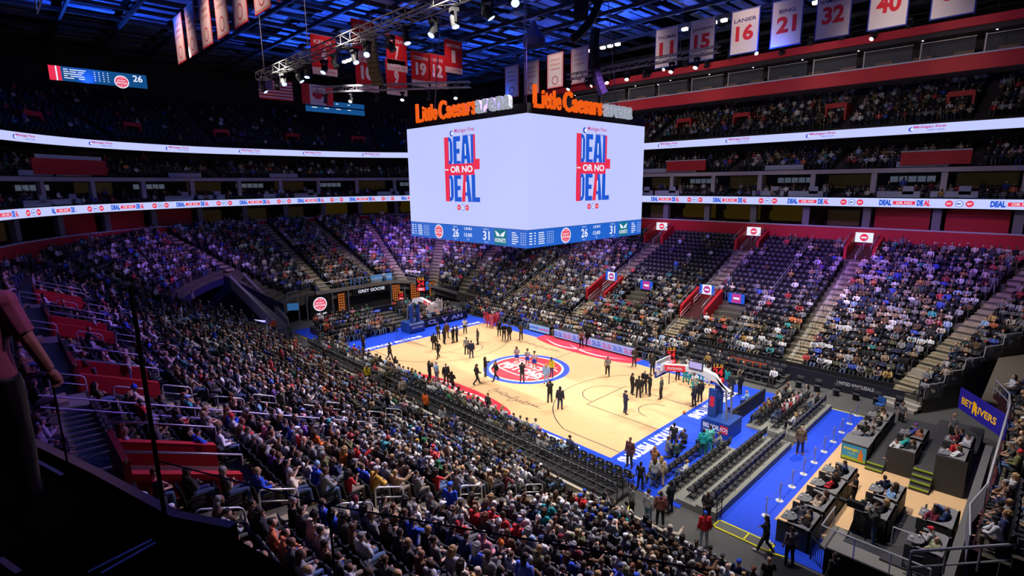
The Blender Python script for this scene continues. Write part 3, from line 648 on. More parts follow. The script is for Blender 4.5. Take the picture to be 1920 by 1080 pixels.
for k, M in enumerate(FACES):
    a = MB(); rect(a, 0, 1.17, 13.0, 8.25, 0, 0, M); scr = a.build('screen', led_screen, sb)
    a = MB(); rect(a, 0, 0, 13.0, 1.15, 0, 0, M); st = a.build('score_strip', led_blue, sb)
    if k < 2:
        a = MB(); deal_logo(a, M, .02)
        disc(a, 5.6, 7.55, .2, .02, 3, M, 16); disc(a, 5.68, 7.55, .13, .03, 2, M, 14); text(a, 'Michigan First', 7.0, 7.5, 2.15, .33, .02, 4, M, .012); text(a, 'CREDIT UNION', 7.4, 7.25, 1.2, .14, .02, 3, M, .012)
        for j, c in ((-.45, 0), (0, 1), (.45, 0)): disc(a, 6.66 + j, 2.42, .2, .02, c, M, 16); disc(a, 6.66 + j, 2.42, .16, .03, 2 if j == 0 else c, M, 16); text(a, ('DET', 'MFC', 'BET')[round(j / .45) + 1], 6.66 + j, 2.36, .24, .11, .04, 1 if j == 0 else 2, M)
        a.build('screen_graphics', SM, scr); a = MB(); strip(a, M, .02); a.build('score_lettering', SM, st)
        a = MB(); rect(a, 0, 8.27, 13.0, 8.85, .02, 0, M); a.build('top_band', dark_m, sb)
        # standing letters of the arena sign
        x0 = 1.45 if k == 0 else .55
        a = MB()
        for (ch, xx, w_, h_, y_) in (('L', 0, .72, 1.35, 0), ('ittle', .8, 1.75, 1.15, .02), ('C', 2.8, .85, 1.3, -.02), ('aesars', 3.72, 3.15, .86, 0)):
            text(a, ch, x0 + xx, 8.6 + y_, w_, h_, -.06, 0, M, .018, 'l', .05, 1.06)
        lt = a.build('orange_sign_letters', led_orange, sb); lt['label'] = 'glowing orange sign letters standing on the scoreboard rim'
        a = MB(); text(a, 'arena', x0 + 7.05, 8.6, 3.3, .85, -.06, 0, M, .012, 'l', .1, 1.05); lt = a.build('white_sign_letters', mm('sign_silver', (.4, .42, .46), .5, emit=(.5, .55, .62), es=.55), sb); lt['label'] = 'pale sign letters spelling arena'
for dx, dy in ((-5, -5), (5, -5), (5, 5), (-5, 5)):
    a = MB(); a.tube([(dx, dy, 8.8), (dx * .8, dy * .8, 22)], .035, 5); a.build('hoist_cable', steel_m, sb)
# ================================================================== court
ct = thing('basketball_court', 'pale maple basketball court with blue apron and round red centre logo', 'court'); ct['kind'] = 'structure'
wood = mat('maple', (.68, .44, .23), .32, spec=.45)
nt = wood.node_tree; tc = nt.nodes.new('ShaderNodeTexCoord'); mp = nt.nodes.new('ShaderNodeMapping'); mp.inputs['Scale'].default_value = (.6, 12, 1)
no = nt.nodes.new('ShaderNodeTexNoise'); no.inputs['Scale'].default_value = 1.5; rp = nt.nodes.new('ShaderNodeValToRGB')
rp.color_ramp.elements[0].color = (.63, .395, .2, 1); rp.color_ramp.elements[0].position = .35; rp.color_ramp.elements[1].color = (.74, .48, .255, 1); rp.color_ramp.elements[1].position = .65
nt.links.new(tc.outputs['Object'], mp.inputs[0]); nt.links.new(mp.outputs[0], no.inputs['Vector']); nt.links.new(no.outputs['Fac'], rp.inputs[0]); nt.links.new(rp.outputs[0], nt.nodes['Principled BSDF'].inputs['Base Color'])
a = MB(); a.bb((-14.325, -7.62, -.02), (14.325, 7.62, .01)); a.build('maple_floor', wood, ct)
a = MB()
for x0, y0, x1, y1 in ((-14.325, -9.3, 14.325, -7.62), (-14.325, 7.62, 14.325, 9.0), (-27, -9.3, -14.325, 9.0), (14.325, -9.3, 19.6, 9.0)): a.bb((x0, y0, -.02), (x1, y1, .008))
a.build('blue_apron', blue_m, ct)
a = MB(); a.bb((21.3, -8.95, -.02), (23.25, 9.0, .008)); a.bb((23.25, -9.3, -.02), (27.2, -6.95, .008)); o = a.build('floor_blue_walkway', blue_m); tag(o, kind='structure')
a = MB(); a.bb((23.25, -6.9, -.02), (29.8, 8.2, .012)); o = a.build('floor_maple_walkway', wood); tag(o, kind='structure')
ink = mm('court_line', (.03, .015, .03), .5)
def lineseg(a, x0, y0, x1, y1, w_=.065, z=.013, mi=0):
    d = Vector((x1 - x0, y1 - y0)); n = Vector((-d.y, d.x)).normalized() * w_ / 2; a.add([(x0 + n.x, y0 + n.y, z), (x1 + n.x, y1 + n.y, z), (x1 - n.x, y1 - n.y, z), (x0 - n.x, y0 - n.y, z)], [(0, 1, 2, 3)], mi)
def larc(a, cx_, cy_, r, d0, d1, w_=.065, n=28, z=.013, mi=0):
    for i in range(n):
        p, q_ = math.radians(lerp(d0, d1, i / n)), math.radians(lerp(d0, d1, (i + 1) / n))
        vs = [(cx_ + (r + s) * math.cos(t), cy_ + (r + s) * math.sin(t), z) for t, s in ((p, w_ / 2), (q_, w_ / 2), (q_, -w_ / 2), (p, -w_ / 2))]; a.add(vs, [(0, 1, 2, 3)], mi)
a = MB()
for s in (-1, 1):
    b = s * 14.325
    for y in (-2.44, 2.44): lineseg(a, b, y, b - s * 5.79, y)
    lineseg(a, b - s * 5.79, -2.44, b - s * 5.79, 2.44); larc(a, b - s * 5.79, 0, 1.83, 90 if s > 0 else -90, 270 if s > 0 else 90)
    for y in (-6.7, 6.7): lineseg(a, b, y, b - s * 4.27, y)
    an = math.degrees(math.acos((4.27 - 1.575) / 7.24)); larc(a, b - s * 1.575, 0, 7.24, 180 - 67.8 if s > 0 else -67.8, 180 + 67.8 if s > 0 else 67.8, n=48)
    larc(a, b - s * 1.575, 0, 1.22, 90 if s > 0 else -90, 270 if s > 0 else 90)
lineseg(a, 0, -7.62, 0, -3.75); lineseg(a, 0, 3.75, 0, 7.62); a.build('court_lines', ink, ct)
cm = [mm('paint_white', (.72, .72, .74), .4), mm('paint_red', (.62, .02, .045), .4), MT.get('court_blue') or blue_m]
a = MB(); disc(a, 0, 0, 3.75, .014, 2, None, 64); disc(a, 0, 0, 3.25, .016, 0, None, 64); disc(a, 0, 0, 3.05, .018, 1, None, 64)
Mc = Matrix.Rotation(0, 4, 'Z')
for s in (-1, 1):
    larc(a, 0, -s * 5.2, 6.9, 90 * s - 22, 90 * s + 22, .14, 24, .02, 0); larc(a, s * 4.2, 0, 3.0, 180 * (s > 0) - 40, 180 * (s > 0) + 40, .12, 20, .02, 0)
text(a, 'DETROIT', 0, .25, 3.9, .85, .022, 0, None, .03); text(a, 'PISTONS', 0, -1.15, 4.9, 1.2, .022, 0, None, .045)
o = a.build('centre_logo', cm, ct); o['label'] = 'round red, white and blue team logo at mid court'
def ftext(t, cx_, cy_, rz, w_, h_, bold=.05):
    b = MB(); M = Matrix.Translation((cx_, cy_, 0)) @ Matrix.Rotation(rz, 4, 'Z'); text(b, t, 0, -h_ / 2, w_, h_, .014, 0, M, bold); return b.build('apron_lettering', cm[0], ct)
ftext('DETROIT PISTONS', -15.0, -4.0, PI / 2, 6.9, .62); ftext('DETROIT PISTONS', 15.05, -4.35, -PI / 2, 6.4, .85)
ftext('DETROIT PISTONS', 15.05, 4.0, -PI / 2, 6.4, .85); ftext('DETROIT PISTONS', 9.2, -8.15, 0, 6.2, .62); ftext('DETROIT PISTONS', -15, 4.6, PI / 2, 6.0, .6)
ftext('DETROIT PISTONS', 10.2, 8.3, PI, 6.2, .5)
# red and white sweep bulging into both sidelines
for s in (-1, 1):
    a = MB(); n = 30; e = [(5.9 * math.cos(PI * i / n), s * (7.75 - 1.35 * math.sin(PI * i / n))) for i in range(n + 1)]
    poly(a, e[::s] if s > 0 else e[::-1], .014, 1); rect(a, -5.9, s * 7.7 if s > 0 else -9.0, 5.9, 9.0 if s > 0 else -7.7, .012, 1)
    for k in (0, 1):
        f = [(lerp(-5.0 + k * 3.0, 1.0 + k * 4.2, i / 12), s * (7.9 - .9 * math.sin(PI * i / 12) + k * .1 + .12)) for i in range(13)]; g_ = [(x, y - s * .26 * math.sin(PI * i / 12)) for i, (x, y) in enumerate(f)]
        poly(a, (f + g_[::-1]), .018, 0)
    larc(a, 0, s * 7.9, 5.5, 200 if s > 0 else 20, 340 if s > 0 else 160, .0, 4)
    a.build('sideline_sweep', cm, ct)
# signature lettering written on the floor
def scribble(x, y, sc_, rz, seed):
    r_ = random.Random(seed); pts = []
    N = 260
    for i in range(N):
        t = i / (N - 1); th = 2 * PI * 13 * t; k = int(13 * t); amp = (.55 if k in (0, 6) else .32 if k in (3, 9) else .14) * (1 if t < .93 else .3)
        px_ = (t - .5) * 5.0 + .17 * math.cos(th) + .25 * amp * math.sin(th); py_ = amp * math.sin(th) + .1 * math.sin(t * 9)
        pts.append((x + px_ * sc_, y + py_ * sc_))
    b = MB()
    for p, q_ in zip(pts[:-1], pts[1:]): lineseg(b, p[0], p[1], q_[0], q_[1], .05, .015)
    o = b.build('floor_signature', ink, ct)
scribble(4.0, -5.4, 1, 0, 1); scribble(-3.4, 5.45, 1, 0, 2)
# ================================================================== basket stanchions
def stanchion(s, label):
    """built in court axes; s=+1 right end, -1 left end"""
    t = thing('basketball_hoop', label, 'basketball hoop', (s * 18.2, 0, 0), 0 if s > 0 else PI)
    navy = mm('stanchion_blue', (.012, .05, .26), .45); sw = mm('stanchion_white', (.72, .72, .76), .4)
    a = MB(); a.prism([(-1.7, .05), (-1.7, .9), (-1.5, 1.1), (.1, 1.1), (.1, .05)], wallM((0, .95, 0), (1, 0, 0)), 1.9); b = a.build('base', navy, t)
    a = MB(); M = wallM((-1.7, -.95, 0), (1, 0, 0)); text(a, 'BELFOR', .68, .55, 1.05, .3, .02, 0, M, .03); rect(a, 1.25, .42, 1.75, .95, .02, 1, M); text(a, '(O)', 1.5, .5, .5, .34, .03, 0, M, .03); text(a, 'PROPERTY RESTORATION', .7, .35, 1.1, .1, .02, 0, M)
    M2 = wallM((-1.72, .85, 0), (0, -1, 0)); text(a, 'DETROIT PISTONS', .85, .5, 1.4, .22, .02, 0, M2, .03); a.build('base_lettering', [mm('letter_white', (.8, .8, .82), .5), mm('letter_red', (.6, .02, .06), .5)], b)
    a = MB(); a.box((-1.25, -.42, 2.0), (.5, .22, 1.9)); a.box((-1.25, .42, 2.0), (.5, .22, 1.9)); up = a.build('padded_uprights', navy, t)
    a = MB(); rect(a, .0, .9, .3, 1.6, .0, 0, wallM((-1.4, -.54, .9), (1, 0, 0))); a.build('pad_badge', MT['letter_red'], up)
    a = MB(); a.tube([(-.3, .35, 1.0), (-.5, .35, 3.1)], .06, 8); a.tube([(-.3, -.35, 1.0), (-.5, -.35, 3.1)], .06, 8); a.build('steel_strut', steel_m, t)
    a = MB(); a.prism([(-.35, 2.9), (-.75, 2.9), (-1.35, 3.75), (-2.6, 4.05), (-4.9, 3.62), (-4.9, 3.3), (-2.6, 3.62), (-1.2, 3.3)], wallM((0, .18, 0), (1, 0, 0)), .36); a.box((-4.95, 0, 3.45), (.12, .9, .5)); arm = a.build('boom_arm', sw, t)
    a = MB(); a.box((-4.1, 0, 3.55), (1.5, .42, .42), 0, 0, Matrix.Rotation(-.18, 3, 'Y')); p_ = a.build('boom_pad', mm('pad_red', (.7, .03, .05), .5), arm)
    a = MB(); text(a, 'STATEWIDE', 0, -.1, 1.1, .17, .225, 0, wallM((-4.1, 0, 3.55), (.98, 0, .18), (-.18, 0, .98)), .02); text(a, 'STATEWIDE', 0, -.1, 1.1, .17, .225, 0, wallM((-4.1, 0, 3.55), (-.98, 0, -.18), (-.18, 0, .98)), .02); a.build('pad_lettering', MT['letter_white'], p_)
    a = MB(); a.box((-2.6, -.25 , 4.15), (.95, .1, .5)); d_ = a.build('arm_screen', black_m, t); a = MB(); a.box((-2.6, -.31, 4.15), (.85, .02, .42)); a.build('screen_face', mm('led_lilac', (.02, .02, .02), emit=srgb(190, 175, 235), es=.95), d_)
    # backboard of glass with white border, target square, blue lower pad
    X = -5.1
    a = MB(); a.box((X, 0, 3.44), (.03, 1.8, 1.05)); g_ = a.build('glass_backboard', mm('board_glass', (.75, .82, .9), .08, alpha=.3), t)
    a = MB()
    for y, z, dy, dz in ((0, 3.95, 1.83, .06), (0, 2.93, 1.83, .06), (-.9, 3.44, .06, 1.07), (.9, 3.44, .06, 1.07), (0, 3.52, .61, .05), (0, 3.08, .61, .05), (-.3, 3.3, .05, .46), (.3, 3.3, .05, .46)): a.box((X, y, z), (.06, dy, dz))
    a.build('board_frame', white_m, g_)
    a = MB(); a.box((X, 0, 2.86), (.09, 1.86, .12)); a.box((X, -.93, 3.05), (.09, .07, .4)); a.box((X, .93, 3.05), (.09, .07, .4)); a.build('edge_padding', navy, g_)
    a = MB(); a.tube([(X - .15 - .225 + .225 * math.cos(2 * PI * i / 20), .225 * math.sin(2 * PI * i / 20), 3.05) for i in range(21)], .012, 6, 0, False); a.box((X - .08, 0, 3.03), (.14, .14, .08)); r_ = a.build('rim', mm('rim_orange', (.85, .16, .03), .45), t)
    a = MB(); c = X - .375
    for i in range(12):
        for dd in (1, -1):
            p = [(c + rr * math.cos(2 * PI * (i + dd * q_ * .5) / 12), rr * math.sin(2 * PI * (i + dd * q_ * .5) / 12), 3.04 - zz) for q_, (rr, zz) in enumerate(((.225, 0), (.19, .12), (.15, .25), (.125, .4)))]; a.tube(p, .005, 3, 0, False)
    a.build('net', white_m, r_)
    # shot clock hung above
    a = MB(); a.box((X + 2.9, .0, 4.75), (.12, .75, 1.0)) ; 
    return t
stanchion(1, 'basketball hoop on a blue padded base lettered BELFOR, at the near end'); stanchion(-1, 'basketball hoop at the far left end with blue padded base')
def shotclock(p, rz, label, sc_=1.0, post=2.0):
    t = thing('shot_clock', label, 'clock', p, rz, None, sc_)
    a = MB(); a.box((0, 0, post + .55), (.95, .14, 1.5)); c = a.build('housing', black_m, t); a = MB(); a.tube([(0, .1, 0), (0, .1, post + .5)], .04, 6); a.build('post', black_m, t)
    M = wallM((0, -.08, post), (1, 0, 0)); a = MB(); rect(a, -.42, -.14, .42, .24, 0, 1, M); text(a, '12.0', 0, 1.0, .66, .26, 0, 0, M, .02); text(a, '24', 0, .36, .7, .56, 0, 1, M, .03); text(a, '201', 0, -.06, .5, .22, .01, 2, M, .02); rect(a, -.42, .96, .42, 1.0, 0, 1, M)
    a.build('led_digits', [led_yellow, led_digit, led_txt_white], c); return t
def at_plane(u, v, d0):   # point seen at pixel at ground distance handled by height
    return None
_p = at(1257, 682, 1.75); shotclock((_p.x, _p.y, 0), .95, 'black shot clock on a pole behind the scorer row, amber and red digits', .95, 2.0)
_p = at(1345, 716, 1.75); shotclock((_p.x, _p.y, 0), .55, 'red and amber shot clock by the teal team bench', .95, 2.0)
shotclock((-27.5, 8.2, .0), .75, 'distant lit shot clock reading 24 under the end stand', 1.3, 1.6); shotclock((-28, 5.4, .0), .75, 'small distant shot clock beside the blue screen', .8, 1.5)
# ---- courtside LED boards
def ledboard(x0, x1, y, h_, label, msg, n, c=led_white):
    t = thing('led_advertising_board', label, 'display', ((x0 + x1) / 2, y, 0))
    w_ = x1 - x0; a = MB(); a.box((0, .25, h_ / 2), (w_, .5, h_)); b = a.build('board_body', black_m, t); a = MB(); a.box((0, -.01, h_ / 2 + .04), (w_ - .06, .03, h_ - .14)); f = a.build('lit_face', c, t)
    a = MB(); M = wallM((0, -.03, .1), (1, 0, 0))
    for i in range(n): text(a, msg, -w_ / 2 + (i + .5) * w_ / n, .12 + .3 * h_ * 0, w_ / n * .9, h_ * .55, .005, i % 2, M, .03)
    a.build('board_lettering', [led_txt_navy, led_txt_pink], f); return t
ledboard(-4.6, 5.2, 8.85, .95, 'lit lilac scorer table board repeating DEAL along the far sideline', 'DEAL-DEAL', 8, mm('led_lavender', (.02, .02, .02), emit=srgb(176, 180, 240), es=.9))
ledboard(-8.4, -5.4, 9.05, .85, 'small pale blue courtside board near the players in red', 'powerade', 2, mm('led_pale_blue', (.02, .02, .02), emit=srgb(150, 180, 235), es=.9))
t = thing('barrier', 'long dark courtside barrier in front of the far right section with white lettering', 'barrier', (21.5, 13.0, 0))
a = MB(); a.box((0, 0, .55), (9.2, .12, 1.1)); b = a.build('panel', mm('barrier_navy', (.02, .02, .035), .6), t); a = MB(); text(a, 'UNITED WHOLESALE', .2, .55, 2.4, .28, .075, 0, wallM((0, 0, 0), (1, 0, 0)), .02); a.build('barrier_lettering', MT['letter_white'], b)
t = thing('barrier', 'dark barrier with orange banner behind the empty visitor chairs', 'barrier', (13.2, 12.2, 0))
a = MB(); a.box((0, 0, .6), (7.6, .12, 1.2)); b = a.build('panel', MT['barrier_navy'], t); a = MB(); a.box((.9, -.09, .9), (3.0, .04, .42)); a.build('orange_banner', mm('banner_orange', (.85, .13, .03), .5), b)
t = thing('barrier', 'low black barrier wall at the end of the blue apron behind the near hoop', 'barrier', (17.4, 4.2, 0), 0)
a = MB(); a.box((0, 0, .5), (.14, 5.6, 1.0)); a.build('panel', dark_m, t)
t = thing('advertising_board', 'dark board with white letters behind the far hoop', 'display', (-17.6, 4.6, 0), PI / 2)
a = MB(); a.box((0, 0, .5), (6.5, .15, .95)); b = a.build('panel', MT['barrier_navy'], t); a = MB(); text(a, 'CL  V  AN', 0, .25, 5, .5, .09, 0, wallM((0, 0, 0), (1, 0, 0)), .04); a.build('board_lettering', MT['letter_white'], b)
# ---- bunker suites facade (left end)
def wall_item(name, label, cat, y, z, w_, h_, m, x=-30.6, d=.08):
    t = thing(name, label, cat, (x, y, z), PI / 2); a = MB(); a.box((0, 0, 0), (w_, d, h_)); b = a.build('panel', m, t); return t, wallM((0, -d / 2 - .01, 0), (1, 0, 0))
t, M = wall_item('logo_screen', 'dark screen with glowing pink and red round team logo under the end stand', 'display', -4.6, 1.6, 2.6, 2.7, black_m, -30.15)
a = MB(); roundel(a, 0, .2, .85, M, (2, 2, 0)); text(a, '> NBA APP', 0, -1.1, 1.5, .22, .01, 2, M, .02); a.build('screen_graphics', SM, t)
t, M = wall_item('hanging_sign', 'long light blue insurance sign on the end stand front rail', 'sign', 3.0, 3.75, 6.0, .95, mm('sign_sky', (.08, .3, .6), .5, emit=(.06, .26, .6), es=.3), -31.0)
a = MB(); text(a, 'CURE', -1.9, -.2, 1.8, .42, 0, 0, M, .03); disc(a, -.6, 0, .26, 0, 0, M, 16); text(a, 'AUTO INSURANCE', 1.4, -.15, 2.9, .3, 0, 0, M, .02); a.build('sign_lettering', MT['letter_white'], t)
t, M = wall_item('bar_sign', 'black bar sign with white letters above the suites counter', 'sign', 2.4, 2.5, 5.4, 1.0, black_m, -30.2)
a = MB(); text(a, 'GREY GOOSE', 0, -.15, 3.8, .4, 0, 0, M, .01); a.build('sign_lettering', led_txt_white, t)
orange_cell = mm('rack_amber', (.3, .1, .02), emit=(.75, .2, .03), es=.4)
for k, (y, w_, lb) in enumerate(((-1.7, 1.1, 'beside the round logo screen'), (6.0, 1.2, 'right of the black bar sign'), (8.6, 1.6, 'left of the blue screen'), (10.6, 1.0, 'nearest the shot clock'))):
    t, M = wall_item('wine_rack', 'amber lit rack of square cells ' + lb, 'rack', y, 1.6, w_, 2.4, mm('rack_dark', (.05, .015, .01), .6), -30.3 if y < 5 else -30.3 + (y - 5) ** 2 * .06)
    a = MB()
    for i in range(int(w_ / .3)):
        for j in range(7): rect(a, -w_ / 2 + .06 + i * .3, -1.1 + j * .32, -w_ / 2 + .28 + i * .3, -1.1 + j * .32 + .22, 0, 0, M)
    a.build('rack_cells', orange_cell, t)
t, M = wall_item('television', 'bright blue screen under the far end stand by the shot clock', 'display', 9.9, 2.2, 2.0, 1.1, led_blue, -28.6)
t = thing('bar_counter', 'long black counter with glowing blue oval logos in front of the bunker suites', 'counter', (-27.0, 0, 0), PI / 2)
a = MB(); a.box((0, 0, .5), (13, .6, 1.0)); a.build('counter', mm('counter_black', (.02, .02, .022), .4), t)
a = MB(); M = wallM((0, -.31, 0), (1, 0, 0))
for k in range(6): disc(a, -5.4 + k * 2.15, .55, .45, 0, 0, M, 18, .14)
a.build('oval_logos', mm('led_soft_blue', (.02, .02, .05), emit=srgb(90, 120, 250), es=.8), t)
# tan suite fronts between
mb = MB(); 
for y in (-7.2, -6.2, -3.0, -.9, 5.2, 7.3): mb.bb((-30.3, y - .06, 0), (-30.05, y + .06, 3.0))
struct('trim_5', mb, grey_m)
# ================================================================== banners, flags, trusses, speakers
def banner(u_loc, rz, w_, h_, label, group, body, edge, name_, num, nc, kind=0, cat='banner'):
    t = thing('banner', label, cat, u_loc, rz, group)
    a = MB(); a.box((0, 0, -h_ / 2), (w_, .03, h_)); a.build('cloth', edge, t)
    for s in (-1, 1):
        a = MB(); M = wallM((0, s * .022, 0), (-s, 0, 0)); rect(a, -w_ / 2 + .09, -h_ + .09, w_ / 2 - .09, -.05, 0, 0, M)
        if kind == 0:
            text(a, name_, 0, -h_ * .27, w_ * min(.8, .13 * len(name_)), h_ * .085, .012, 1, M, .02); text(a, num, 0, -h_ * .70, w_ * (.62 if len(num) > 1 else .26), h_ * .36, .012, 2, M, .04)
        elif kind == 1:
            text(a, name_, 0, -h_ * .22, w_ * min(.8, .15 * len(name_)), h_ * .10, .012, 1, M, .02); text(a, num, 0, -h_ * .68, w_ * (.55 if len(num) > 1 else .22), h_ * .38, .012, 1, M, .05)
            rect(a, -w_ / 2, -h_, w_ / 2, -h_ * .82, .008, 2, M); text(a, '1950-1968', w_ * .15, -h_ * .93, w_ * .5, h_ * .05, .014, 0, M, .01)
        else:
            rect(a, -w_ * .42, -h_ * .96, w_ * .42, -h_ * .04, .004, 2, M); rect(a, -w_ * .4, -h_ * .95, w_ * .4, -h_ * .05, .007, 0, M)
            for k, tx in enumerate(name_): text(a, tx, 0, -h_ * (.22 + .13 * k), w_ * .6, h_ * .06, .012, 2, M, .01)
            disc(a, 0, -h_ * .78, w_ * .2, .01, 2, M, 16); disc(a, 0, -h_ * .78, w_ * .15, .014, 0, M, 16)
        a.build('banner_face', nc, t)
    a = MB(); a.tube([(-w_ / 2, 0, .02), (w_ / 2, 0, .02)], .035, 6); a.build('hanging_bar', steel_m, t); return t
bw = mm('banner_white', (.62, .58, .56), .8); bb_ = mm('banner_blue_edge', (.03, .05, .35), .8); bred = mm('banner_number_red', (.55, .02, .035), .8); bnav = mm('banner_navy', (.03, .03, .12), .8)
rb_ = mm('banner_red', (.55, .012, .02), .8); bpink = mm('banner_pale', (.6, .45, .42), .8)
for x, nm_, nu in ((-.55, 'THOMAS', '11'), (3.4, 'JOHNSON', '15'), (7.65, 'LANIER', '16'), (11.4, 'BING', '21'), (15.15, 'HAMILTON', '32'), (19.1, 'LAIMBEER', '40'), (23.2, 'MCCLOSKEY', 'GM')):
    banner((x - 1.0 + .9, 22, 31.6), 0, 2.7, 3.9, 'white hanging banner with blue edge and red ' + ('letters GM' if nu == 'GM' else 'number ' + nu), 'white numbered banners over the long side', bw, bb_, nm_, nu, [bw, bnav, bred])
for k, x in enumerate((-24, -20.3, -16.2, -12.3)):
    banner((x, 22, 31.4 + (.3 if k > 1 else 0)), 0, 2.7, 4.1, 'white title banner with red trim behind the scoreboard cables, ' + ('first from the red banners', 'second from the red banners', 'third from the red banners', 'closest to the black speaker stack')[k], 'white title banners beyond the scoreboard', bw, rb_, ('DETROIT', 'DIVISION', 'CHAMPIONS'), '', [bw, bnav, mm('banner_dull_red', (.4, .08, .07), .8)], 2)
for k, x in enumerate((-23.2, -19.6, -15.8, -12.1, -8.4, -4.6, -1.0)):
    banner((x, -18, 29.9), PI, 2.6, 3.7, 'pale pink title banner lit from above at the upper left, ' + ('lowest of the slanting row', 'second lowest of the row', 'third lowest of the row', 'fourth lowest of the row', 'fifth lowest of the row', 'sixth of the row', 'cut by the picture top')[k], 'pale title banners over the near side', bpink, rb_, ('STANLEY CUP', 'CHAMPIONS', 'DETROIT'), '', [bpink, bnav, MT['banner_dull_red']], 2)
for y, z, nm_, nu, lb in ((-4.8, 30.7, 'KELLY', '4', 'behind the long lighting truss'), (-.2, 33.0, 'LIDSTROM', '5', 'highest of them'), (-.0, 29.6, 'DELVECCHIO', '10', 'hanging directly below the highest'), (3.9, 32.2, 'LINDSAY', '7', 'right of the curved speaker array'), (3.7, 29.6, 'ABEL', '9', 'low, by the curved speaker array'), (7.1, 30.9, 'YZERMAN', '19', 'fifth along'), (9.5, 31.0, 'HOWE', '12', 'next to the last'), (12.0, 33.0, 'SAWCHUK', '1', 'reading 1 at the right end')):
    banner((-24, y, z), PI / 2, 2.7, 3.8, 'red hanging banner with white name and number, ' + lb, 'red banners over the far end', rb_, rb_, nm_, nu, [rb_, MT['letter_white'], bw], 1)
# flags
t = thing('flag', 'striped red and white national flag hanging at the far end', 'flag', (-28, -8.4, 26.6), PI / 2); a = MB(); M = wallM((0, 0, 0), (1, 0, 0))
for k in range(13): rect(a, -1.75, -2.0 + k * 2 / 13, 1.75, -2.0 + (k + 1) * 2 / 13, 0, k % 2 == 1 and 1 or 0, M)
rect(a, -1.75, -1.08, -.3, 0, .01, 2, M)
for i in range(6):
    for j in range(5): disc(a, -1.62 + i * .23, -.14 - j * .2, .045, .02, 1, M, 5)
a.build('cloth', [rb_, bw, bnav], t)
t = thing('flag', 'red and white flag with maple leaf hanging at the far end', 'flag', (-28, -3.9, 26.6), PI / 2); a = MB()
rect(a, -1.8, -2.1, -.9, 0, 0, 0, M); rect(a, -.9, -2.1, .9, 0, 0, 1, M); rect(a, .9, -2.1, 1.8, 0, 0, 0, M)
leaf = [(0, .62), (.12, .38), (.26, .45), (.2, .1), (.36, .26), (.42, .17), (.62, .2), (.54, -.02), (.62, -.08), (.3, -.32), (.34, -.42), (.04, -.38), (.04, -.62)]
poly(a, [(x * 1.05, y * 1.05 - 1.05) for x, y in leaf + [(-x, y) for x, y in leaf[::-1][:-1]]][::-1], .01, 0, M); a.build('cloth', [mm('flag_red', (.45, .02, .02), .8), bw], t)
# end wall score tables
def tableboard(y, z, w_, h_, label, seed, hot=True):
    t = thing('score_screen', label, 'display', (-44.5 if seed == 1 else -40, y, z), PI / 2); a = MB(); a.box((0, .1, 0), (w_, .3, h_)); a.build('housing', black_m, t)
    a = MB(); M = wallM((0, -.06, 0), (1, 0, 0)); rect(a, -w_ / 2, -h_ / 2, w_ / 2, h_ / 2, 0, 3, M); r_ = random.Random(seed)
    if seed == 1: rect(a, -w_ / 2, -h_ / 2, -w_ / 2 + 1.0, h_ / 2, .01, 0, M); rect(a, -w_ / 2 + .55, -h_ / 2, -w_ / 2 + .68, h_ / 2, .02, 2, M); roundel(a, w_ * .22, -.25, .68, M, (2, 2, 0), .01); text(a, '26', w_ * .4, -.1, .9, .7, .01, 2, M, .02)
    for k in range(5 if seed == 1 else 2):
        for x in ((-.36, -.3, -.22) if seed == 1 else (-.4, -.2, 0, .2)):
            rect(a, x * w_, h_ * (.3 - k * .15 * (1 if seed == 1 else 3)), x * w_ + r_.uniform(.3, .8), h_ * (.36 - k * .15 * (1 if seed == 1 else 3)), .01, 2, M)
        if seed == 1:
            for j in range(4): rect(a, (-.06 + j * .045) * w_, h_ * (.3 - k * .15), (-.06 + j * .045) * w_ + .1, h_ * (.36 - k * .15), .01, 2, M)
    if seed == 2: rect(a, -w_ / 2, -.05, w_ / 2, .12, .012, 5, M)
    a.build('lit_face', [led_txt_red, led_txt_blue, led_txt_white, mm('led_dim_blue', (.01, .01, .02), emit=srgb(20, 80, 140) , es=.9), led_txt_pink, black_m], t); return t
tableboard(-20.8, 27.6, 8.6, 1.45, 'narrow blue scoreboard strip high in the dark far left end', 1)
tableboard(4.2, 26.1, 8.5, 1.5, 'dim blue statistics screen beside the maple leaf flag', 2)
# trusses
def truss(p, q_, s, label, seg=None, nm='lighting_truss'):
    p, q_ = Vector(p), Vector(q_); d = (q_ - p); L = d.length; d.normalize(); sd = Vector((-d.y, d.x, 0)).normalized(); up = Vector((0, 0, 1))
    t = thing(nm, label, 'truss', p)
    cs = [sd * a_ + up * b_ for a_, b_ in ((-s, 0), (s, 0), (s, s * 1.6), (-s, s * 1.6))]
    for c in cs: a = MB(); a.tube([c, c + d * L], .045, 5); a.build('chord', rail_m2, t)
    a = MB(); n = int(L / (s * 3.4)); 
    for k in range(n):
        u, v_ = d * (L * k / n), d * (L * (k + 1) / n)
        for i in range(4): c0, c1 = cs[i], cs[(i + 1) % 4]; a.tube([c0 + u, c1 + v_], .02, 4, 0, False); a.tube([c0 + u, c1 + u], .02, 4, 0, False)
    a.build('lacing', rail_m2, t); return t, d, L
rail_m2 = mm('truss_alu', (.3, .29, .28), .5, .5)
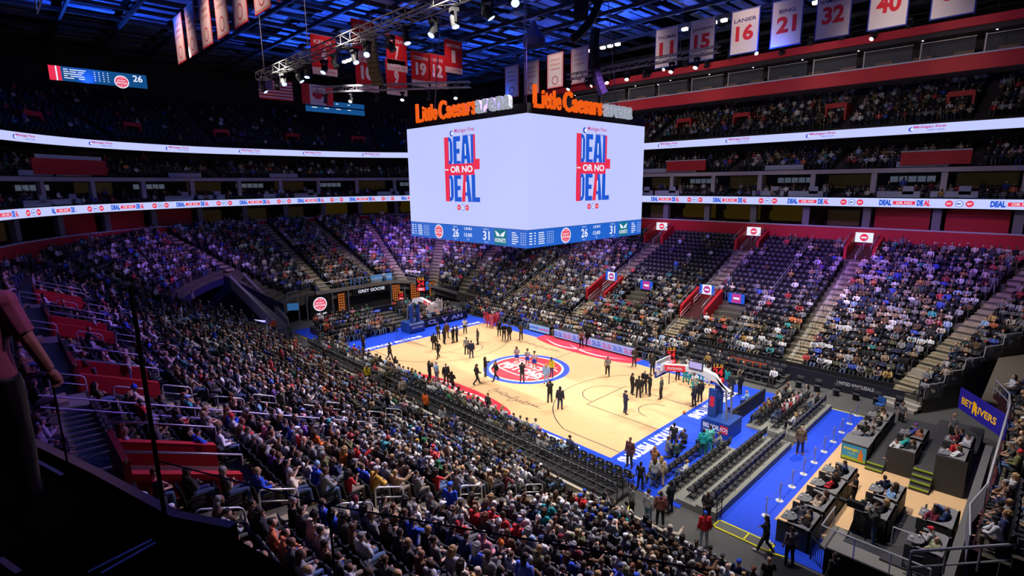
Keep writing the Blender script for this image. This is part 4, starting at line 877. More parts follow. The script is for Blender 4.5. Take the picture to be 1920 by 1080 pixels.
def fixture(p, aim, sc_=1.0, glow=None, label='stage light', group=None):
    t = thing('stage_light', label, 'spotlight', p, R.uniform(-.5, .5), group, sc_)
    a = MB(); a.box((0, 0, -.1), (.34, .3, .14)); a.box((-.2, 0, -.35), (.04, .1, .4)); a.box((.2, 0, -.35), (.04, .1, .4)); a.build('yoke', dark_m, t)
    d = Vector(aim).normalized(); c = Vector((0, 0, -.45)); a = MB(); a.tube([c - d * .22, c - d * .1, c + d * .22, c + d * .25], [.08, .15, .15, .16], 12); h = a.build('lamp_head', dark_m, t)
    if glow: a = MB(); a.tube([c + d * .252, c + d * .262], .14, 14); a.build('lens', glow, h)
    return t
T1, d1, L1 = truss((-14.8, -14.75, 24.0), (14.5, -14.7, 24.2), .34, 'long lighting truss crossing above the court toward the camera'); T1.location.z = 24
for k in range(15):
    x = -14 + k * 2.0; on = k not in (1, 6, 9)
    fixture((x, -14.9 + .3 * (k % 2), 23.85), (.35 + .2 * math.sin(k), -.1 + .5 * math.cos(k * 2), -.8), 1.25, lamp_m if on else None, 'moving stage light on the long truss, ' + ('lens lit blue-white' if on else 'lens dark'), 'stage lights on the long truss, ' + ('lit' if on else 'dark'))
T2, _, _ = truss((-6.5, 13, 26.2), (9.5, 13.0, 26.2), .3, 'short lighting truss behind the scoreboard sign'); T3, _, _ = truss((-21, -7.5, 24.6), (-9, 2, 24.6), .3, 'lighting truss left of the scoreboard')
for k in range(7):
    on = k % 3 != 1; fixture((-6 + k * 2.3, 12.6, 26.0), (.2, -.5, -.8), 1.3, lampw_m if on else None, 'stage light on the truss behind the scoreboard sign, ' + ('glowing white' if on else 'unlit'), 'stage lights behind the sign, ' + ('lit' if on else 'dark'))
for k in range(6):
    fixture((-20 + k * 2.0, -6.9 + k * 1.58, 24.4), (.4, -.3, -.8), 1.2, lampw_m if k % 2 else None, 'stage light on the truss left of the scoreboard, ' + ('glowing' if k % 2 else 'unlit'), 'stage lights left of the scoreboard, ' + ('lit' if k % 2 else 'dark'))
# line array speakers
def array(p, rz, n, label, m=None, bend=.09, sc_=1.0, w_=1.1, flip=1):
    t = thing('line_array_speaker', label, 'speaker', p, rz, None, sc_); y, z, an = 0.0, 0.0, -.15
    for k in range(n):
        a = MB(); a.box((0, y, z), (w_, .6, .42), 0, 0, Matrix.Rotation(flip * an, 3, 'X')); a.build('speaker_cabinet', m or black_m, t); z -= .45 * math.cos(an); y += flip * .45 * math.sin(an); an += bend
    a = MB(); a.tube([(0, 0, .2), (0, 0, 7)], .03, 4); a.build('hanging_cable', steel_m, t); return t
tan_m = mm('speaker_tan', (.12, .1, .05), .6)
array((-7.5, -9.0, 27.2), .6, 12, 'curved tan speaker array hanging over the left of the court', tan_m, .075, .75, 1.1, 1)
array((3.0, 5.0, 27.6), -.6, 14, 'black curved speaker array hanging beyond the scoreboard corner', None, .05, .8)
array((9.0, -2.5, 28.6), 2.3, 14, 'black curved speaker column near the white numbered banners', None, .09, .75, 1.0); array((8.2, -3.2, 28.4), .4, 8, 'straight black speaker column near the white numbered banners', None, .0, .75)
array((18.5, -3.5, 27.0), .9, 5, 'short black speaker cluster at the upper right', None, .08, .8)
t = thing('duct_horn', 'blue and tan cone shaped speaker horn above the scoreboard', 'speaker', (4.2, -3.4, 25.2)); a = MB(); a.tube([(0, 0, 1.4), (0, 0, .7), (0, 0, .2), (0, 0, -.2)], [.1, .45, .8, .7], 14); a.build('cone', mm('horn_blue', (.08, .12, .3), .6), t)
# bowl floodlight strips up in the roof: rows of small white lamps
for k, (x, y, n, lb) in enumerate(((-3, 26, 7, 'string of white roof floodlights above the title banners'), (-40, 6, 5, 'bright cluster of white roof floodlights at the far end'), (12, 27, 6, 'white roof floodlights above the numbered banners'), (-14, 26, 5, 'small white roof floodlights behind the black speaker stack'))):
    t = thing('floodlight_row', lb, 'floodlights', (x, y, 32.2))
    a = MB(); a.box((n * .55, 0, .25), (n * 1.15, .3, .12)); a.build('mounting_bar', dark_m, t)
    for i in range(n): a = MB(); a.box((i * 1.1, -.1, 0), (.55, .4, .25)); a.build('lamp', lampw_m, t)
# cables down from the roof
for k, (x, y, z0) in enumerate(((-14, -14.7, 24.6), (-6, -14.7, 24.6), (4, -14.7, 24.6), (12, -14.7, 24.6), (-18, -4, 25), (-12, 0, 25), (-4, 13, 26.8), (6, 13, 26.8))):
    a = MB(); a.tube([(0, 0, 0), (0, 0, 34 - z0)], .025, 4); o = a.build('hanging_cable', steel_m, None, False, (x, y, z0)); tag(o, 'thin steel cable running from a truss up to the roof', 'cable', 'truss hanging cables')
# ================================================================== press bridge with red fascia on the long side
GX0, GX1 = -26, 36
mb = MB(); mb.bb((GX0, 29.9, 24.9), (GX1, 30.3, 26.15)); struct('wall_bridge_lower_fascia', mb, red_m)
mb = MB(); mb.bb((GX0, 29.8, 26.12), (GX1, 30.35, 26.24)); struct('trim_6', mb, lgrey_m)
mb = MB(); mb.bb((GX0, 30.3, 25.0), (GX1, 34, 25.2)); mb.bb((GX0, 34, 25), (GX1, 34.2, 29)); mb.bb((GX0, 30.0, 28.0), (GX1, 34, 28.4)); struct('wall_bridge_body', mb, mm('bridge_grey', (.03, .026, .03), .7))
mb = MB(); mb.bb((GX0, 29.7, 28.4), (GX1, 30.0, 29.1)); struct('wall_bridge_upper_fascia', mb, red_m)
mb = MB()
for k in range(21): mb.bb((GX0 + k * 3.0 + .1, 32.4, 26.1), (GX0 + k * 3.0 + 1.5, 32.5, 26.95))
struct('wall_bridge_wood_panels', mb, mm('bridge_wood', (.2, .1, .055), .7))
for k in range(14):
    x = GX0 + 2 + k * 4.4; t = thing('bridge_window_frame', 'thin steel window frame on the press bridge above the red fascia', 'window frame', (x, 30.4, 26.2), 0, 'press bridge window frames')
    a = MB(); a.box((0, 0, .8), (.12, .12, 1.6)); a.box((1.9, 0, 1.5), (3.8, .1, .08)); a.build('frame', rail_m2, t); a = MB(); a.box((1.9, .06, .75), (3.7, .02, 1.3)); a.build('glass', mm('bridge_glass', (.5, .55, .6), .05, alpha=.05), t)
for k in range(24):
    x = GX0 + 1 + k * 2.5; a = MB(); a.ell((0, 0, 0), (.07, .07, .05), 8, 5); o = a.build('downlight', lampw_m, None, False, (x, 30.6 + (k % 2) * 1.3, 28.0)); tag(o, 'tiny round white downlight under the press bridge roof', 'light', 'press bridge downlights')
for k in range(14):
    x = -16 + k * 2.7; fixture((x, 29.5, 29.9 if k % 3 else 29.4), (-.2 + .2 * (k % 3), -.7, -.6), 1.3, lampw_m if k % 4 == 0 else None, 'black stage light clamped along the upper bridge rail, ' + ('lit' if k % 4 == 0 else 'unlit'), 'stage lights on the upper bridge rail, ' + ('lit' if k % 4 == 0 else 'dark'))
t = thing('bridge_railing', 'black pipe railing along the top of the press bridge', 'railing', (0, 29.6, 29.1)); a = MB()
a.tube([(GX0, 0, 1.0), (GX1, 0, 1.0)], .03, 5); a.tube([(GX0, 0, .5), (GX1, 0, .5)], .025, 5)
for k in range(42): a.tube([(GX0 + k * 1.5, 0, 0), (GX0 + k * 1.5, 0, 1)], .025, 4)
a.build('pipes', dark_m, t)
# left-hand catwalk frame with tiles under it (upper left)
t = thing('catwalk_frame', 'pale steel catwalk frame at the upper left corner of the roof', 'catwalk', (-24, -27, 28.5)); a = MB()
for k in range(5): a.tube([(k * 2.2, 0, 0), (k * 2.2, 0, 3.5)], .06, 5); a.tube([(k * 2.2, 0, 0), (k * 2.2 + 2.2, 0, 3.5)], .03, 4)
a.tube([(0, 0, 0), (11, 0, 0)], .06, 5); a.tube([(0, 0, 1.2), (11, 0, 1.2)], .05, 5); a.build('tubes', rail_m, t)
# ================================================================== seats and crowd
AISLES = (-17, -5.7, 5.7, 17)
def zrow(st_z0, rise, k): return st_z0 + k * rise
VOMS = {'near': [(14.2, 16, 19), (3.8, 16, 19), (-7.6, 16, 19), (-19, 16, 19)], 'far': [(-5.7, 4, 8), (6.2, 4, 8), (-6.5, 19, 22), (5.6, 19, 22), (16.8, 19, 22), (-.9, 5, 8), (0.6 + 11.3 - 2.6, 5, 8)]}
seats = []   # (pos, n, kind)
def add_row(side, st_list, k, dist=None):
    pass
def straight(side, fixed, n, lo, hi, z0, rise, rows, axis):
    for k in rows:
        d = k * ROWD + .52; m_ = int((hi - lo) / .54)
        for i in range(m_):
            c = lo + (i + .5) * (hi - lo) / m_
            al = AISLES if axis == 'x' else (-3.5, 3.5)
            if any(abs(c - a_) < .85 for a_ in al): continue
            if side == 'near' and k == 19: continue
            if any(abs(c - vx) < 1.35 and k0 - 1 <= k < k1 + (0 if side == 'near' else 0) for vx, k0, k1 in VOMS.get(side, ())): continue
            p = (c, fixed + n[1] * d, z0 + k * rise) if axis == 'x' else (fixed + n[0] * d, c, z0 + k * rise)
            seats.append((p, n, side, k, i))
straight('near', -13.4, (0, -1), -22, 25.2, 1.0, .365, range(0, NROW), 'x')
straight('far', 13.4, (0, 1), -22, 22, 1.0, .365, range(0, NROW), 'x')
straight('left', -30.4, (-1, 0), -5, 5, 3.3, .33, range(0, NROW), 'y')
straight('right', 30.4, (1, 0), -9.4, 5, 3.5, .34, range(0, 14), 'y')
def arcs(side, cx_, cy_, d0, d1, zf, rows, aisles, skip=None):
    for k in rows:
        r = 8.4 + k * ROWD + .52; n_ = int(abs(math.radians(d1 - d0)) * r / .54)
        for i in range(n_):
            t = (i + .5) / n_; dg = lerp(d0, d1, t)
            if any(abs(math.radians(dg - a_)) * r < .8 for a_ in aisles): continue
            if skip and skip(dg, k): continue
            z0, rise = zf(t); a_ = math.radians(dg); seats.append(((cx_ + r * math.cos(a_), cy_ + r * math.sin(a_), z0 + k * rise), (math.cos(a_), math.sin(a_)), side, k, i))
arcs('near_left_corner', -22, -5, 270, 180, lambda t: (lerp(1, 3.3, sm(t)), lerp(.365, .33, sm(t))), range(1, NROW), (250, 205, 240), lambda dg, k: (208 < dg < 242 and k < 10) or (k == 19 and dg > 225))
arcs('far_left_corner', -22, 5, 180, 90, lambda t: (lerp(3.3, 1, sm(t)), lerp(.33, .365, sm(t))), range(1, NROW), (165, 138, 112))
arcs('far_right_corner', 22, 5, 90, 63, lambda t: (1.0, .365), range(0, NROW), (73,))
arcs('right_corner', 22, 5, 26, 0, lambda t: (3.5, .34), range(0, 14), ())
# upper levels along the balcony line
up_seats = []
def upper(rows, d0, dd, z0, dz, lvl_, sp=.56):
    for k in rows:
        n_ = int(US_END / sp)
        for i in range(n_):
            s_ = (i + .5) * sp
            if (s_ % 11.5) < 1.1: continue
            base, n = on_u(s_); p = base + n * (d0 + k * dd); up_seats.append(((p.x, p.y, z0 + k * dz), (n.x, n.y), lvl_, k, i))
upper(range(3), 1.75, .9, 13.6, .35, 'loge'); upper(range(5), 2.6, .9, 17.0, .36, 'club'); upper(range(1, 15), 2.0, .85, 20.9, .47, 'upper')
def occ(side, u, v, k):
    if side == 'near':
        if u < 250 and v > 560: return .25
        if u < 420 and 560 < v < 800: return .55
        return .95
    if side == 'near_left_corner': return .8 if u > 250 else .55
    if side in ('left', 'far_left_corner'): return .95 if v > 440 else .8
    if side == 'right' or side == 'right_corner': return .85
    if side == 'far_right_corner': return .86 if v > 470 else .7
    if side == 'far':
        if u < 1150: return .95
        if u > 1560: return .87 if v > 500 else .72
        if v < 520: return .16 if u > 1190 else .6
        if v < 600 and u > 1360: return .22 if u < 1500 else .5
        return .72
    if side == 'upper': return .62 if u > 1200 else .14 if u < 760 else .6
    if side == 'club': return .55 if u > 1200 else .35
    if side == 'loge': return .4 if u > 1200 else .3
    return .8
TOPS = [('black', (.012, .012, .014), 17), ('charcoal', (.045, .045, .05), 15), ('grey', (.17, .17, .18), 15), ('light grey', (.34, .34, .36), 10), ('white', (.66, .66, .68), 11), ('cream', (.56, .48, .36), 6), ('navy', (.02, .03, .10), 8),
        ('royal blue', (.015, .06, .5), 5.5), ('red', (.5, .018, .025), 4), ('maroon', (.16, .012, .025), 2.5), ('teal', (.01, .27, .29), 2), ('brown', (.13, .065, .03), 6), ('tan', (.34, .22, .12), 6), ('olive', (.10, .10, .04), 3),
        ('pink', (.55, .2, .26), 1.2), ('orange', (.65, .14, .02), 1), ('light blue', (.25, .4, .62), 3), ('green', (.02, .16, .06), 0.7), ('mustard', (.45, .26, .03), 1.1), ('purple', (.14, .04, .3), 0.8)]
HAIRC = [('black', (.008, .006, .005), 5), ('dark brown', (.025, .013, .007), 7), ('brown', (.07, .035, .016), 5), ('blonde', (.32, .2, .08), 3), ('grey', (.25, .25, .25), 2), ('auburn', (.14, .04, .015), 1)]
SKINS = [(.50, .28, .19), (.44, .25, .17), (.56, .33, .24), (.36, .19, .12), (.17, .08, .045), (.09, .045, .028), (.26, .14, .085)]
def wpick(r_, L): return r_.choices(L, [x[2] for x in L])[0]
LEGC = [(.012, .014, .02), (.02, .02, .022), (.03, .05, .12), (.06, .1, .2), (.012, .012, .012), (.16, .13, .09), (.1, .1, .11)]
rr = random.Random(77)
people = []; chairs_all = []
def rz_of(n): return math.atan2(-n[1], -n[0]) - PI / 2
def consider(p, n, side, k, i, z_off=0.0, pr=None):
    u, v, z = (float(q_[0]) for q_ in px([(p[0], p[1], p[2] + .6)]))
    if z < .8 or not (-240 < u < 2160 and -80 < v < 1190): return
    chairs_all.append((p, n, side, k, i, z, u, v))
    if rr.random() < (occ(side, u, v, k) if pr is None else pr): people.append((p, n, side, k, i, z, u, v))
for s_ in seats: consider(*s_)
for s_ in up_seats: consider(*s_)
# ---- courtside rows (folding chairs)
court_chairs = []
def frow(x0, y0, x1, y1, n_dir, z, sp, side, k, pr):
    L = math.hypot(x1 - x0, y1 - y0); m_ = int(L / sp)
    for i in range(m_):
        t = (i + .5) / m_; p = (lerp(x0, x1, t), lerp(y0, y1, t), z); u, v, dz = (float(q_[0]) for q_ in px([(p[0], p[1], p[2] + .5)]))
        court_chairs.append((p, n_dir, side, k, i, dz, u, v))
        pp = pr(p) if callable(pr) else pr
        if rr.random() < pp: people.append((p, n_dir, side, k, i, dz, u, v))
frow(-19.5, -9.1, 16.9, -9.1, (0, -1), .0, .58, 'courtside', 0, lambda p: .93 if p[0] < 10 else .35)
frow(-19.5, -9.9, 16.9, -9.9, (0, -1), .1, .58, 'courtside', 1, lambda p: .88 if p[0] < 5 else .7 if p[0] < 12.5 else .1)
frow(-19.5, -10.7, 16.9, -10.7, (0, -1), .2, .58, 'courtside', 2, lambda p: .6 if p[0] < -5 else .5 if 7 < p[0] < 12 else .1)
for k, x in enumerate((17.7, 18.75, 19.8, 20.85)):
    if k == 0: continue
    frow(x, 8.4, x, 2.2, (1, 0), .02 + .13 * k, .58, 'baseline', k, lambda p: .85 if k < 3 else .5)
for k, x in enumerate((17.7, 18.75, 19.8, 20.85)):
    frow(x, (-2.0 if k < 2 else .6), x, -8.7, (1, 0), .02 + .13 * k, .58, 'baseline', k, lambda p, k=k: (.85 if p[1] > 2.5 else .3 if p[1] > -3 else .13) if k != 3 else (.5 if p[1] > 3 else .12))
for k, y in enumerate((9.65, 10.6, 11.5, 12.4)):
    frow(-21, y, 8.6, y, (0, 1), .02 + .15 * k, .6, 'far_courtside', k, .88)
    if k > 0: frow(9.2, y, 17.0, y, (0, 1), .02 + .12 * k, .6, 'visitor_bench', k, .12 if k > 1 else .25)
for k, x in enumerate((-19.0, -20.1, -21.2, -22.3, -23.4, -24.5)):
    frow(x, -8.0, x, -1.2, (-1, 0), .02 + .14 * k, .6, 'far_baseline', k, .9); frow(x, 1.8, x, 8.0, (-1, 0), .02 + .14 * k, .6, 'far_baseline', k, .9)
frow(17.6, 11.6, 25.2, 12.2, (0, 1), 0, 1.15, 'visitor_bench', 0, .35)
# far right end wall rows are ready; now split: nearest 300 people as objects, the rest one crowd
deck_v = lambda u: 812 + u * .43
def visible(q_): return -5 < q_[6] < 1925 and -5 < q_[7] < 1100 and q_[7] < deck_v(q_[6]) - 8
SKIP_PX = []   # places where hand placed people stand
vis = sorted([q_ for q_ in people if visible(q_)], key=lambda q_: q_[5])
NEAR_P = vis[:285]; near_set = set(id(q_) for q_ in NEAR_P)
SIT = ('sit_rest', 'sit_phone', 'sit_lean', 'sit_arms', 'sit_clap', 'sit_point'); SITW = (5, 4, 4, 3, 1.5, .7)
PHR = {'sit_rest': 'hands on knees', 'sit_phone': 'hands held together', 'sit_lean': 'leaning forward', 'sit_arms': 'arms crossed', 'sit_clap': 'clapping', 'sit_point': 'one arm out'}
WHERE = {'near': 'in the big near stand', 'courtside': 'on the near sideline chairs', 'baseline': 'on the baseline risers', 'right': 'in the stand past the railing', 'right_corner': 'above the blue and yellow sign', 'far_right_corner': 'beside the corner stairs', 'far': 'in the far stand'}
GARM = {'tee': 't-shirt', 'hoodie': 'hoodie', 'coat': 'jacket'}
def hairspec(r_):
    st = r_.choices(('short', 'long', 'bun', 'cap', 'beanie', 'bald', 'curly', 'hood'), (9, 6, 2, 4, 2.4, 1.4, 1, .8))[0]
    if st in ('cap', 'beanie'): c = wpick(r_, TOPS); return (st, c[1]), c[0] + ' ' + st
    if st == 'bald': return (st, (0, 0, 0)), 'bald head'
    if st == 'hood': return (st, None), 'hood up'
    c = wpick(r_, HAIRC); return (st, c[1]), (st + ' ' if st != 'bun' else '') + c[0] + (' hair' if st != 'bun' else ' ponytail')
labels_used = set(); prev = None
for q_ in sorted(NEAR_P, key=lambda q_: (q_[2], q_[3], q_[4])):
    p, n, side, k, i, dz, u, v = q_
    for tries in range(60):
        c = wpick(rr, TOPS); g_ = rr.choices(('tee', 'hoodie', 'coat'), (2, 5, 3))[0]; hs, hl = hairspec(rr); kd = rr.choices(SIT, SITW)[0]
        if hs[1] is None: hs = (hs[0], c[1])
        lb = 'person in %s %s, %s, %s, next to one in %s' % (c[0], GARM[g_], hl, PHR[kd], prev or 'black')
        if lb not in labels_used and len(lb.split()) <= 16: break
    labels_used.add(lb); prev = c[0]
    jit = rr.uniform(-.18, .18)
    q2 = make_person('spectator', (p[0] + rr.uniform(-.03, .03), p[1] + rr.uniform(-.03, .03), p[2]), rz_of(n) + jit, kd, rr.choice(SKINS), (g_, c[1]), rr.choice(LEGC), hs, None, 'trousers', rr.uniform(.94, 1.04), lb, {'near': 'spectators in the near stand', 'courtside': 'spectators on the near sideline chairs', 'baseline': 'spectators on the baseline risers'}.get(side, 'spectators in the stand past the railing'))
# crowd mesh
protos = [(kd, st) for kd in ('sit_rest', 'sit_lean', 'sit_arms', 'sit_phone') for st in (0, 1, 2)]
PD = {pr: crowd_proto(*pr) for pr in protos}
PD[('stand', 0)] = crowd_proto('stand', 0); PD[('stand', 1)] = crowd_proto('stand', 1)
def batch(lst, name, label, cat):
    Vs, Fs, Ts = [], [], []; o = 0
    for q_ in lst:
        p, n = q_[0], q_[1]; pr = rr.choice(protos) if rr.random() > .035 else ('stand', rr.choice((0, 1)))
        v, f, t = PD[pr]; a_ = rz_of(n) + rr.uniform(-.25, .25); c_, s_ = math.cos(a_), math.sin(a_); sc_ = rr.uniform(.93, 1.06)
        w_ = v * sc_; yy = w_[:, 1] + (.35 if pr[0] == 'stand' else 0)
        X = np.stack([w_[:, 0] * c_ - yy * s_ + p[0], w_[:, 0] * s_ + yy * c_ + p[1], w_[:, 2] + p[2]], 1)
        top = np.array(wpick(rr, TOPS)[1]); sk = np.array(rr.choice(SKINS)); hr = np.array(wpick(rr, HAIRC)[1]) if pr[1] != 2 else np.array(wpick(rr, TOPS)[1]); lg = np.array(rr.choice(LEGC))
        top = top * .8 + top.mean() * .2; top = np.clip(top * rr.uniform(.8, 1.3), 0, .8); inn = top if rr.random() < .6 else np.array(rr.choice(((.6, .6, .62), (.03, .03, .035), (.3, .3, .3), (.02, .05, .3), (.01, .2, .2)))); cols = np.stack([np.minimum(sk * 1.2, .8), hr, top, lg, inn])
        Vs.append(X); Fs.append(f + o); Ts.append(cols[t]); o += len(X)
    ob = big_mesh(name, Vs, Fs, Ts, crowd_m, True); tag(ob, label, cat, None, 'stuff'); return ob
rest = [q_ for q_ in people if id(q_) not in near_set]
batch([q_ for q_ in rest if q_[2] not in ('upper', 'club', 'loge')], 'crowd', 'dense crowd of seated spectators filling the lower bowl stands', 'crowd')
batch([q_ for q_ in rest if q_[2] in ('upper', 'club', 'loge')], 'crowd', 'distant dim crowd in the club and upper deck seats', 'crowd')
print('people', len(people), 'chairs', len(chairs_all), 'courtside', len(court_chairs))
# ---- arena seats: frame (root), seat, backrest
def seat_parts():
    f = MB(); 
    for s in (-1, 1): f.box((s * .26, .08, .33), (.04, .34, .1)); f.box((s * .26, .1, .56), (.05, .34, .05))
    f.box((0, .0, .2), (.1, .08, .4)); fr_ = f.mesh('seat_frame', dark_m)
    b = MB(); n = 8; prof = []
    for i in range(n + 1):
        t = i / n; x = lerp(-.24, .24, t); y = -.24 + .05 * (2 * t - 1) ** 2; prof.append((x, y))
    for z0, z1, dy0, dy1 in ((.36, .62, .05, 0), (.62, .88, 0, -.05), (.88, .93, -.05, -.055)):
        w0 = 1 if z1 < .9 else .96
        vs = [(x, y + dy0, z0) for x, y in prof] + [(x * w0, y + dy1, z1) for x, y in prof] + [(x, y + dy0 - .045, z0) for x, y in prof] + [(x * w0, y + dy1 - .045, z1) for x, y in prof]; m_ = n + 1
        fs = [(i, i + 1, m_ + i + 1, m_ + i) for i in range(n)] + [(2 * m_ + i, 3 * m_ + i, 3 * m_ + i + 1, 2 * m_ + i + 1) for i in range(n)] + [(m_ + i, m_ + i + 1, 3 * m_ + i + 1, 3 * m_ + i) for i in range(n)] + [(0, m_, 3 * m_, 2 * m_), (n, 2 * m_ + n, 3 * m_ + n, m_ + n)]
        b.add(vs, fs)
    bk = b.mesh('seat_backrest', seat_m)
    c = MB(); c.box((0, .03, .43), (.46, .42, .07)); c.box((0, .03, .475), (.42, .38, .04)); cu = c.mesh('seat_cushion', seat2_m)
    c = MB(); c.box((0, -.16, .62), (.46, .09, .42)); c.box((0, -.11, .62), (.42, .04, .38)); cf = c.mesh('seat_cushion_folded', seat2_m)
    return fr_, bk, cu, cf
SP = seat_parts()
occ_ids = set((q_[2], q_[3], q_[4]) for q_ in people)
cv = sorted([q_ for q_ in chairs_all if visible(q_) and q_[2] not in ('upper', 'club', 'loge')], key=lambda q_: q_[5]); NEAR_S = cv[:300]; ns = set(id(q_) for q_ in NEAR_S)
for q_ in NEAR_S:
    p, n, side, k, i = q_[:5]; full = (side, k, i) in occ_ids
    o = link('arena_seat', SP[0], None, p, (0, 0, rz_of(n))); 
    tag(o, ('black arena seat under a spectator ' if full else 'empty black arena seat ') + WHERE.get(side, 'in the near stand'), 'seat', ('occupied' if full else 'empty') + ' arena seats ' + WHERE.get(side, 'in the near stand'))
    link('seat', SP[2] if full else SP[3], o); link('backrest', SP[1], o)
def lowseat():
    b = MB(); b.box((0, -.25, .64), (.48, .06, .54)); b.box((0, -.0, .44), (.46, .42, .07)); b.box((0, .0, .2), (.4, .08, .4)); V_, F_ = b.v, []
    for f in b.f: F_ += [(f[0], f[1], f[2]), (f[0], f[2], f[3])]
    return np.array(V_), np.array(F_)
lsv, lsf = lowseat()
def batch_seats(lst, name, label, m):
    Vs, Fs, Ts = [], [], []; o = 0
    for q_ in lst:
        p, n = q_[0], q_[1]; a_ = rz_of(n); c_, s_ = math.cos(a_), math.sin(a_)
        X = np.stack([lsv[:, 0] * c_ - lsv[:, 1] * s_ + p[0], lsv[:, 0] * s_ + lsv[:, 1] * c_ + p[1], lsv[:, 2] + p[2]], 1); Vs.append(X); Fs.append(lsf + o); o += len(X); Ts.append(np.tile(np.array([[.042, .042, .048]]), (len(lsf), 1)))
    ob = big_mesh(name, Vs, Fs, Ts, m); tag(ob, label, 'seats', None, 'stuff')
batch_seats([q_ for q_ in chairs_all if id(q_) not in ns and q_[2] not in ('upper', 'club', 'loge')], 'arena_seats', 'thousands of black arena seats in the lower bowl', seat_m)
batch_seats([q_ for q_ in chairs_all if q_[2] in ('upper', 'club', 'loge')], 'arena_seats', 'dark seats of the club and upper deck levels', seat_m)
# ---- folding chairs
def fchair():
    f = MB()
    for s in (-1, 1):
        f.tube([(s * .21, -.22, .86), (s * .21, -.2, .5), (s * .21, .2, .02)], .013, 5); f.tube([(s * .2, -.24, .02), (s * .2, .16, .43)], .013, 5)
    f.tube([(-.21, -.24, .2), (.21, -.24, .2)], .01, 4); f.tube([(-.21, .19, .04), (.21, .19, .04)], .01, 4)
    b = MB(); b.box((0, -.215, .72), (.44, .045, .3), 0, 0, Matrix.Rotation(.06, 3, 'X')); disc(b, 0, 0, .1, 0, 1, wallM((0, -.245, .74), (1, 0, 0)), 14, .055); disc(b, 0, 0, .1, 0, 1, wallM((0, -.185, .74), (-1, 0, 0)), 14, .055)
    c = MB(); c.box((0, 0, .44), (.43, .42, .07)); c.box((0, 0, .485), (.38, .37, .03))
    return f.mesh('chair_frame', dark_m), b.mesh('chair_backrest', [seat2_m, lgrey_m]), c.mesh('chair_seat', seat2_m)
FC = fchair(); court_chairs.sort(key=lambda q_: q_[5]); occ_c = set((q_[2], q_[3], round(q_[0][0], 2), round(q_[0][1], 2)) for q_ in people if q_[2] in ('courtside', 'baseline', 'far_courtside', 'visitor_bench', 'far_baseline'))
RN = {('courtside', 0): 'front row of the near sideline', ('courtside', 1): 'middle row of the near sideline', ('courtside', 2): 'back row of the near sideline', ('baseline', 0): 'lowest riser behind the near hoop', ('baseline', 1): 'second riser behind the near hoop', ('baseline', 2): 'third riser behind the near hoop', ('baseline', 3): 'top riser beside the blue walkway'}
n_c = 0
for q_ in court_chairs:
    p, n, side, k, i = q_[:5]
    if side in ('courtside', 'baseline') and n_c < 300:
        n_c += 1; o = link('folding_chair', FC[0], None, p, (0, 0, rz_of(n))); full = (side, k, round(p[0], 2), round(p[1], 2)) in occ_c
        tag(o, ('occupied' if full else 'empty') + ' black padded folding chair, ' + RN[(side, k)], 'chair', ('occupied ' if full else 'empty ') + 'folding chairs, ' + RN[(side, k)]); link('backrest', FC[1], o); link('seat', FC[2], o)
batch_seats([q_ for q_ in court_chairs if q_[2] not in ('courtside', 'baseline')] + [q_ for q_ in court_chairs if q_[2] in ('courtside', 'baseline')][300:], 'folding_chairs', 'rows of distant black folding chairs round the court', seat2_m)
# risers under the courtside rows
mb = MB(); mb.bb((-19.9, -10.15, 0), (17.2, -9.25, .09)); mb.bb((-19.9, -11.2, 0), (17.2, -10.15, .19)); struct('floor_sideline_riser', mb, mm('riser_dark', (.05, .05, .05), .7))
mb = MB()
for k, x in enumerate((18.75, 19.8, 20.85)): mb.bb((x - .55, -9.0, 0), (x + .5, -1.7 if k == 0 else .9, .13 * (k + 1))); mb.bb((x - .55, 1.9, 0), (x + .5, 8.7, .13 * (k + 1)))
struct('floor_baseline_riser', mb, mm('riser_grey', (.2, .2, .18), .7))

mb = MB()
for k, y in enumerate((10.6, 11.5, 12.4)): mb.bb((-21, y - .5, 0), (17.2, y + .5, .15 * (k + 1)))
for k, x in enumerate((-20.1, -21.2, -22.3, -23.4, -24.5)): mb.bb((x - .55, -8.2, 0), (x + .5, 8.2, .14 * (k + 1)))
struct('floor_far_risers', mb, MT['riser_dark'])
# ---- aisle steps, rails
mb = MB(); sweep(mb, stations('near') + stations('corner_near_left')[1:8], lambda s: [(18.8 * ROWD, s[2] + 18 * s[3]), (18.8 * ROWD, s[2] + 19 * s[3] + .02), (20.0 * ROWD, s[2] + 19 * s[3] + .02)]); struct('floor_cross_walkway', mb, mm('walkway_concrete', (.2, .185, .17), .8, noise=.15, nscale=1.5))
mb = MB()
for side, sg in (('near', -1), ('far', 1)):
    for ax in AISLES:
        for k in range(NROW): y = sg * (13.4 + k * ROWD); z = 1 + k * .365; mb.bb((ax - .6, y, z - .02), (ax + .6, y + sg * ROWD * .98, z + .015)); mb.bb((ax - .6, y + sg * ROWD * .5, z), (ax + .6, y + sg * ROWD, z + .18))
def radial_aisle(cx_, cy_, dg, zf, k0=0, k1=NROW):
    a_ = math.radians(dg); z0, rise = zf
    for k in range(k0, k1):
        for hh, e in ((0, .25), (.18, .68)):
            r = 8.4 + (k + e) * ROWD; mb.box((cx_ + r * math.cos(a_), cy_ + r * math.sin(a_), z0 + k * rise + hh / 2 + .01), (ROWD * .5, 1.25, .02 + hh), a_)
for dg, z0, ri in ((165, 3.1, .332), (138, 2.2, .345), (112, 1.2, .362)): radial_aisle(-22, 5, dg, (z0, ri))
radial_aisle(22, 5, 73, (1, .365)); radial_aisle(-22, -5, 250, (1.05, .364)); radial_aisle(-22, -5, 205, (3.0, .334), 9)
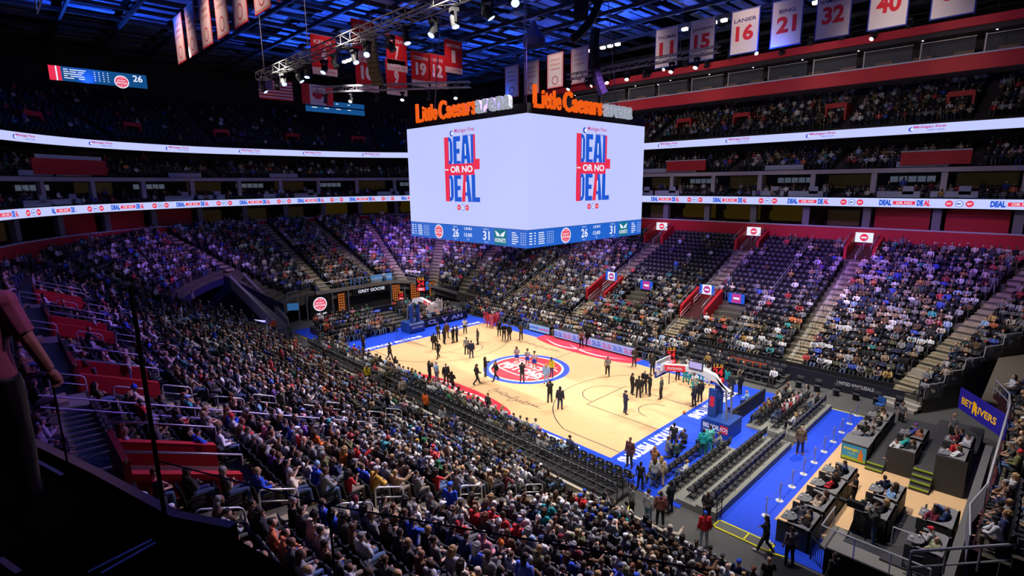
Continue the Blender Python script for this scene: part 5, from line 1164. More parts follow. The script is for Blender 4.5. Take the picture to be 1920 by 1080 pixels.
for y in (-3.5, 3.5):
    for k in range(NROW): x = -30.4 - k * ROWD; z = 3.3 + k * .33; mb.bb((x, y - .6, z - .02), (x - ROWD, y + .6, z + .015)); mb.bb((x - ROWD * .5, y - .6, z), (x - ROWD, y + .6, z + .165))
struct('floor_aisle_steps', mb, mm('aisle_concrete', (.32, .27, .17), .85, noise=.2, nscale=2))
def loop_rail(p, dx, dy, w_, h_, label, group, r_=.028, mid=True, drop=.41):
    L = math.hypot(dx, dy); ux, uy = dx / L, dy / L; a = MB(); rd = .12
    P_ = [(0, 0, 0), (0, 0, h_ - rd), (ux * rd * .3, uy * rd * .3, h_ - rd * .3), (ux * rd, uy * rd, h_), (ux * (w_ - rd), uy * (w_ - rd), h_), (ux * (w_ - rd * .3), uy * (w_ - rd * .3), h_ - rd * .3), (ux * w_, uy * w_, h_ - rd), (ux * w_, uy * w_, 0)]
    P_ = [(a_, b_, c_ - drop * math.hypot(a_, b_)) for a_, b_, c_ in P_]
    a.tube(P_, r_, 6)
    if mid: a.tube([(0, 0, h_ * .62), (ux * w_, uy * w_, h_ * .62 - drop * w_)], r_ * .8, 5)
    o = a.build('handrail', rail_m, None, True, p); return tag(o, label, 'railing', group)
for ax, nm_ in zip(AISLES, ('farthest', 'third', 'second', 'nearest')):
    for k in range(1, NROW, 2):
        loop_rail((ax + (.55 if k % 4 == 1 else -.55), -13.4 - (k + .95) * ROWD, 1 + (k + .4) * .365), 0, 1, 1.05, .95, 'bent steel handrail loop on the %s stair aisle of the near stand' % nm_, 'handrail loops, %s aisle of the near stand' % nm_)
    for k in range(0, NROW, 3):
        y = 13.4 + k * ROWD; z = 1 + k * .365; a = MB(); a.tube([(0, 0, 0), (0, 0, .95), (0, 1.9, .95 + .79), (0, 1.9, .79)], .028, 5); a.tube([(0, 0, .6), (0, 1.9, .6 + .79)], .02, 4); o = a.build('handrail', rail_m, None, True, (ax, y, z)); tag(o, 'sloping steel handrail along the %s aisle of the far stand' % nm_, 'railing', 'sloping handrails, %s aisle of the far stand' % nm_)
def divider(x, sg, lb, d0=0.0, d1=NROW * ROWD, z=1.0):
    a = MB(); p0 = Vector((0, 0, 0)); 
    for hh in (.95, .55): a.tube([(0, sg * d0, z + d0 * .415 + hh), (0, sg * d1, z + d1 * .415 + hh)], .03, 5)
    k = d0
    while k < d1: a.tube([(0, sg * k, z + k * .415 - .1), (0, sg * k, z + k * .415 + .95)], .022, 4); k += 2.2
    o = a.build('divider_rail', rail_m, None, False, (x, sg * 13.4, 0)); tag(o, lb, 'railing')
divider(12.0, 1, 'long steel divider rail sloping up the far stand between the empty seat blocks'); divider(-10.2, 1, 'long steel divider rail sloping up the far stand left of the first red entrance'); divider(-14.5, 1, 'long steel divider rail in the crowded left part of the far stand')
divider(9.2, -1, 'long steel divider rail running down the near stand', 5, 18)
# ---- vomitories with red walls
def vom(side, vx, k0, k1, lb, screen=None, w_=2.5):
    sg = 1 if side == 'far' else -1; t = thing('vomitory', lb, 'entrance', (vx, sg * (13.4 + k0 * ROWD), 1 + k0 * .365), 0, 'red entrances of the %s stand' % side)
    L = (k1 - k0) * ROWD; H = (k1 - k0) * .365
    for s in (-1, 1):
        a = MB(); M = wallM((s * w_ / 2 - .09, 0, 0), (0, sg, 0)); a.prism([(0, -.4), (L, -.4), (L, H + (.75 if sg < 0 else 1.15)), (0, .75 if sg < 0 else 1.15)], wallM((s * w_ / 2 + (.14 if sg > 0 else -.14), 0, 0), (0, sg, 0)), .28); wl = a.build('side_wall', red_m, t)
        a = MB(); a.tube([(s * w_ / 2, 0, 1.1), (s * w_ / 2, 0, 1.42), (s * w_ / 2, sg * L, H + 1.42), (s * w_ / 2, sg * L, H + 1.1)], .03, 6); a.build('top_rail', rail_m, t, True)
    a = MB(); a.add([(-w_ / 2, 0, .06), (w_ / 2, 0, .06), (w_ / 2, sg * L, H + .08), (-w_ / 2, sg * L, H + .08)], [(0, 1, 2, 3)]); a.build('passage_shade_sheet', mm('passage_shade_red', (.05, .006, .008), .7), t)  # dark sheet over the treads stands in for the unlit passage
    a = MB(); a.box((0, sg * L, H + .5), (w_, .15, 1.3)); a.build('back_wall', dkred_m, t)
    if screen is not None:
        a = MB(); M = wallM((0, sg * L - .12, H + .45), (1, 0, 0)); rect(a, -.8, 0, .8, 1.0, 0, 2, M); s_ = screen; 
        if s_: rect(a, -.8, 0, -.5, 1.0, .01, 1, M); rect(a, .5, 0, .8, 1.0, .01, 1, M)
        disc(a, 0, .5, .38, .01, 4 if s_ else 0, M, 16); rect(a, -.25, .42, .25, .58, .02, 2, M); a.build('entrance_screen', SM, t)
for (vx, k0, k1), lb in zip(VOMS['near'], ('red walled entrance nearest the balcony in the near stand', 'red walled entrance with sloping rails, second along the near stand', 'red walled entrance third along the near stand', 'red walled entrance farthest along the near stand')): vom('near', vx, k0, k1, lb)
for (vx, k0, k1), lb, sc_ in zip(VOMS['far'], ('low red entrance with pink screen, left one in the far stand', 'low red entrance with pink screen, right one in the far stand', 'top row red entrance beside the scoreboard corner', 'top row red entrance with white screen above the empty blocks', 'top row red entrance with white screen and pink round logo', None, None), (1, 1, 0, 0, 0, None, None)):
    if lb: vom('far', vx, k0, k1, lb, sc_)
for vx, lb in ((-.9, 'blue and pink screen over the dark stair opening, left one'), (9.3, 'pink screen over the dark stair opening by the concrete barrier')):
    t = thing('entrance_screen', lb, 'display', (vx, 20.3, 3.9)); a = MB(); a.box((0, .1, .5), (1.7, .15, 1.0)); a.build('housing', black_m, t); a = MB(); M = wallM((0, 0, 0), (1, 0, 0)); rect(a, -.8, 0, .8, 1, 0, 1, M); rect(a, -.45, .05, .45, .95, .01, 4, M); rect(a, -.3, .4, .3, .6, .02, 2, M); a.build('lit_face', SM, t)
# ================================================================== people on and round the court, placed on the floor
BLK = (.012, .012, .014); SUIT = (.03, .03, .036); NAVY = (.015, .02, .06); CHAR = (.05, .05, .055); GREY = (.15, .15, .16); WHT = (.66, .66, .68); TEAL = (.01, .3, .32); RED = (.55, .02, .03); BLU = (.015, .07, .55); ORG = (.8, .14, .02); CRM = (.6, .5, .38); MAR = (.14, .01, .03); LBL = (.2, .38, .65); BRN = (.13, .06, .03); PNK = (.6, .12, .25); YEL = (.7, .55, .03)
S1, S2, S3, S4 = (.5, .28, .19), (.36, .19, .12), (.16, .08, .045), (.09, .045, .028)
def toward(u, v, u2, v2):
    a, b = at(u, v), at(u2, v2); d = b - a; return math.atan2(d.y, d.x) - PI / 2
def P(u, v, kind, top, lg, hair, lb, face=None, skin=S1, z=0.0, sc=1.0, legst='trousers', shoes=(.02, .02, .02), grp=None):
    p = at(u, v, z); f = face if face is not None else (980, 690)
    d = at(f[0], f[1]) - at(u, v); rz = math.atan2(d.y, d.x) - PI / 2
    return make_person('person', p, rz, kind, skin, top, lg, hair, shoes, legst, sc, lb, grp)
sh_b, sh_d, lg_b, lg_d, lg_y, bn_d = ('short', (.03, .015, .008)), ('short', (.006, .005, .004)), ('long', (.06, .03, .014)), ('long', (.008, .006, .005)), ('long', (.34, .22, .09)), ('bun', (.02, .01, .006))
P(731, 676, 'walk', ('suit', SUIT), SUIT, sh_d, 'person in charcoal suit walking along the near sideline at the far left of the court', (900, 700), S3)
P(682, 660, 'stand_arms', ('suit', BLK), BLK, sh_b, 'person in black suit standing on the far left corner of the blue apron')
P(814, 656, 'stand', ('coat', BLK), BLK, sh_d, 'person in black tracksuit left of the group under the far hoop', (830, 640), S3)
P(822, 637, 'stand_arms', ('suit', SUIT), SUIT, sh_b, 'person in dark suit, back row of the group under the far hoop', (850, 650))
P(833, 645, 'stand', ('suit', BLK), BLK, sh_d, 'person in black suit standing centre of the group under the far hoop', (860, 640), S4)
P(838, 634, 'stand', ('suit', BRN), BRN, sh_b, 'person in dark brown suit half hidden in the group under the far hoop', (850, 650))
P(850, 643, 'stand_arms', ('hoodie', BLK), BLK, sh_d, 'person in black with hands joined, right pair under the far hoop', (830, 640))
P(857, 641, 'stand', ('hoodie', NAVY), BLK, ('cap', BLK), 'person in navy with black cap, rightmost under the far hoop', (830, 640), S3)
P(822, 672, 'walk', ('tee', BLK), BLK, sh_d, 'person in black t-shirt striding across the far end of the court', (760, 700), S4)
P(875, 665, 'stand', ('tee', (.2, .2, .22)), BLK, sh_d, 'person in grey t-shirt facing away near the far key', (880, 620), S3)
P(884, 672, 'stand', ('coat', NAVY), NAVY, sh_b, 'person in navy jacket holding a bag near the far key', (880, 640))
P(896, 646, 'stand', ('suit', (.05, .045, .04)), SUIT, ('bald', BLK), 'bald person in dark olive suit alone beyond the far key', (860, 650))
P(872, 625, 'stand', ('tee', WHT), BLK, ('bald', BLK), 'person in white top and black trousers on the far blue apron', (900, 650), S4)
P(936, 630, 'stand', ('tee', BLK), BLK, sh_d, 'person in black beside the players in red at the far sideline', (960, 660), S3)
P(945, 637, 'stand_arms', ('coat', BLK), BLK, sh_b, 'person in black jacket, front of the trio by the far sideline', (960, 660))
P(955, 638, 'stand', ('coat', (.02, .025, .03)), BLK, sh_d, 'person in black jacket, right of the trio by the far sideline', (930, 650))
P(977, 637, 'stand_arms', ('suit', (.09, .075, .06)), SUIT, sh_b, 'person in brown grey suit standing alone by the pale blue board', (940, 660))
P(981, 612, 'stand', ('coat', BLU), NAVY, sh_d, 'person in royal blue jacket behind the pale blue board', (940, 640), S3)
for k, (u, v, c, s_) in enumerate(((916, 612, RED, S4), (922, 614, PNK, S3), (928, 612, RED, S4), (934, 609, PNK, S3), (925, 606, WHT, S4), (910, 607, (.5, .03, .1), S4))):
    P(u, v, ('stand', 'walk', 'clap', 'stand', 'stand_arms', 'clap')[k], ('tee', c), (RED, PNK, RED, (.5, .05, .1), RED, PNK)[k], sh_d, 'player in ' + ('red warmups, leftmost of the bench group', 'pink and red warmups stepping forward', 'red warmups clapping', 'pink warmups at the back of the bench group', 'white top and red shorts behind the bench group', 'crimson top behind the bench group')[k] + ' at the far corner', (900, 660), s_)
P(969, 683, 'stand_arms', ('tee', WHT), (.02, .05, .45), lg_b, 'cheerleader in white top and blue skirt on the centre logo, farthest left', (1000, 760), S1, 0, .95, 'skirt', (.6, .6, .6))
P(989, 688, 'clap', ('tee', WHT), (.02, .05, .45), ('curly', (.05, .02, .01)), 'cheerleader in white top clapping on the centre logo, middle of three', (1000, 760), S2, 0, .95, 'skirt', (.6, .6, .6))
P(1002, 693, 'stand', ('tee', (.7, .72, .8)), (.02, .05, .45), ('curly', (.01, .008, .006)), 'cheerleader in white and blue with curly hair, closest of three on the logo', (1000, 760), S2, 0, .95, 'skirt', (.6, .6, .6))
P(1034, 707, 'stand', ('hoodie', YEL), (.05, .03, .1), sh_d, 'person in yellow and black top on the right edge of the centre logo', (1000, 720), S3)
P(1024, 720, 'stand', ('coat', (.2, .32, .6)), (.2, .3, .5), lg_y, 'person in long pale blue outfit at the lower right edge of the centre logo', (1034, 700))
P(979, 717, 'film', ('hoodie', BLK), CHAR, sh_b, 'camera operator in black filming the cheerleaders from the lower logo edge', (989, 688))
P(930, 714, 'walk', ('hoodie', BLK), BLK, sh_d, 'person in black hoodie walking at the left edge of the centre logo', (900, 720))
P(910, 667, 'point', ('hoodie', BLK), (.05, .06, .08), lg_d, 'person in black with arms out and grey jeans left of the centre logo', (960, 670)).location = at(910, 706)
P(894, 721, 'walk', ('coat', BLK), BLK, bn_d, 'person in black with ponytail striding with one arm out', (960, 710))
P(837, 722, 'stand', ('suit', SUIT), SUIT, ('short', (.3, .3, .3)), 'large person in dark suit and white shirt at the near sideline', (870, 760), S1, 0, 1.06)
P(806, 714, 'film', ('coat', BLK), BLK, sh_d, 'camera operator in black hunched behind a camera at the near sideline', (900, 690))
P(819, 716, 'stand', ('tee', LBL), (.1, .16, .25), ('cap', LBL), 'person in light blue shirt and cap beside the sideline camera', (860, 700))
P(847, 727, 'kneel', ('coat', BLK), BLK, lg_d, 'kneeling person in black beside the large person in suit', (880, 700))
P(1031, 755, 'film', ('coat', BLK), BLK, sh_d, 'person in black filming with legs apart below the centre logo', (1000, 690), S2)
P(1050, 768, 'stand', ('hoodie', (.015, .015, .03)), NAVY, ('hood', (.015, .015, .03)), 'person in navy hooded top seen from behind below the centre logo', (1080, 700))
P(1139, 705, 'walk', ('tee', (.2, .2, .21)), BLK, ('bald', BLK), 'referee in grey and black standing right of centre court', (1120, 640), S3)
P(1090, 651, 'stand', ('tee', (.25, .12, .1)), BLK, sh_d, 'person in black trousers on the far red sweep, left of two', (1080, 620))
P(1102, 649, 'stand', ('suit', BLK), BLK, sh_b, 'person in black suit on the far red sweep, right of two', (1080, 620))
P(1189, 687, 'stand_arms', ('suit', (.06, .055, .045)), SUIT, sh_b, 'coach in dark grey suit by the right end of the lit sideline board', (1140, 720))
P(1223, 701, 'stand', ('suit', SUIT), BLK, sh_d, 'person in dark suit on the far blue apron by the near hoop board', (1190, 720), S3)
P(1185, 740, 'stand', ('coat', BLK), BLK, sh_d, 'person in black, left of the four talking near the three point line', (1210, 738))
P(1197, 746, 'stand', ('hoodie', BLK), BLK, sh_d, 'person in black with back turned, front of the four talking', (1200, 725), S3)
P(1208, 737, 'stand_arms', ('suit', BLK), BLK, ('bald', BLK), 'tall bald person in black behind the four talking', (1190, 748), S1, 0, 1.07)
P(1218, 742, 'stand_arms', ('coat', BLK), BLK, sh_b, 'person in black holding a paper, right of the four talking', (1190, 742))
P(1239, 748, 'stand', ('suit', (.06, .065, .065)), BLK, ('short', (.3, .25, .2)), 'person in grey jacket and black trousers right of the talking group', (1200, 740))
P(1172, 776, 'stand_arms', ('coat', NAVY), NAVY, ('cap', BLK), 'uniformed officer in navy with cap standing inside the near key', (1300, 760))
P(1301, 762, 'stand', ('suit', SUIT), SUIT, ('short', (.3, .25, .2)), 'person in charcoal suit at the near baseline, left of two', (1250, 740), S1, 0, 1.05)
P(1312, 754, 'stand', ('suit', BLK), BLK, sh_d, 'person in black suit at the near baseline beside the charcoal suit', (1290, 740))
P(1370, 740, 'stand', ('suit', SUIT), SUIT, sh_b, 'person in dark suit on the blue apron by the teal bench', (1400, 720))
P(1387, 740, 'stand', ('suit', BLK), BLK, sh_b, 'person in black suit right of the shot clock on the blue apron', (1360, 730), S2)
P(1180, 876, 'stand', ('suit', (.10, .03, .035)), SUIT, ('short', (.1, .05, .03)), 'broad person in dark suit with maroon shirt at the near court corner', (1140, 900), S1, 0, 1.05)
P(1262, 843, 'stand', ('tee', BLK), BLK, sh_d, 'person in black shirt standing on the blue apron by the kneeling pair', (1280, 830), S2)
P(1282, 843, 'kneel', ('coat', (.02, .02, .03)), BLK, bn_d, 'person in black kneeling on the blue apron over equipment', (1260, 850))
P(1250, 858, 'kneel', ('coat', GREY), CHAR, sh_b, 'person in grey crouching on the blue apron near the word PISTONS', (1280, 860))
P(1268, 865, 'kneel', ('tee', (.02, .05, .05)), BLK, sh_d, 'person in dark green top crouching with back turned on the apron', (1240, 840))
P(1317, 856, 'stand', ('hoodie', TEAL), (.01, .1, .1), sh_d, 'person in teal warmup, left of two at the baseline chairs', (1330, 820), S3)
P(1329, 848, 'stand', ('tee', (.1, .5, .5)), TEAL, sh_b, 'person in pale teal jersey, right of two at the baseline chairs', (1310, 820))
P(1200, 917, 'stand', ('tee', BLK), BLK, sh_d, 'small person in black jersey walking up from the corner walkway', (1250, 860), S3, 0, .9)
P(1226, 913, 'stand', ('hoodie', (.42, .44, .48)), (.12, .2, .3), lg_b, 'person in pale grey top at the corner gate of the blue apron', (1240, 860))
P(1238, 911, 'stand', ('coat', (.52, .4, .3)), (.45, .35, .27), lg_y, 'person with long blonde hair and beige coat at the corner gate', (1260, 860))
P(1226, 889, 'clap', ('hoodie', (.3, .13, .05)), BLK, ('hood', (.3, .13, .05)), 'person in rust brown top bending at the apron edge', (1250, 850), S1, 0, .95)
P(1183, 968, 'stand', ('hoodie', (.17, .17, .18)), BLK, sh_b, 'person in grey pullover and black trousers at the chair rail end', (1240, 960), S2)
P(1214, 981, 'stand', ('hoodie', (.45, .45, .47)), (.13, .23, .33), sh_b, 'person in light grey hoodie, jeans and tan boots on the walkway', (1260, 960), S1, 0, 1.03, 'trousers', (.5, .25, .04))
P(1237, 986, 'stand', ('hoodie', (.22, .08, .07)), BLK, sh_b, 'person in brick pink sweater and black trousers on the walkway', (1230, 930), S1, 0, 1.03, 'trousers', (.6, .6, .55))
P(1256, 962, 'stand_arms', ('coat', (.012, .014, .03)), NAVY, sh_d, 'security person in dark uniform at the baseline riser corner', (1220, 940), S3)
P(1319, 1023, 'stand', ('coat', RED), (.3, .34, .42), ('cap', BLU), 'person in red vest, blue cap and pale jeans on the walkway', (1290, 960), S1, 0, .98, 'trousers', (.4, .4, .42))
P(1324, 985, 'stand_arms', ('coat', BLK), BLK, ('bald', BLK), 'bald person in black jacket at the foot of the baseline risers', (1300, 1000), S4)
P(1434, 1037, 'walk', ('hoodie', BLK), (.03, .03, .035), sh_d, 'person in black crest sweater striding over the yellow taped ramp', (1340, 1000), S2, 0, 1.03, 'trousers', (.65, .65, .65))
P(1479, 1058, 'stand', ('tee', (.17, .17, .175)), BLK, sh_b, 'person in grey polo and black trousers by the rope stanchion', (1440, 1000), S1, 0, 1.02)
P(1436, 1118, 'stand_arms', ('tee', BLK), BLK, ('bald', BLK), 'person in black t-shirt cut off by the bottom picture edge', (1400, 1050), S1)
P(1558, 1110, 'stand', ('suit', (.04, .042, .04)), SUIT, ('short', (.03, .02, .01)), 'person in dark suit with white collar at the bottom picture edge', (1500, 1060))
P(1499, 851, 'stand', ('suit', (.14, .09, .055)), NAVY, ('short', (.3, .2, .12)), 'person in brown jacket on the blue walkway beside the risers', (1520, 900), S1, 0, 1.03, 'trousers', (.25, .06, .02))
P(557, 664, 'stand', ('coat', ORG), BLK, ('short', (.35, .3, .25)), 'usher in orange vest standing in the floor tunnel mouth, left', (600, 660), S1)
P(615, 633, 'stand', ('coat', ORG), BLK, sh_b, 'usher in orange vest by the far left corner chairs', (650, 640))
P(514, 626, 'stand', ('coat', ORG), BLK, ('short', (.4, .35, .3)), 'usher in orange vest at the foot of the concrete ramp', (560, 640))
P(545, 636, 'stand', ('coat', (.04, .09, .06)), CHAR, sh_b, 'person in dark green coat in the floor tunnel mouth', (600, 640)); P(536, 652, 'stand', ('coat', BLK), BLK, sh_b, 'person in black coat in the floor tunnel mouth', (600, 640))
P(799, 778, 'stand', ('coat', ORG), BLK, sh_b, 'usher in orange vest on the walkway behind the sideline chairs', (840, 760))
P(756, 752, 'stand', ('hoodie', CRM), BLK, ('bald', BLK), 'person in cream hoodie and black trousers behind the sideline chairs', (700, 720), S2, 0, 1.05)
P(690, 722, 'stand', ('hoodie', YEL), BLK, lg_y, 'person with long blonde hair standing in the sideline rows', (720, 700)); P(728, 730, 'stand', ('hoodie', (.1, .09, .05)), BLK, sh_b, 'person in olive top standing in the sideline rows', (740, 700))
P(708, 736, 'stand', ('hoodie', GREY), CHAR, sh_d, 'person in grey hoodie standing behind the sideline chairs', (740, 700), S3); P(670, 728, 'stand', ('hoodie', CHAR), BLK, sh_d, 'person in charcoal hoodie standing behind the sideline chairs', (740, 700), S2)
P(830, 806, 'stand', ('hoodie', (.4, .4, .45)), (.15, .24, .36), lg_b, 'person in pale vest and jeans walking behind the sideline rail', (780, 780)); P(851, 812, 'walk', ('tee', (.1, .05, .4)), (.08, .04, .3), ('cap', BLU), 'child in blue and purple outfit walking behind the sideline rail', (890, 820), S1, 0, .72)
# teal team huddle beside the hoop
for k, (u, v, c, l_, kd) in enumerate(((1270, 712, (.35, .33, .2), BLK, 'stand'), (1284, 716, TEAL, TEAL, 'stand'), (1294, 720, WHT, TEAL, 'clap'), (1303, 712, RED, WHT, 'stand'), (1314, 716, (.4, .6, .6), TEAL, 'clap'), (1326, 722, WHT, WHT, 'stand'), (1338, 718, (.3, .32, .35), CHAR, 'stand_arms'), (1352, 722, TEAL, (.1, .1, .3), 'stand'), (1362, 730, TEAL, (.08, .05, .2), 'point'), (1300, 728, WHT, TEAL, 'kneel'), (1290, 706, WHT, CHAR, 'stand'), (1330, 708, BLK, BLK, 'stand'))):
    P(u, v, kd, ('tee' if k % 2 else 'hoodie', c), l_, sh_d, ('coach in olive top', 'player in teal shooting shirt', 'player in white clapping', 'person in bright red top', 'player in mint top clapping', 'player in all white', 'coach in grey top, arms folded', 'player in teal and purple', 'player in teal pointing', 'player in white kneeling', 'player in white behind the row', 'trainer in black')[k] + ' in the huddle behind the near hoop', (1320, 740), (S1, S4, S3, S4, S3, S4, S1, S4, S4, S3, S3, S1)[k])
P(1400, 766, 'kneel', ('coat', LBL), NAVY, ('bald', BLK), 'person in light blue shirt sitting low on the right blue apron', (1380, 760)); P(1365, 800, 'kneel', ('coat', (.02, .03, .06)), BLK, sh_b, 'photographer in dark clothes crouching behind the hoop base', (1340, 770)); P(1377, 805, 'stand', ('coat', BLK), BLK, sh_b, 'photographer in black standing behind the hoop base', (1340, 770), S1, 0, .85)
# standing people in the stands
def PS(u, v, k_, side, kd, top, lg, hair, lb, skin=S1, sc=1.0, rz=None):
    """stands on row k_ of the near side, at the spot seen at this pixel"""
    z = 1 + k_ * .365; p = at(u, v, z); return make_person('person', (p.x, -13.4 - (k_ + .75) * ROWD, z), rz if rz is not None else 0, kd, skin, top, lg, hair, (.02, .02, .02), 'trousers', sc, lb)
PS(205, 735, 16, 'near', 'stand', ('hoodie', (.5, .42, .33)), (.15, .2, .3), ('hood', (.5, .42, .33)), 'person in cream hoodie with hood up above the second red entrance', S1, 1.05)
PS(283, 728, 14, 'near', 'clap', ('hoodie', (.5, .35, .33)), BLK, ('bald', BLK), 'person in pale pink top leaning beside the glass post')
PS(425, 1000, 18, 'near', 'stand', ('suit', (.012, .014, .022)), (.03, .03, .03), sh_d, 'tall person in dark suit standing beside the nearest red entrance', S4, 1.1)
PS(350, 705, 11, 'near', 'stand', ('coat', BLK), BLK, sh_b, 'person in black coat standing in the near stand right of the glass post')
PS(935, 945, 9, 'near', 'stand', ('tee', BLU), (.4, .36, .27), ('cap', (.02, .1, .6)), 'person in blue and red jersey and tan trousers on the nearest stair aisle', S1, 1.05, .4)
PS(400, 660, 8, 'near', 'stand', ('coat', BLU), BLK, sh_b, 'person in royal blue jacket standing mid near stand')
PS(430, 635, 7, 'near', 'stand', ('coat', TEAL), BLK, sh_b, 'person in teal jacket standing mid near stand')
PS(130, 545, 18, 'near', 'stand', ('coat', (.4, .35, .35)), CHAR, sh_d, 'person in pale top standing high in the dark corner of the near stand')
# loose things on the apron
a = MB(); a.ell((0, 0, .12), (.12, .12, .12), 14, 10); o = a.build('basketball', mm('ball_orange', (.6, .18, .04), .6), None, True, at(1283, 776)); tag(o, 'orange basketball lying at the near baseline edge', 'ball')
# ================================================================== loge booths at the near right end
booth_m = mm('booth_charcoal', (.035, .035, .037), .6); ledge_m = mm('booth_ledge_grey', (.17, .17, .175), .5); bench_m = mm('bench_black', (.006, .006, .007), .6); tabl_m = mm('table_grey', (.16, .165, .175), .35)
def booth(x, y, z, dx, dy, label, group):
    """open to -x, ledge and curved bench toward +x"""
    t = thing('loge_booth', label, 'booth', (x, y, z), 0, group); H = 1.05
    a = MB(); a.box((dx / 2, -dy / 2 + .04, H / 2), (dx, .08, H)); a.box((dx - .04, 0, H / 2), (.08, dy, H)); a.build('booth_wall', booth_m, t); a = MB(); a.box((.1, dy / 2 - .3, H * .42), (.06, .5, H * .84)); a.build('wing_partition', booth_m, t)
    n = 14; cx_, cy_, rx, ry = .35, 0, dx - .55, dy / 2 - .16
    inner = [(cx_ + rx * math.sin(PI * i / n), cy_ - ry * math.cos(PI * i / n)) for i in range(n + 1)]; outer = []
    for px_, py_ in inner:
        d = Vector((px_ - cx_, py_ - cy_)); ax = abs(d.x); ay = abs(d.y); k = 1e9
        if ax > 1e-4: k = min(k, (dx - cx_) / ax)
        if ay > 1e-4: k = min(k, (dy / 2) / ay)
        outer.append((cx_ + d.x * k, cy_ + d.y * k))
    a = MB(); vs = [(p[0], p[1], H) for p in inner] + [(p[0], p[1], H) for p in outer] + [(p[0], p[1], H - .06) for p in inner] + [(p[0], p[1], H - .06) for p in outer]; m_ = n + 1
    a.add(vs, [(i, m_ + i, m_ + i + 1, i + 1) for i in range(n)] + [(i, i + 1, 2 * m_ + i + 1, 2 * m_ + i) for i in range(n)] + [(m_ + i, 3 * m_ + i, 3 * m_ + i + 1, m_ + i + 1) for i in range(n)]); a.build('ledge', ledge_m, t)
    a = MB(); vs = [(p[0], p[1], H - .05) for p in inner] + [(p[0], p[1], .66) for p in inner] + [(cx_ + (p[0] - cx_) * .62, p[1] * .62, .66) for p in inner] + [(cx_ + (p[0] - cx_) * .62, p[1] * .62, .2) for p in inner]
    a.add(vs, [(i, i + 1, m_ + i + 1, m_ + i) for i in range(n)] + [(m_ + i, m_ + i + 1, 2 * m_ + i + 1, 2 * m_ + i) for i in range(n)] + [(2 * m_ + i, 2 * m_ + i + 1, 3 * m_ + i + 1, 3 * m_ + i) for i in range(n)]); a.build('curved_bench', bench_m, t)
    a = MB(); pts = [(-.02, -.38), (.3, -.38), (.48, -.25), (.54, 0), (.48, .25), (.3, .38), (-.02, .38)]; a.prism(pts, Matrix.Translation((0, 0, .9)), .04); a.tube([(.2, 0, .2), (.2, 0, .9)], .04, 6); a.build('table', tabl_m, t)
    a = MB(); a.bb((0, -dy / 2 + .08, 0), (dx - .08, dy / 2, .2)); a.build('raised_floor', booth_m, t)
    return t
def cup(p, label, c=(.7, .7, .72)):
    a = MB(); a.tube([(0, 0, 0), (0, 0, .12)], [.03, .042], 8); o = a.build('drink_cup', white_m, None, False, p); tag(o, label, 'cup', 'cups on the booth tables')
def pod_people(x, y, z, dy, specs, where):
    for k, (ox, oy, face, kind, top, skin, hair, desc) in enumerate(specs):
        make_person('person', (x + ox, y + oy, z + .2), face, kind, skin, top, (.03, .04, .08), hair, None, 'trousers', .98, 'person in ' + desc + ', ' + where)
W = PI / 2; W2 = PI / 2 + .7; W3 = PI / 2 - .7
PODS = [('A', 23.85, -7.6, 0, 1.35, 1.75, 'near booth at the striped corner beside the walkway'), ('A', 23.85, -5.6, 0, 1.35, 1.85, 'second booth up from the striped corner'), ('A', 23.85, -3.7, 0, 1.35, 1.8, 'booth left of the standing server'), ('A', 23.85, -1.9, 0, 1.35, 1.7, 'booth facing the blue drink sign'),
        ('A', 26.1, -4.6, .15, 1.3, 1.85, 'middle booth behind the tripod camera'), ('A', 26.1, -2.6, .15, 1.3, 1.85, 'middle booth below the green edged steps'), ('A', 28.2, -5.9, .2, 1.3, 1.85, 'outer booth nearest the glass rail'), ('A', 28.2, -3.4, .2, 1.3, 1.95, 'outer booth by the dark corner post'),
        ('B', 23.75, 3.9, 0, 1.3, 1.75, 'booth right behind the blue drink sign'), ('B', 23.75, 5.7, 0, 1.3, 1.75, 'second booth behind the blue drink sign'), ('B', 23.75, 7.5, 0, 1.3, 1.75, 'booth at the end of the rope line'),
        ('B', 25.9, 2.8, .42, 1.25, 1.85, 'middle tier booth at the front corner'), ('B', 25.9, 4.9, .42, 1.25, 1.85, 'second booth of the middle tier'), ('B', 28.0, 2.4, .9, 1.2, 1.85, 'upper tier booth at the front corner'), ('B', 28.0, 4.4, .9, 1.2, 1.85, 'second booth of the upper tier')]
def T(c): return ('hoodie', c)
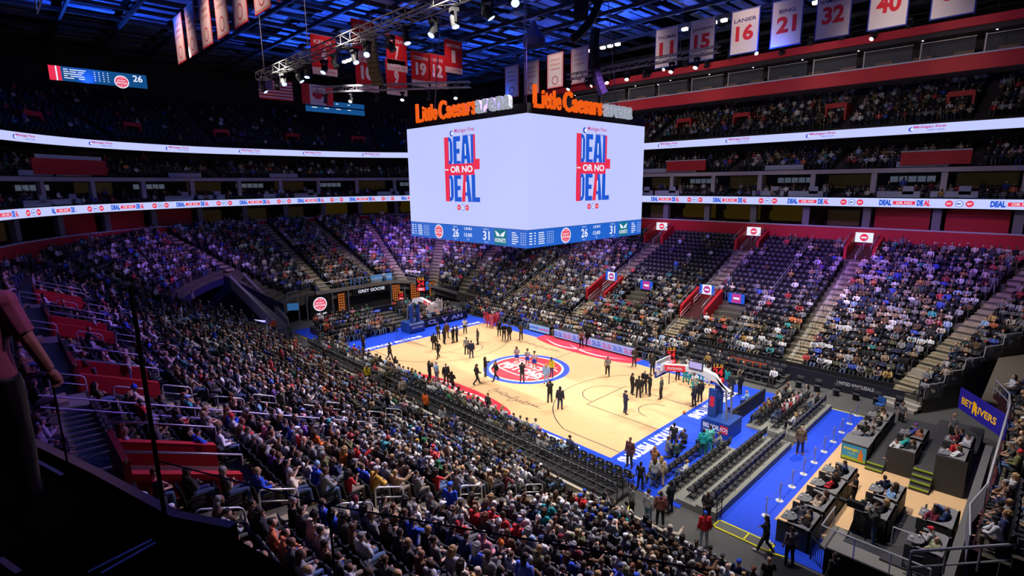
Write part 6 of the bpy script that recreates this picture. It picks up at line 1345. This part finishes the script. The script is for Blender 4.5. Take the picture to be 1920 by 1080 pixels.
OC = {0: [(.95, .2, W, 'sit_rest', T((.02, .06, .25)), S1, sh_b, 'navy blue sweater'), (1.0, -.35, W2, 'sit_arms', T(BLK), S1, lg_y, 'black with blonde hair'), (.6, .55, W3, 'sit_lean', T(GREY), S1, sh_b, 'grey top')],
      1: [(.9, -.3, W2, 'sit_phone', T(CRM), S1, sh_b, 'cream top'), (.95, .35, W, 'sit_rest', T((.3, .2, .16)), S1, lg_b, 'tan top with long brown hair')],
      2: [(.8, .1, W, 'sit_rest', T(RED), S2, lg_d, 'red top with long dark hair'), (.9, .5, W3, 'sit_phone', T(BLK), S1, lg_b, 'black top with long brown hair')],
      3: [(.9, .3, W, 'sit_phone', T((.02, .04, .12)), S1, sh_b, 'dark blue top'), (.9, -.35, W2, 'sit_lean', T(BLK), S2, sh_d, 'black top')],
      4: [(.9, .2, W, 'sit_rest', T(BLK), S1, lg_y, 'black top with long blonde hair'), (.7, -.5, W2, 'sit_arms', T(GREY), S1, sh_b, 'dark grey jacket')],
      5: [(.55, .4, W3, 'sit_lean', T(NAVY), S1, sh_b, 'navy shirt'), (.9, .1, W, 'sit_rest', T(BLK), S1, lg_b, 'black with long brown hair'), (.95, -.4, W2, 'sit_phone', T(LBL), S1, sh_b, 'light blue shirt')],
      6: [(.7, .35, W, 'sit_phone', T((.4, .4, .42)), S1, ('cap', RED), 'grey hoodie and red cap'), (.9, -.35, W2, 'sit_rest', T((.3, .3, .2)), S1, ('bald', BLK), 'olive grey top, bald')],
      7: [(.9, .1, W, 'sit_point', T((.012, .03, .12)), S1, ('bald', BLK), 'dark blue shirt, bald, arm stretched out'), (.6, -.35, W2, 'sit_lean', T(MAR), S1, sh_b, 'maroon top')],
      8: [(.9, .2, W, 'sit_arms', T(GREY), S1, sh_b, 'grey shirt'), (.6, .5, W3, 'sit_lean', T(BLK), S1, sh_d, 'black top')],
      9: [(.9, .3, W, 'sit_rest', T(BLK), S1, sh_d, 'black top'), (.8, -.4, W2, 'sit_phone', T((.3, .3, .33)), S1, sh_b, 'light grey top')],
      10: [(.8, .2, W, 'sit_lean', T((.1, .09, .03)), S1, lg_b, 'olive top with long hair'), (.85, -.4, W2, 'sit_rest', T(CRM), S1, sh_b, 'cream shirt')],
      11: [(.7, .35, W, 'sit_lean', T((.03, .4, .38)), S1, bn_d, 'turquoise top'), (.9, -.2, W2, 'sit_rest', T(BLK), S1, lg_b, 'black top with long brown hair'), (.4, -.5, W2, 'sit_lean', T(WHT), S1, sh_b, 'white shirt')],
      12: [(.8, .3, W, 'sit_lean', T((.06, .08, .35)), S1, ('cap', (.2, .05, .3)), 'blue sweater and purple cap'), (.9, -.35, W2, 'sit_rest', T((.3, .1, .06)), S1, lg_b, 'rust top with long hair')],
      13: [(.6, .5, W3, 'sit_point', T(RED), S1, sh_d, 'bright red sweater, arm stretched out'), (.9, -.1, W, 'sit_lean', T(WHT), S1, lg_b, 'white top with long dark hair')],
      14: [(.75, .4, W, 'sit_lean', T(NAVY), S1, sh_d, 'navy jacket'), (.9, -.3, W2, 'sit_rest', T((.45, .45, .5)), S1, sh_b, 'pale grey shirt'), (.5, .0, W, 'sit_phone', T(MAR), S2, sh_b, 'maroon shirt')]}
for i, (g_, x, y, z, dx, dy, wh) in enumerate(PODS):
    booth(x, y, z, dx, dy, 'charcoal booth with curved bench, ' + wh, 'loge booths'); pod_people(x, y, z, dy, OC.get(i, []), wh)
    for k in range(2): cup((x + .12 + .2 * k, y - .15 + .3 * k, z + .94), 'small pale cup on the table, ' + wh)
mb = MB(); mb.bb((25.05, 1.9, 0), (25.85, 9.8, .35)); mb.bb((25.85, 1.85, 0), (27.15, 9.8, .42)); mb.bb((27.15, 1.8, 0), (28.0, 9.8, .85)); mb.bb((28.0, 1.45, 0), (29.3, 9.8, .9)); mb.bb((26.05, -6.6, 0), (27.45, -1.6, .15)); mb.bb((27.45, -6.9, 0), (29.6, -2.4, .2)); struct('floor_loge_tiers', mb, mm('loge_carpet', (.045, .045, .047), .8))
mb = MB(); mb.bb((28.0, 1.4, 0), (29.25, 1.46, 1.95)); mb.bb((25.88, 1.82, 0), (27.12, 1.88, 1.48)); struct('wall_loge_front', mb, booth_m)
lime = mm('lime_edge', (.35, .5, .03), .5)
for x0, x1, y0, n, z1, lb in ((25.05, 25.85, 1.9, 2, .35, 'two dark steps with lime green edges beside the blue drink sign'), (27.15, 28.0, 1.8, 4, .85, 'four dark steps with lime green edges up to the upper booths')):
    t = thing('steps', lb, 'steps', (x0, y0, 0))
    for k in range(n):
        h_ = z1 * (k + 1) / (n + 0); a = MB(); a.bb((0, -.3 * (n - k), 0), (x1 - x0, -.3 * (n - k - 1), h_)); s_ = a.build('step', MT['loge_carpet'], t); a = MB(); a.bb((0, -.3 * (n - k) - .012, h_ - .07), (x1 - x0, -.3 * (n - k) + .03, h_ + .008)); a.build('lime_edge_strip', lime, s_)
t = thing('bar_cart', 'bar counter with bright blue drink sign, yellow lettering and orange bottle picture', 'counter', (23.75, 1.72, 0))
a = MB(); a.bb((0, 0, 0), (1.25, 1.2, 1.1)); a.build('counter_body', booth_m, t); a = MB(); a.bb((-.03, -.03, 1.1), (1.28, 1.23, 1.15)); a.build('counter_top', ledge_m, t)
a = MB(); M = wallM((0, -.01, 0), (1, 0, 0)); rect(a, .03, .28, 1.22, 1.02, 0, 0, M); rect(a, .03, .1, 1.22, .28, 0, 1, M); text(a, 'mango', .48, .62, .75, .2, .01, 2, M, .04); text(a, 'crush', .5, .46, .35, .09, .01, 2, M, .02); poly(a, [(.85, .2), (1.08, .2), (1.08, .6), (1.0, .72), (1.0, .9), (.93, .9), (.93, .72), (.85, .6)], .01, 3, M)
a.build('drink_sign', [mm('sign_cyan', (.05, .35, .6), .5), lime, mm('sign_yellow', (.8, .7, .03), .5), ORGM if 'ORGM' in globals() else mm('sign_orange', (.8, .22, .02), .5)], t)
# ---- rope posts
posts = [at(u, v) for u, v in ((1598, 777), (1590, 795), (1576, 811), (1560, 829), (1546, 846), (1528, 867), (1512, 889), (1488, 912), (1465, 940))] + [Vector((22.95, -7.0, 0)), Vector((23.5, -8.9, 0))]
posts = [Vector((22.85, 8.9 - 1.76 * k, 0)) for k in range(10)] + [Vector((23.6, -8.8, 0))]
for k, p in enumerate(posts):
    t = thing('rope_stanchion', 'polished steel rope post with round white foot on the blue walkway', 'stanchion', p, 0, 'rope posts along the blue walkway')
    a = MB(); a.tube([(0, 0, 0), (0, 0, .03), (0, 0, .05)], [.19, .18, .05], 16); a.build('foot', mm('post_foot', (.6, .6, .62), .35), t); a = MB(); a.tube([(0, 0, .04), (0, 0, .98)], .028, 8); a.ell((0, 0, .99), (.045, .045, .03), 8, 5); a.build('post', steel_m, t, True)
for k, (p, q_) in enumerate(zip(posts[:-1], posts[1:])):
    a = MB(); a.tube([(Vector(p).lerp(Vector(q_), i / 8) - Vector(p)) + Vector((0, 0, .9 - .3 * (1 - (2 * i / 8 - 1) ** 2))) for i in range(9)], .014, 5); o = a.build('rope', mm('rope_violet', (.12, .12, .3), .7), None, True, p); tag(o, 'thin sagging dark rope strung between two steel posts', 'rope', 'ropes along the blue walkway')
# ---- yellow taped ramp
t = thing('ramp_plate', 'flat grey ramp plate outlined with bright yellow tape', 'ramp', (22.7, -9.15, 0)); a = MB(); a.bb((-1.25, -.32, 0), (1.25, .32, .02)); a.build('plate', mm('plate_grey', (.12, .12, .11), .6), t)
a = MB(); ty = mm('tape_yellow', (.75, .7, .02), .5)
for x0, y0, x1, y1 in ((-1.3, -.36, 1.3, -.28), (-1.3, .28, 1.3, .36), (-1.3, -.36, -1.22, .36), (1.22, -.36, 1.3, .36), (.1, -.3, .17, .3)): a.bb((x0, y0, .0), (x1, y1, .03))
a.build('yellow_tape', ty, t)
for p, q_ in (((17.9, -11.3), (17.75, -10.6)), ((-24.5, -9.6), (-20.2, -9.4)), ((21.3, 9.02), (23.3, 9.06)), ((23.95, -9.5), (24.6, -9.3))):
    a = MB(); lineseg(a, 0, 0, q_[0] - p[0], q_[1] - p[1], .1, .01); o = a.build('floor_tape', ty, None, False, (p[0], p[1], 0)); tag(o, 'bright yellow tape strip on the arena floor', 'tape', 'yellow tape strips on the floor')
mb = MB(); lineseg(mb, 17.5, -13.15, 27, -12.9, .5, .02); struct('trim_7', mb, mm('cable_ramp', (.03, .03, .035), .6))
# ---- rail behind the sideline riser, corner gates
def long_rail(p, q_, h_, label, step=1.5, mids=(.5,), rad=.025, m=None, pick=None):
    p, q_ = Vector(p), Vector(q_); d = q_ - p; L = d.length; a = MB(); a.tube([Vector((0, 0, h_)), d + Vector((0, 0, h_))], rad, 6)
    for m_ in mids: a.tube([Vector((0, 0, h_ * m_)), d + Vector((0, 0, h_ * m_))], rad * .7, 5)
    n = max(1, int(L / step))
    for k in range(n + 1): a.tube([d * (k / n), d * (k / n) + Vector((0, 0, h_))], rad * .9, 5)
    if pick:
        n = int(L / pick)
        for k in range(n): a.tube([d * ((k + .5) / n) + Vector((0, 0, .08)), d * ((k + .5) / n) + Vector((0, 0, h_))], rad * .45, 4, 0, False)
    o = a.build('railing', m or rail_m, None, False, p); return tag(o, label, 'railing')
long_rail((-19.9, -11.22, .1), (17.2, -11.22, .1), 1.05, 'long thin dark rail behind the sideline folding chairs', 1.8, (.55,), .018, grey_m)
long_rail((17.25, -11.2, .0), (17.25, -10.2, .0), 1.25, 'black gate rail at the corner end of the sideline chairs', .5, (.5,), .025, dark_m); long_rail((21.4, -9.1, 0), (21.4, -8.6, 0), 1.2, 'short black gate at the corner of the baseline risers', .5, (.5,), .025, dark_m)
long_rail((21.42, -8.9, .75), (21.42, 8.6, .75), .95, 'thin rail along the back of the top baseline riser', 1.6, (.6,), .015, grey_m)
long_rail((25.35, -8.7, 0), (26.1, -9.3, 0), 1.05, 'black picket barrier beside the near booth', .8, (), .03, dark_m, .12)
# right end stand front rail, sign, column
def polyrail(pts, h_, label, m=None, pick=None, name='railing', mids=(.5,), rad=.03):
    p0 = Vector(pts[0]); a = MB(); Q = [Vector(p) - p0 for p in pts]
    a.tube([q_ + Vector((0, 0, h_)) for q_ in Q], rad, 6)
    for m_ in mids: a.tube([q_ + Vector((0, 0, h_ * m_)) for q_ in Q], rad * .7, 5)
    for u, v in zip(Q[:-1], Q[1:]):
        n = max(1, int((v - u).length / (pick or 1.4)))
        for k in range(n + 1): w_ = u.lerp(v, k / n); a.tube([w_, w_ + Vector((0, 0, h_))], rad * (.5 if pick else .9), 4)
    o = a.build(name, m or rail_m, None, False, p0); return tag(o, label, 'railing')
def arcpt(cx_, cy_, dg, r, z): return (cx_ + r * math.cos(math.radians(dg)), cy_ + r * math.sin(math.radians(dg)), z)
polyrail([arcpt(22, 5, 26, 8.3, 3.5), arcpt(22, 5, 10, 8.3, 3.5), (30.3, 4.6, 3.5), (30.3, -6.2, 3.5)], .9, 'pale steel front rail of the stand at the right picture edge', None, None, 'railing', (.5,), .045)
mb = MB(); sweep(mb, stations('right'), lambda s: [(-.1, 2.2), (-.1, 3.6), (.1, 3.6)]); sweep(mb, stations('right'), lambda s: [(.6, 0), (.6, 2.2), (-.1, 2.2)]); struct('wall_right_end_front', mb, mm('deep_maroon', (.05, .008, .01), .6))
sgn = mm('sign_indigo', (.02, .015, .16), .5, emit=(.015, .01, .2), es=.5); gold = mm('sign_gold', (.75, .4, .01), .5, emit=(.8, .4, .01), es=.35)
for k, (p, q_) in enumerate(((at(1800, 736, 3.4), at(1882, 788, 3.4)), (at(1884, 790, 3.4), Vector((30.25, 1.4, 3.4))))):
    d = (q_ - p); L = d.length; t = thing('sponsor_sign', ('indigo sign with yellow lettering facing left below the right end stand' if k == 0 else 'second indigo sign with yellow lettering turning down the right end stand'), 'sign', p)
    M = wallM((0, 0, 0), d); a = MB(); vs = [M @ Vector(c) for c in ((0, -.95, -.12), (L, -.95, -.12), (L, .3, -.12), (0, .3, -.12), (0, -.95, 0), (L, -.95, 0), (L, .3, 0), (0, .3, 0))]; a.add(vs, [(3, 2, 1, 0), (4, 5, 6, 7), (0, 1, 5, 4), (1, 2, 6, 5), (2, 3, 7, 6), (3, 0, 4, 7)]); b = a.build('sign_panel', sgn, t)
    a = MB(); w_ = text(a, 'BET', L * .2, -.55, L * .25, .42, .01, 0, M, .03); text(a, 'RIVERS', L * .62, -.55, L * .5, .42, .01, 0, M, .03); text(a, 'R', L * .4, -.72, L * .12, .72, .012, 0, M, .03); a.build('sign_lettering', gold, b)
mb = MB(); mb.bb((29.65, -9.4, 0), (29.95, 4.6, 1.95)); struct('wall_right_dado', mb, mm('dado_grey', (.11, .11, .105), .6))
# far right corner: stepped picket rail along the edge of the far stand, wide bottom stairs, tunnel
a63 = math.radians(62.5); e = Vector((math.cos(a63), math.sin(a63)))
pts = []
for k in range(0, 22, 2): r = 8.4 + k * ROWD; pts += [(22 + e.x * r, 5 + e.y * r, 1 + k * .365), (22 + e.x * (r + ROWD * 1.9), 5 + e.y * (r + ROWD * 1.9), 1 + k * .365)]
polyrail(pts[:10], 1.05, 'stepping pale picket rail beside the wide corner stairs', None, .16, 'railing', (), .035); polyrail(pts[10:], 1.05, 'stepping pale pipe rail climbing along the edge of the corner stand', None, .9, 'railing', (.5,), .035)
mb = MB(); q0 = [(22 + e.x * 8.4, 5 + e.y * 8.4)]; 
P0 = [Vector((22 + e.x * 8.4, 5 + e.y * 8.4, z)) for z in (0, 1)]; vs = [P0[0]] + [Vector((22 + e.x * (8.4 + 19.4), 5 + e.y * (8.4 + 19.4), 0)), Vector((22 + e.x * 27.8, 5 + e.y * 27.8, 8.7))] + [Vector((22 + e.x * (8.4 + k * ROWD), 5 + e.y * (8.4 + k * ROWD), 1 + k * .365)) for k in range(21, -1, -1)]
mb.add(vs, [tuple(range(len(vs)))]); struct('wall_corner_tunnel_side', mb, mm('tunnel_grey', (.09, .085, .07), .8))
mb = MB(); mb.bb((29, 8, 3.2), (50, 30, 3.3)); struct('floor_corner_concourse', mb, mm('concourse_tan', (.13, .11, .075), .8)); mb = MB(); mb.bb((38, 6, 3.3), (38.2, 34, 8)); struct('wall_concourse_dark', mb, dark_m)
# wide corner stairs from the floor
t = thing('corner_stairs', 'wide pale concrete stairs at the right corner of the far stand', 'stairs', (24.45, 12.1, .02), math.radians(-20))
for k in range(9): a = MB(); a.bb((-1.15, k * .42, k * .23 - .02), (1.15, k * .42 + .43, .23 * (k + 1))); a.build('stair_step', mm('pale_concrete', (.4, .37, .31), .8), t)
# ramp stairs in the near left floor tunnel
t = thing('ramp_stair', 'long pale concrete ramp with side walls descending into the floor tunnel', 'ramp'); p, q_ = Vector((-28.3, -9.9, .2)), Vector((-34.5, -12.2, 4.9)); d = (q_ - p); sd = Vector((-d.y, d.x, 0)).normalized()
def slab(a, off, w_, h0, h1): vs = [p + sd * (off - w_ / 2) + Vector((0, 0, h0)), p + sd * (off + w_ / 2) + Vector((0, 0, h0)), q_ + sd * (off + w_ / 2) + Vector((0, 0, h0)), q_ + sd * (off - w_ / 2) + Vector((0, 0, h0))]; vs += [v_ + Vector((0, 0, h1 - h0)) for v_ in vs]; a.add(vs, [(3, 2, 1, 0), (4, 5, 6, 7), (0, 1, 5, 4), (1, 2, 6, 5), (2, 3, 7, 6), (3, 0, 4, 7)])
a = MB(); slab(a, 0, 1.6, -.25, 0); a.build('ramp_deck', mm('ramp_dark', (.12, .11, .10), .8), t)
for s in (-1, 1): a = MB(); slab(a, s * .85, .14, -.5, .85); a.build('side_parapet', mm('ramp_grey', (.3, .28, .25), .8), t)
for s in (-1, 1): a = MB(); a.tube([p + sd * s * .85 + Vector((0, 0, 1.05)), q_ + sd * s * .85 + Vector((0, 0, 1.05))], .03, 5); a.build('hand_rail', rail_m, t)
# concrete shelf and rails of the corner stands beside the tunnel
for dg0, dg1, lb in ((206, 196, 'pale steel rail on the corner stand right of the floor tunnel'), (252, 238, 'pale steel rail on the corner stand left of the floor tunnel')):
    t0 = (270 - dg0) / 90; zz = lerp(1, 3.3, sm(t0)); polyrail([arcpt(-22, -5, dg0, 8.3, zz), arcpt(-22, -5, (dg0 + dg1) / 2, 8.3, zz), arcpt(-22, -5, dg1, 8.3, zz)], 1.0, lb, None, .5, 'railing', (.5,), .03)
polyrail([(-30.5, -4.8, 3.3), (-30.5, 5, 3.3)] + [arcpt(-22, 5, dg, 8.5, lerp(3.3, 1, sm((180 - dg) / 90)) if dg > 150 else 2.6) for dg in (170, 160, 150)], .95, 'pale steel front rail above the bunker suites', None, .9, 'railing', (.5,), .03)
t = thing('hanging_sign', 'small light blue sign on the corner wall beside the floor tunnel', 'sign', (-29.4, -8.4, 2.2), math.radians(62)); a = MB(); a.box((0, 0, 0), (1.7, .1, .8)); a.build('panel', MT['sign_sky'], t)
t = thing('broadcast_desk', 'purple lit broadcast desk with white edge inside the corner floor tunnel', 'desk', at(478, 620, .6), .5); a = MB(); a.box((0, 0, .5), (2.2, 1.0, 1.0)); a.build('desk_body', mm('desk_violet', (.1, .08, .4), .5, emit=(.18, .15, .9), es=.6), t); a = MB(); a.box((0, -.02, 1.03), (2.3, 1.1, .07)); a.build('glowing_edge', mm('desk_edge', (.5, .5, .6), emit=(.55, .5, 1), es=1), t)
# ---- camera platform at lower right
t = thing('camera_platform', 'raised grey camera platform with glass rails beyond the booths', 'platform', (27.3, -6.6, 0)); a = MB(); a.bb((-1.9, -1.1, .0), (1.9, 1.0, .12)); a.build('deck_boards', mm('platform_grey', (.2, .19, .17), .8), t)
for (x0, y0, x1, y1) in ((-1.9, -1.05, 1.9, -1.05), (-1.9, -1.05, -1.9, .9), (.3, 1.0, 1.9, 1.0)):
    a = MB(); dd = Vector((x1 - x0, y1 - y0, 0)); a.tube([(x0, y0, 1.1), (x1, y1, 1.1)], .035, 6); n = max(1, int(dd.length / 1.2))
    for k in range(n + 1): a.tube([(lerp(x0, x1, k / n), lerp(y0, y1, k / n), .1), (lerp(x0, x1, k / n), lerp(y0, y1, k / n), 1.1)], .03, 5)
    r_ = a.build('guard_rail', rail_m, t); a = MB(); M = wallM((x0, y0, .2), dd); rect(a, 0.05, 0, dd.length - .05, .8, 0, 0, M); a.build('rail_glass', glass_m, r_)
t = thing('tripod_camera', 'black broadcast camera on a tripod beside the standing operator', 'camera', (26.3, -5.9, .12)); a = MB()
for an in (0, 2.1, 4.2): a.tube([(.45 * math.cos(an), .45 * math.sin(an), 0), (0, 0, 1.3)], .03, 5)
a.build('tripod', dark_m, t); a = MB(); a.box((-.1, .1, 1.5), (.65, .25, .3)); a.tube([(-.4, .1, 1.5), (-.75, .1, 1.5)], [.1, .12], 10); a.box((.15, .3, 1.62), (.2, .2, .15)); a.build('camera_body', black_m, t)
make_person('person', (27.0, -5.9, .12), PI * .55, 'film', S1, ('coat', (.03, .035, .03)), (.05, .08, .16), ('cap', (.05, .05, .045)), (.03, .03, .03), 'trousers', 1.05, 'camera operator in dark jacket and jeans behind the tripod camera')
make_person('person', (25.55, -3.0, 0), PI * .6, 'stand_arms', S2, ('tee', BLK), BLK, sh_b, (.02, .02, .02), 'trousers', 1.0, 'server in black standing in the gap between the booth columns')
make_person('person', at(1783, 828, .4), 2.2, 'stand', S1, ('tee', (.14, .14, .15)), BLK, ('bald', BLK), (.02, .02, .02), 'trousers', 1.05, 'person in grey shirt standing in the dark corner behind the upper booths')
make_person('person', at(1688, 800, 0), 2.6, 'stand', S1, ('tee', (.16, .16, .17)), BLK, sh_b, (.02, .02, .02), 'trousers', 1.0, 'person in grey shirt at the end of the dark booth aisle')
t = thing('office_chair', 'black swivel chair standing on the camera platform', 'chair', (28.6, -7.2, .12), .5); a = MB(); a.box((0, 0, .5), (.48, .46, .09)); a.build('seat', seat2_m, t); a = MB(); a.box((0, -.22, .85), (.46, .08, .6)); a.build('backrest', seat2_m, t); a = MB(); a.tube([(0, 0, .08), (0, 0, .46)], .03, 6); [a.tube([(0, 0, .1), (.28 * math.cos(i * 1.256), .28 * math.sin(i * 1.256), .04)], .02, 4) for i in range(5)]; a.build('swivel_base', dark_m, t)
mb = MB(); mb.bb((24.2, -13.0, -.02), (31, -9.5, .02)); struct('floor_dark_pit', mb, black_m); mb = MB(); mb.bb((26, -9.3, 0), (29.8, -9.2, 1.2)); struct('wall_platform_skirt', mb, black_m)
long_rail((29.0, -12.0, 3.2), (31.3, -9.2, 3.2), .9, 'thick pale steel rail crossing the lower right corner', 1.2, (.35,), .05); polyrail([(30.2, -9.4, 2.9), (30.0, -7.9, 3.3), (30.3, -6.2, 3.5)], 1.05, 'grey picket gate beside the spectators at the lower right', None, .14, 'railing', (), .03)
t = thing('wheeled_case', 'blue backed chair by the dark barrier at the far right floor', 'chair', (23.7, 11.0, 0), 2.8); a = MB(); a.box((0, -.2, .75), (.5, .08, .4)); a.build('backrest', mm('chair_blue', (.03, .12, .4), .6), t); a = MB(); a.box((0, 0, .45), (.48, .45, .07)); a.build('seat', MT['chair_blue'], t); a = MB(); [a.tube([(x, y, 0), (x, y, .44)], .02, 5) for x in (-.2, .2) for y in (-.18, .18)]; a.build('legs', grey_m, t)
# ================================================================== balcony deck, glass and the person at the left
DZ = 13.8
edge = [(2, -33.6), (14, -33.4), (22, -32.5), (25.38, -31.82), (26.51, -31.47), (27.48, -31.2), (27.86, -30.98), (28.4, -30.84), (29.3, -30.72), (31, -30.6), (34, -30.5)]
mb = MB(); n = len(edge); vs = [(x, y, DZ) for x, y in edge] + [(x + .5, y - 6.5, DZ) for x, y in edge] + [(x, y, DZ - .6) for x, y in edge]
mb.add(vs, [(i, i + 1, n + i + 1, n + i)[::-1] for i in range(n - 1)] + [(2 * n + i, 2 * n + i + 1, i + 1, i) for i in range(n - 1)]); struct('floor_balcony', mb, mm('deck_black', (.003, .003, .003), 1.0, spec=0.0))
mb = MB()
for (x0, y0), (x1, y1) in zip(edge[2:6], edge[3:7]):
    d = Vector((x1 - x0, y1 - y0)).normalized(); nn = Vector((-d.y, d.x)); A_ = [Vector((x0, y0)), Vector((x1, y1)), Vector((x1, y1)) + nn * .06, Vector((x0, y0)) + nn * .06]
    mb.add([(p.x, p.y, DZ + .05) for p in A_] + [(p.x, p.y, DZ - .3) for p in A_], [(0, 1, 2, 3), (3, 2, 6, 7), (4, 5, 1, 0), (7, 6, 5, 4)])
struct('trim_8', mb, mm('deck_edge_metal', (.26, .2, .15), .6, 0.0))
# glass panels with dark posts
t = thing('glass_guard', 'dark framed clear glass guard along the balcony edge with slender posts', 'railing', (0, 0, 0))
def onedge(u):   # pixel column at the foot line -> a point of the edge
    return None
post_pts = [at(130, 888, DZ), at(312, 988, DZ), at(628, 1082, DZ)]
dk = mm('post_black', (.012, .012, .014), .3, .5)
for p, h_, r_ in ((post_pts[0], .85, .007), (post_pts[1], 1.5, .013), (post_pts[2], .42, .007)):
    a = MB(); a.tube([(p.x, p.y, DZ), (p.x, p.y, DZ + h_)], r_, 6); a.build('glass_post', dk, t)
tp = [(p.x, p.y, DZ + .62) for p in (Vector((24.2, -32.1, 0)),)]
a = MB(); a.tube([(post_pts[1].x, post_pts[1].y, DZ + .44), (post_pts[2].x, post_pts[2].y, DZ + .42), (30.2, -29.75, DZ + .40)], .0045, 6); a.build('top_cable', dk, t)
a = MB()
for p, q_ in zip(post_pts[:-1], post_pts[1:]): a.add([(p.x, p.y, DZ + .1), (q_.x, q_.y, DZ + .1), (q_.x, q_.y, DZ + .42), (p.x, p.y, DZ + .42)], [(0, 1, 2, 3)])
a.build('glass_pane', mm('guard_glass', (.9, .9, 1), .02, alpha=.04), t)
# pale metal strips on the dark deck; the last draws a glass reflection
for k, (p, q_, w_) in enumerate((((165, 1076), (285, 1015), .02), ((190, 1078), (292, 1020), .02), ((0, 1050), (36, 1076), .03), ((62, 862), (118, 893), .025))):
    A_, B_ = at(*p, DZ), at(*q_, DZ); a = MB(); lineseg(a, 0, 0, B_.x - A_.x, B_.y - A_.y, w_, .012); o = a.build('floor_strip', steel_m, None, False, (A_.x, A_.y, DZ)); tag(o, 'thin pale strip standing for metal and glass glints on the dark balcony floor', 'strip', 'metal strips on the balcony floor')
# steel post at the very left
p = at(22, 905, DZ); a = MB(); a.tube([(0, 0, 0), (0, 0, 2.4)], .055, 12); o = a.build('steel_column', mm('column_lilac', (.35, .33, .42), .35, .6), None, True, (p.x - .42, p.y + .02, DZ)); tag(o, 'slim pale steel column at the left picture edge', 'column')
# ---- the person in the pink shirt, cut by the left edge
def pink_person():
    """turned away, left arm hanging to the rail; built large with real fingers"""
    B_ = Vector((0, 0, 0)); P_ = pose('stand'); P_['el'][1] = P_['sh'][1] + V(.085, .0, -.27); P_['wr'][1] = P_['el'][1] + V(.05, .09, -.24)
    m = MB(); legs(m, P_, 0, 12); torso(m, P_, 0, 1, 16); H = P_['head']; m.tube([P_['neck'] - V(0, 0, .05), H - V(0, 0, .06)], [.058, .048], 14)
    m.ell(H + V(0, -.008, .03), (.073, .092, .092), 18, 12); m.ell(H + V(0, .022, -.045), (.054, .064, .066), 14, 9); m.tube([H + V(0, .085, .005), H + V(0, .11, -.028)], [.008, .015], 8)
    hand(m, P_['wr'][0], P_['el'][0], -1, .4, .95, 8); hand(m, P_['wr'][1], P_['el'][1], 1, .55, .95, 8)
    me = remesh(m, .0065, 'body', [skin_m, eye_m, lip_m]); face_mats(me, H)
    m = MB(); torso(m, P_, .014, .5, 20, .7); r_ = random.Random(2)
    for k in range(7): m.tube([P_['waist'] + V(-.15, .07 - .03 * k, -.12 + .05 * k), P_['waist'] + V(.02, -.115, -.10 + .055 * k), P_['waist'] + V(.15, .03, -.06 + .055 * k)], .012, 6)
    tp_ = remesh(m, .009, 'shirt', [mm('pink_knit', (.36, .10, .16), .85, noise=.1, nscale=14)], True, 3)
    m = MB(); legs(m, P_, .016, 12); tr = remesh(m, .012, 'trousers', [black_m])
    m = MB(); m.ell(H + V(0, -.018, .045), (.09, .1, .092), 14, 10); m.tube([H + V(0, -.05, .06), H + V(0, -.09, -.04), H + V(.02, -.11, -.18), H + V(.03, -.12, -.34)], [.085, .09, .09, .05], 12, 0, True, 1.2)
    for s in (-1, 1): m.tube([H + V(s * .065, .02, .05), H + V(s * .085, -.01, -.08), H + V(s * .10, .0, -.22), H + V(s * .13, .0, -.40)], [.03, .04, .045, .02], 8)
    hr = remesh(m, .008, 'hair', [mm('auburn_hair', (.08, .02, .016), .5, noise=.4, nscale=45)])
    return me, tp_, tr, hr
me, tp_, tr, hr = pink_person()
p = Vector((26.48, -31.93, DZ)) + Vector((.33, .27, 0)) * .0; p = at(16, 955, DZ); b = link('person', me, None, (p.x, p.y, DZ), (0, 0, 1.2), (.42, .2, .15)); b.scale = (.97,) * 3
tag(b, 'person in pink knit shirt and black trousers cut off by the left picture edge', 'person'); link('shirt', tp_, b); link('trousers', tr, b); link('hair', hr, b)
spot((28.5, -28.6, 18.5), (p.x + .1, p.y, DZ + 1.1), 230, (.95, .55, .9), 30, .8, .2)  # added fill spot, only there to brighten the person in pink
for o in bpy.data.objects:
    l = o.get('label')
    if l and len(l.split()) > 16: print('LONG', len(l.split()), l)
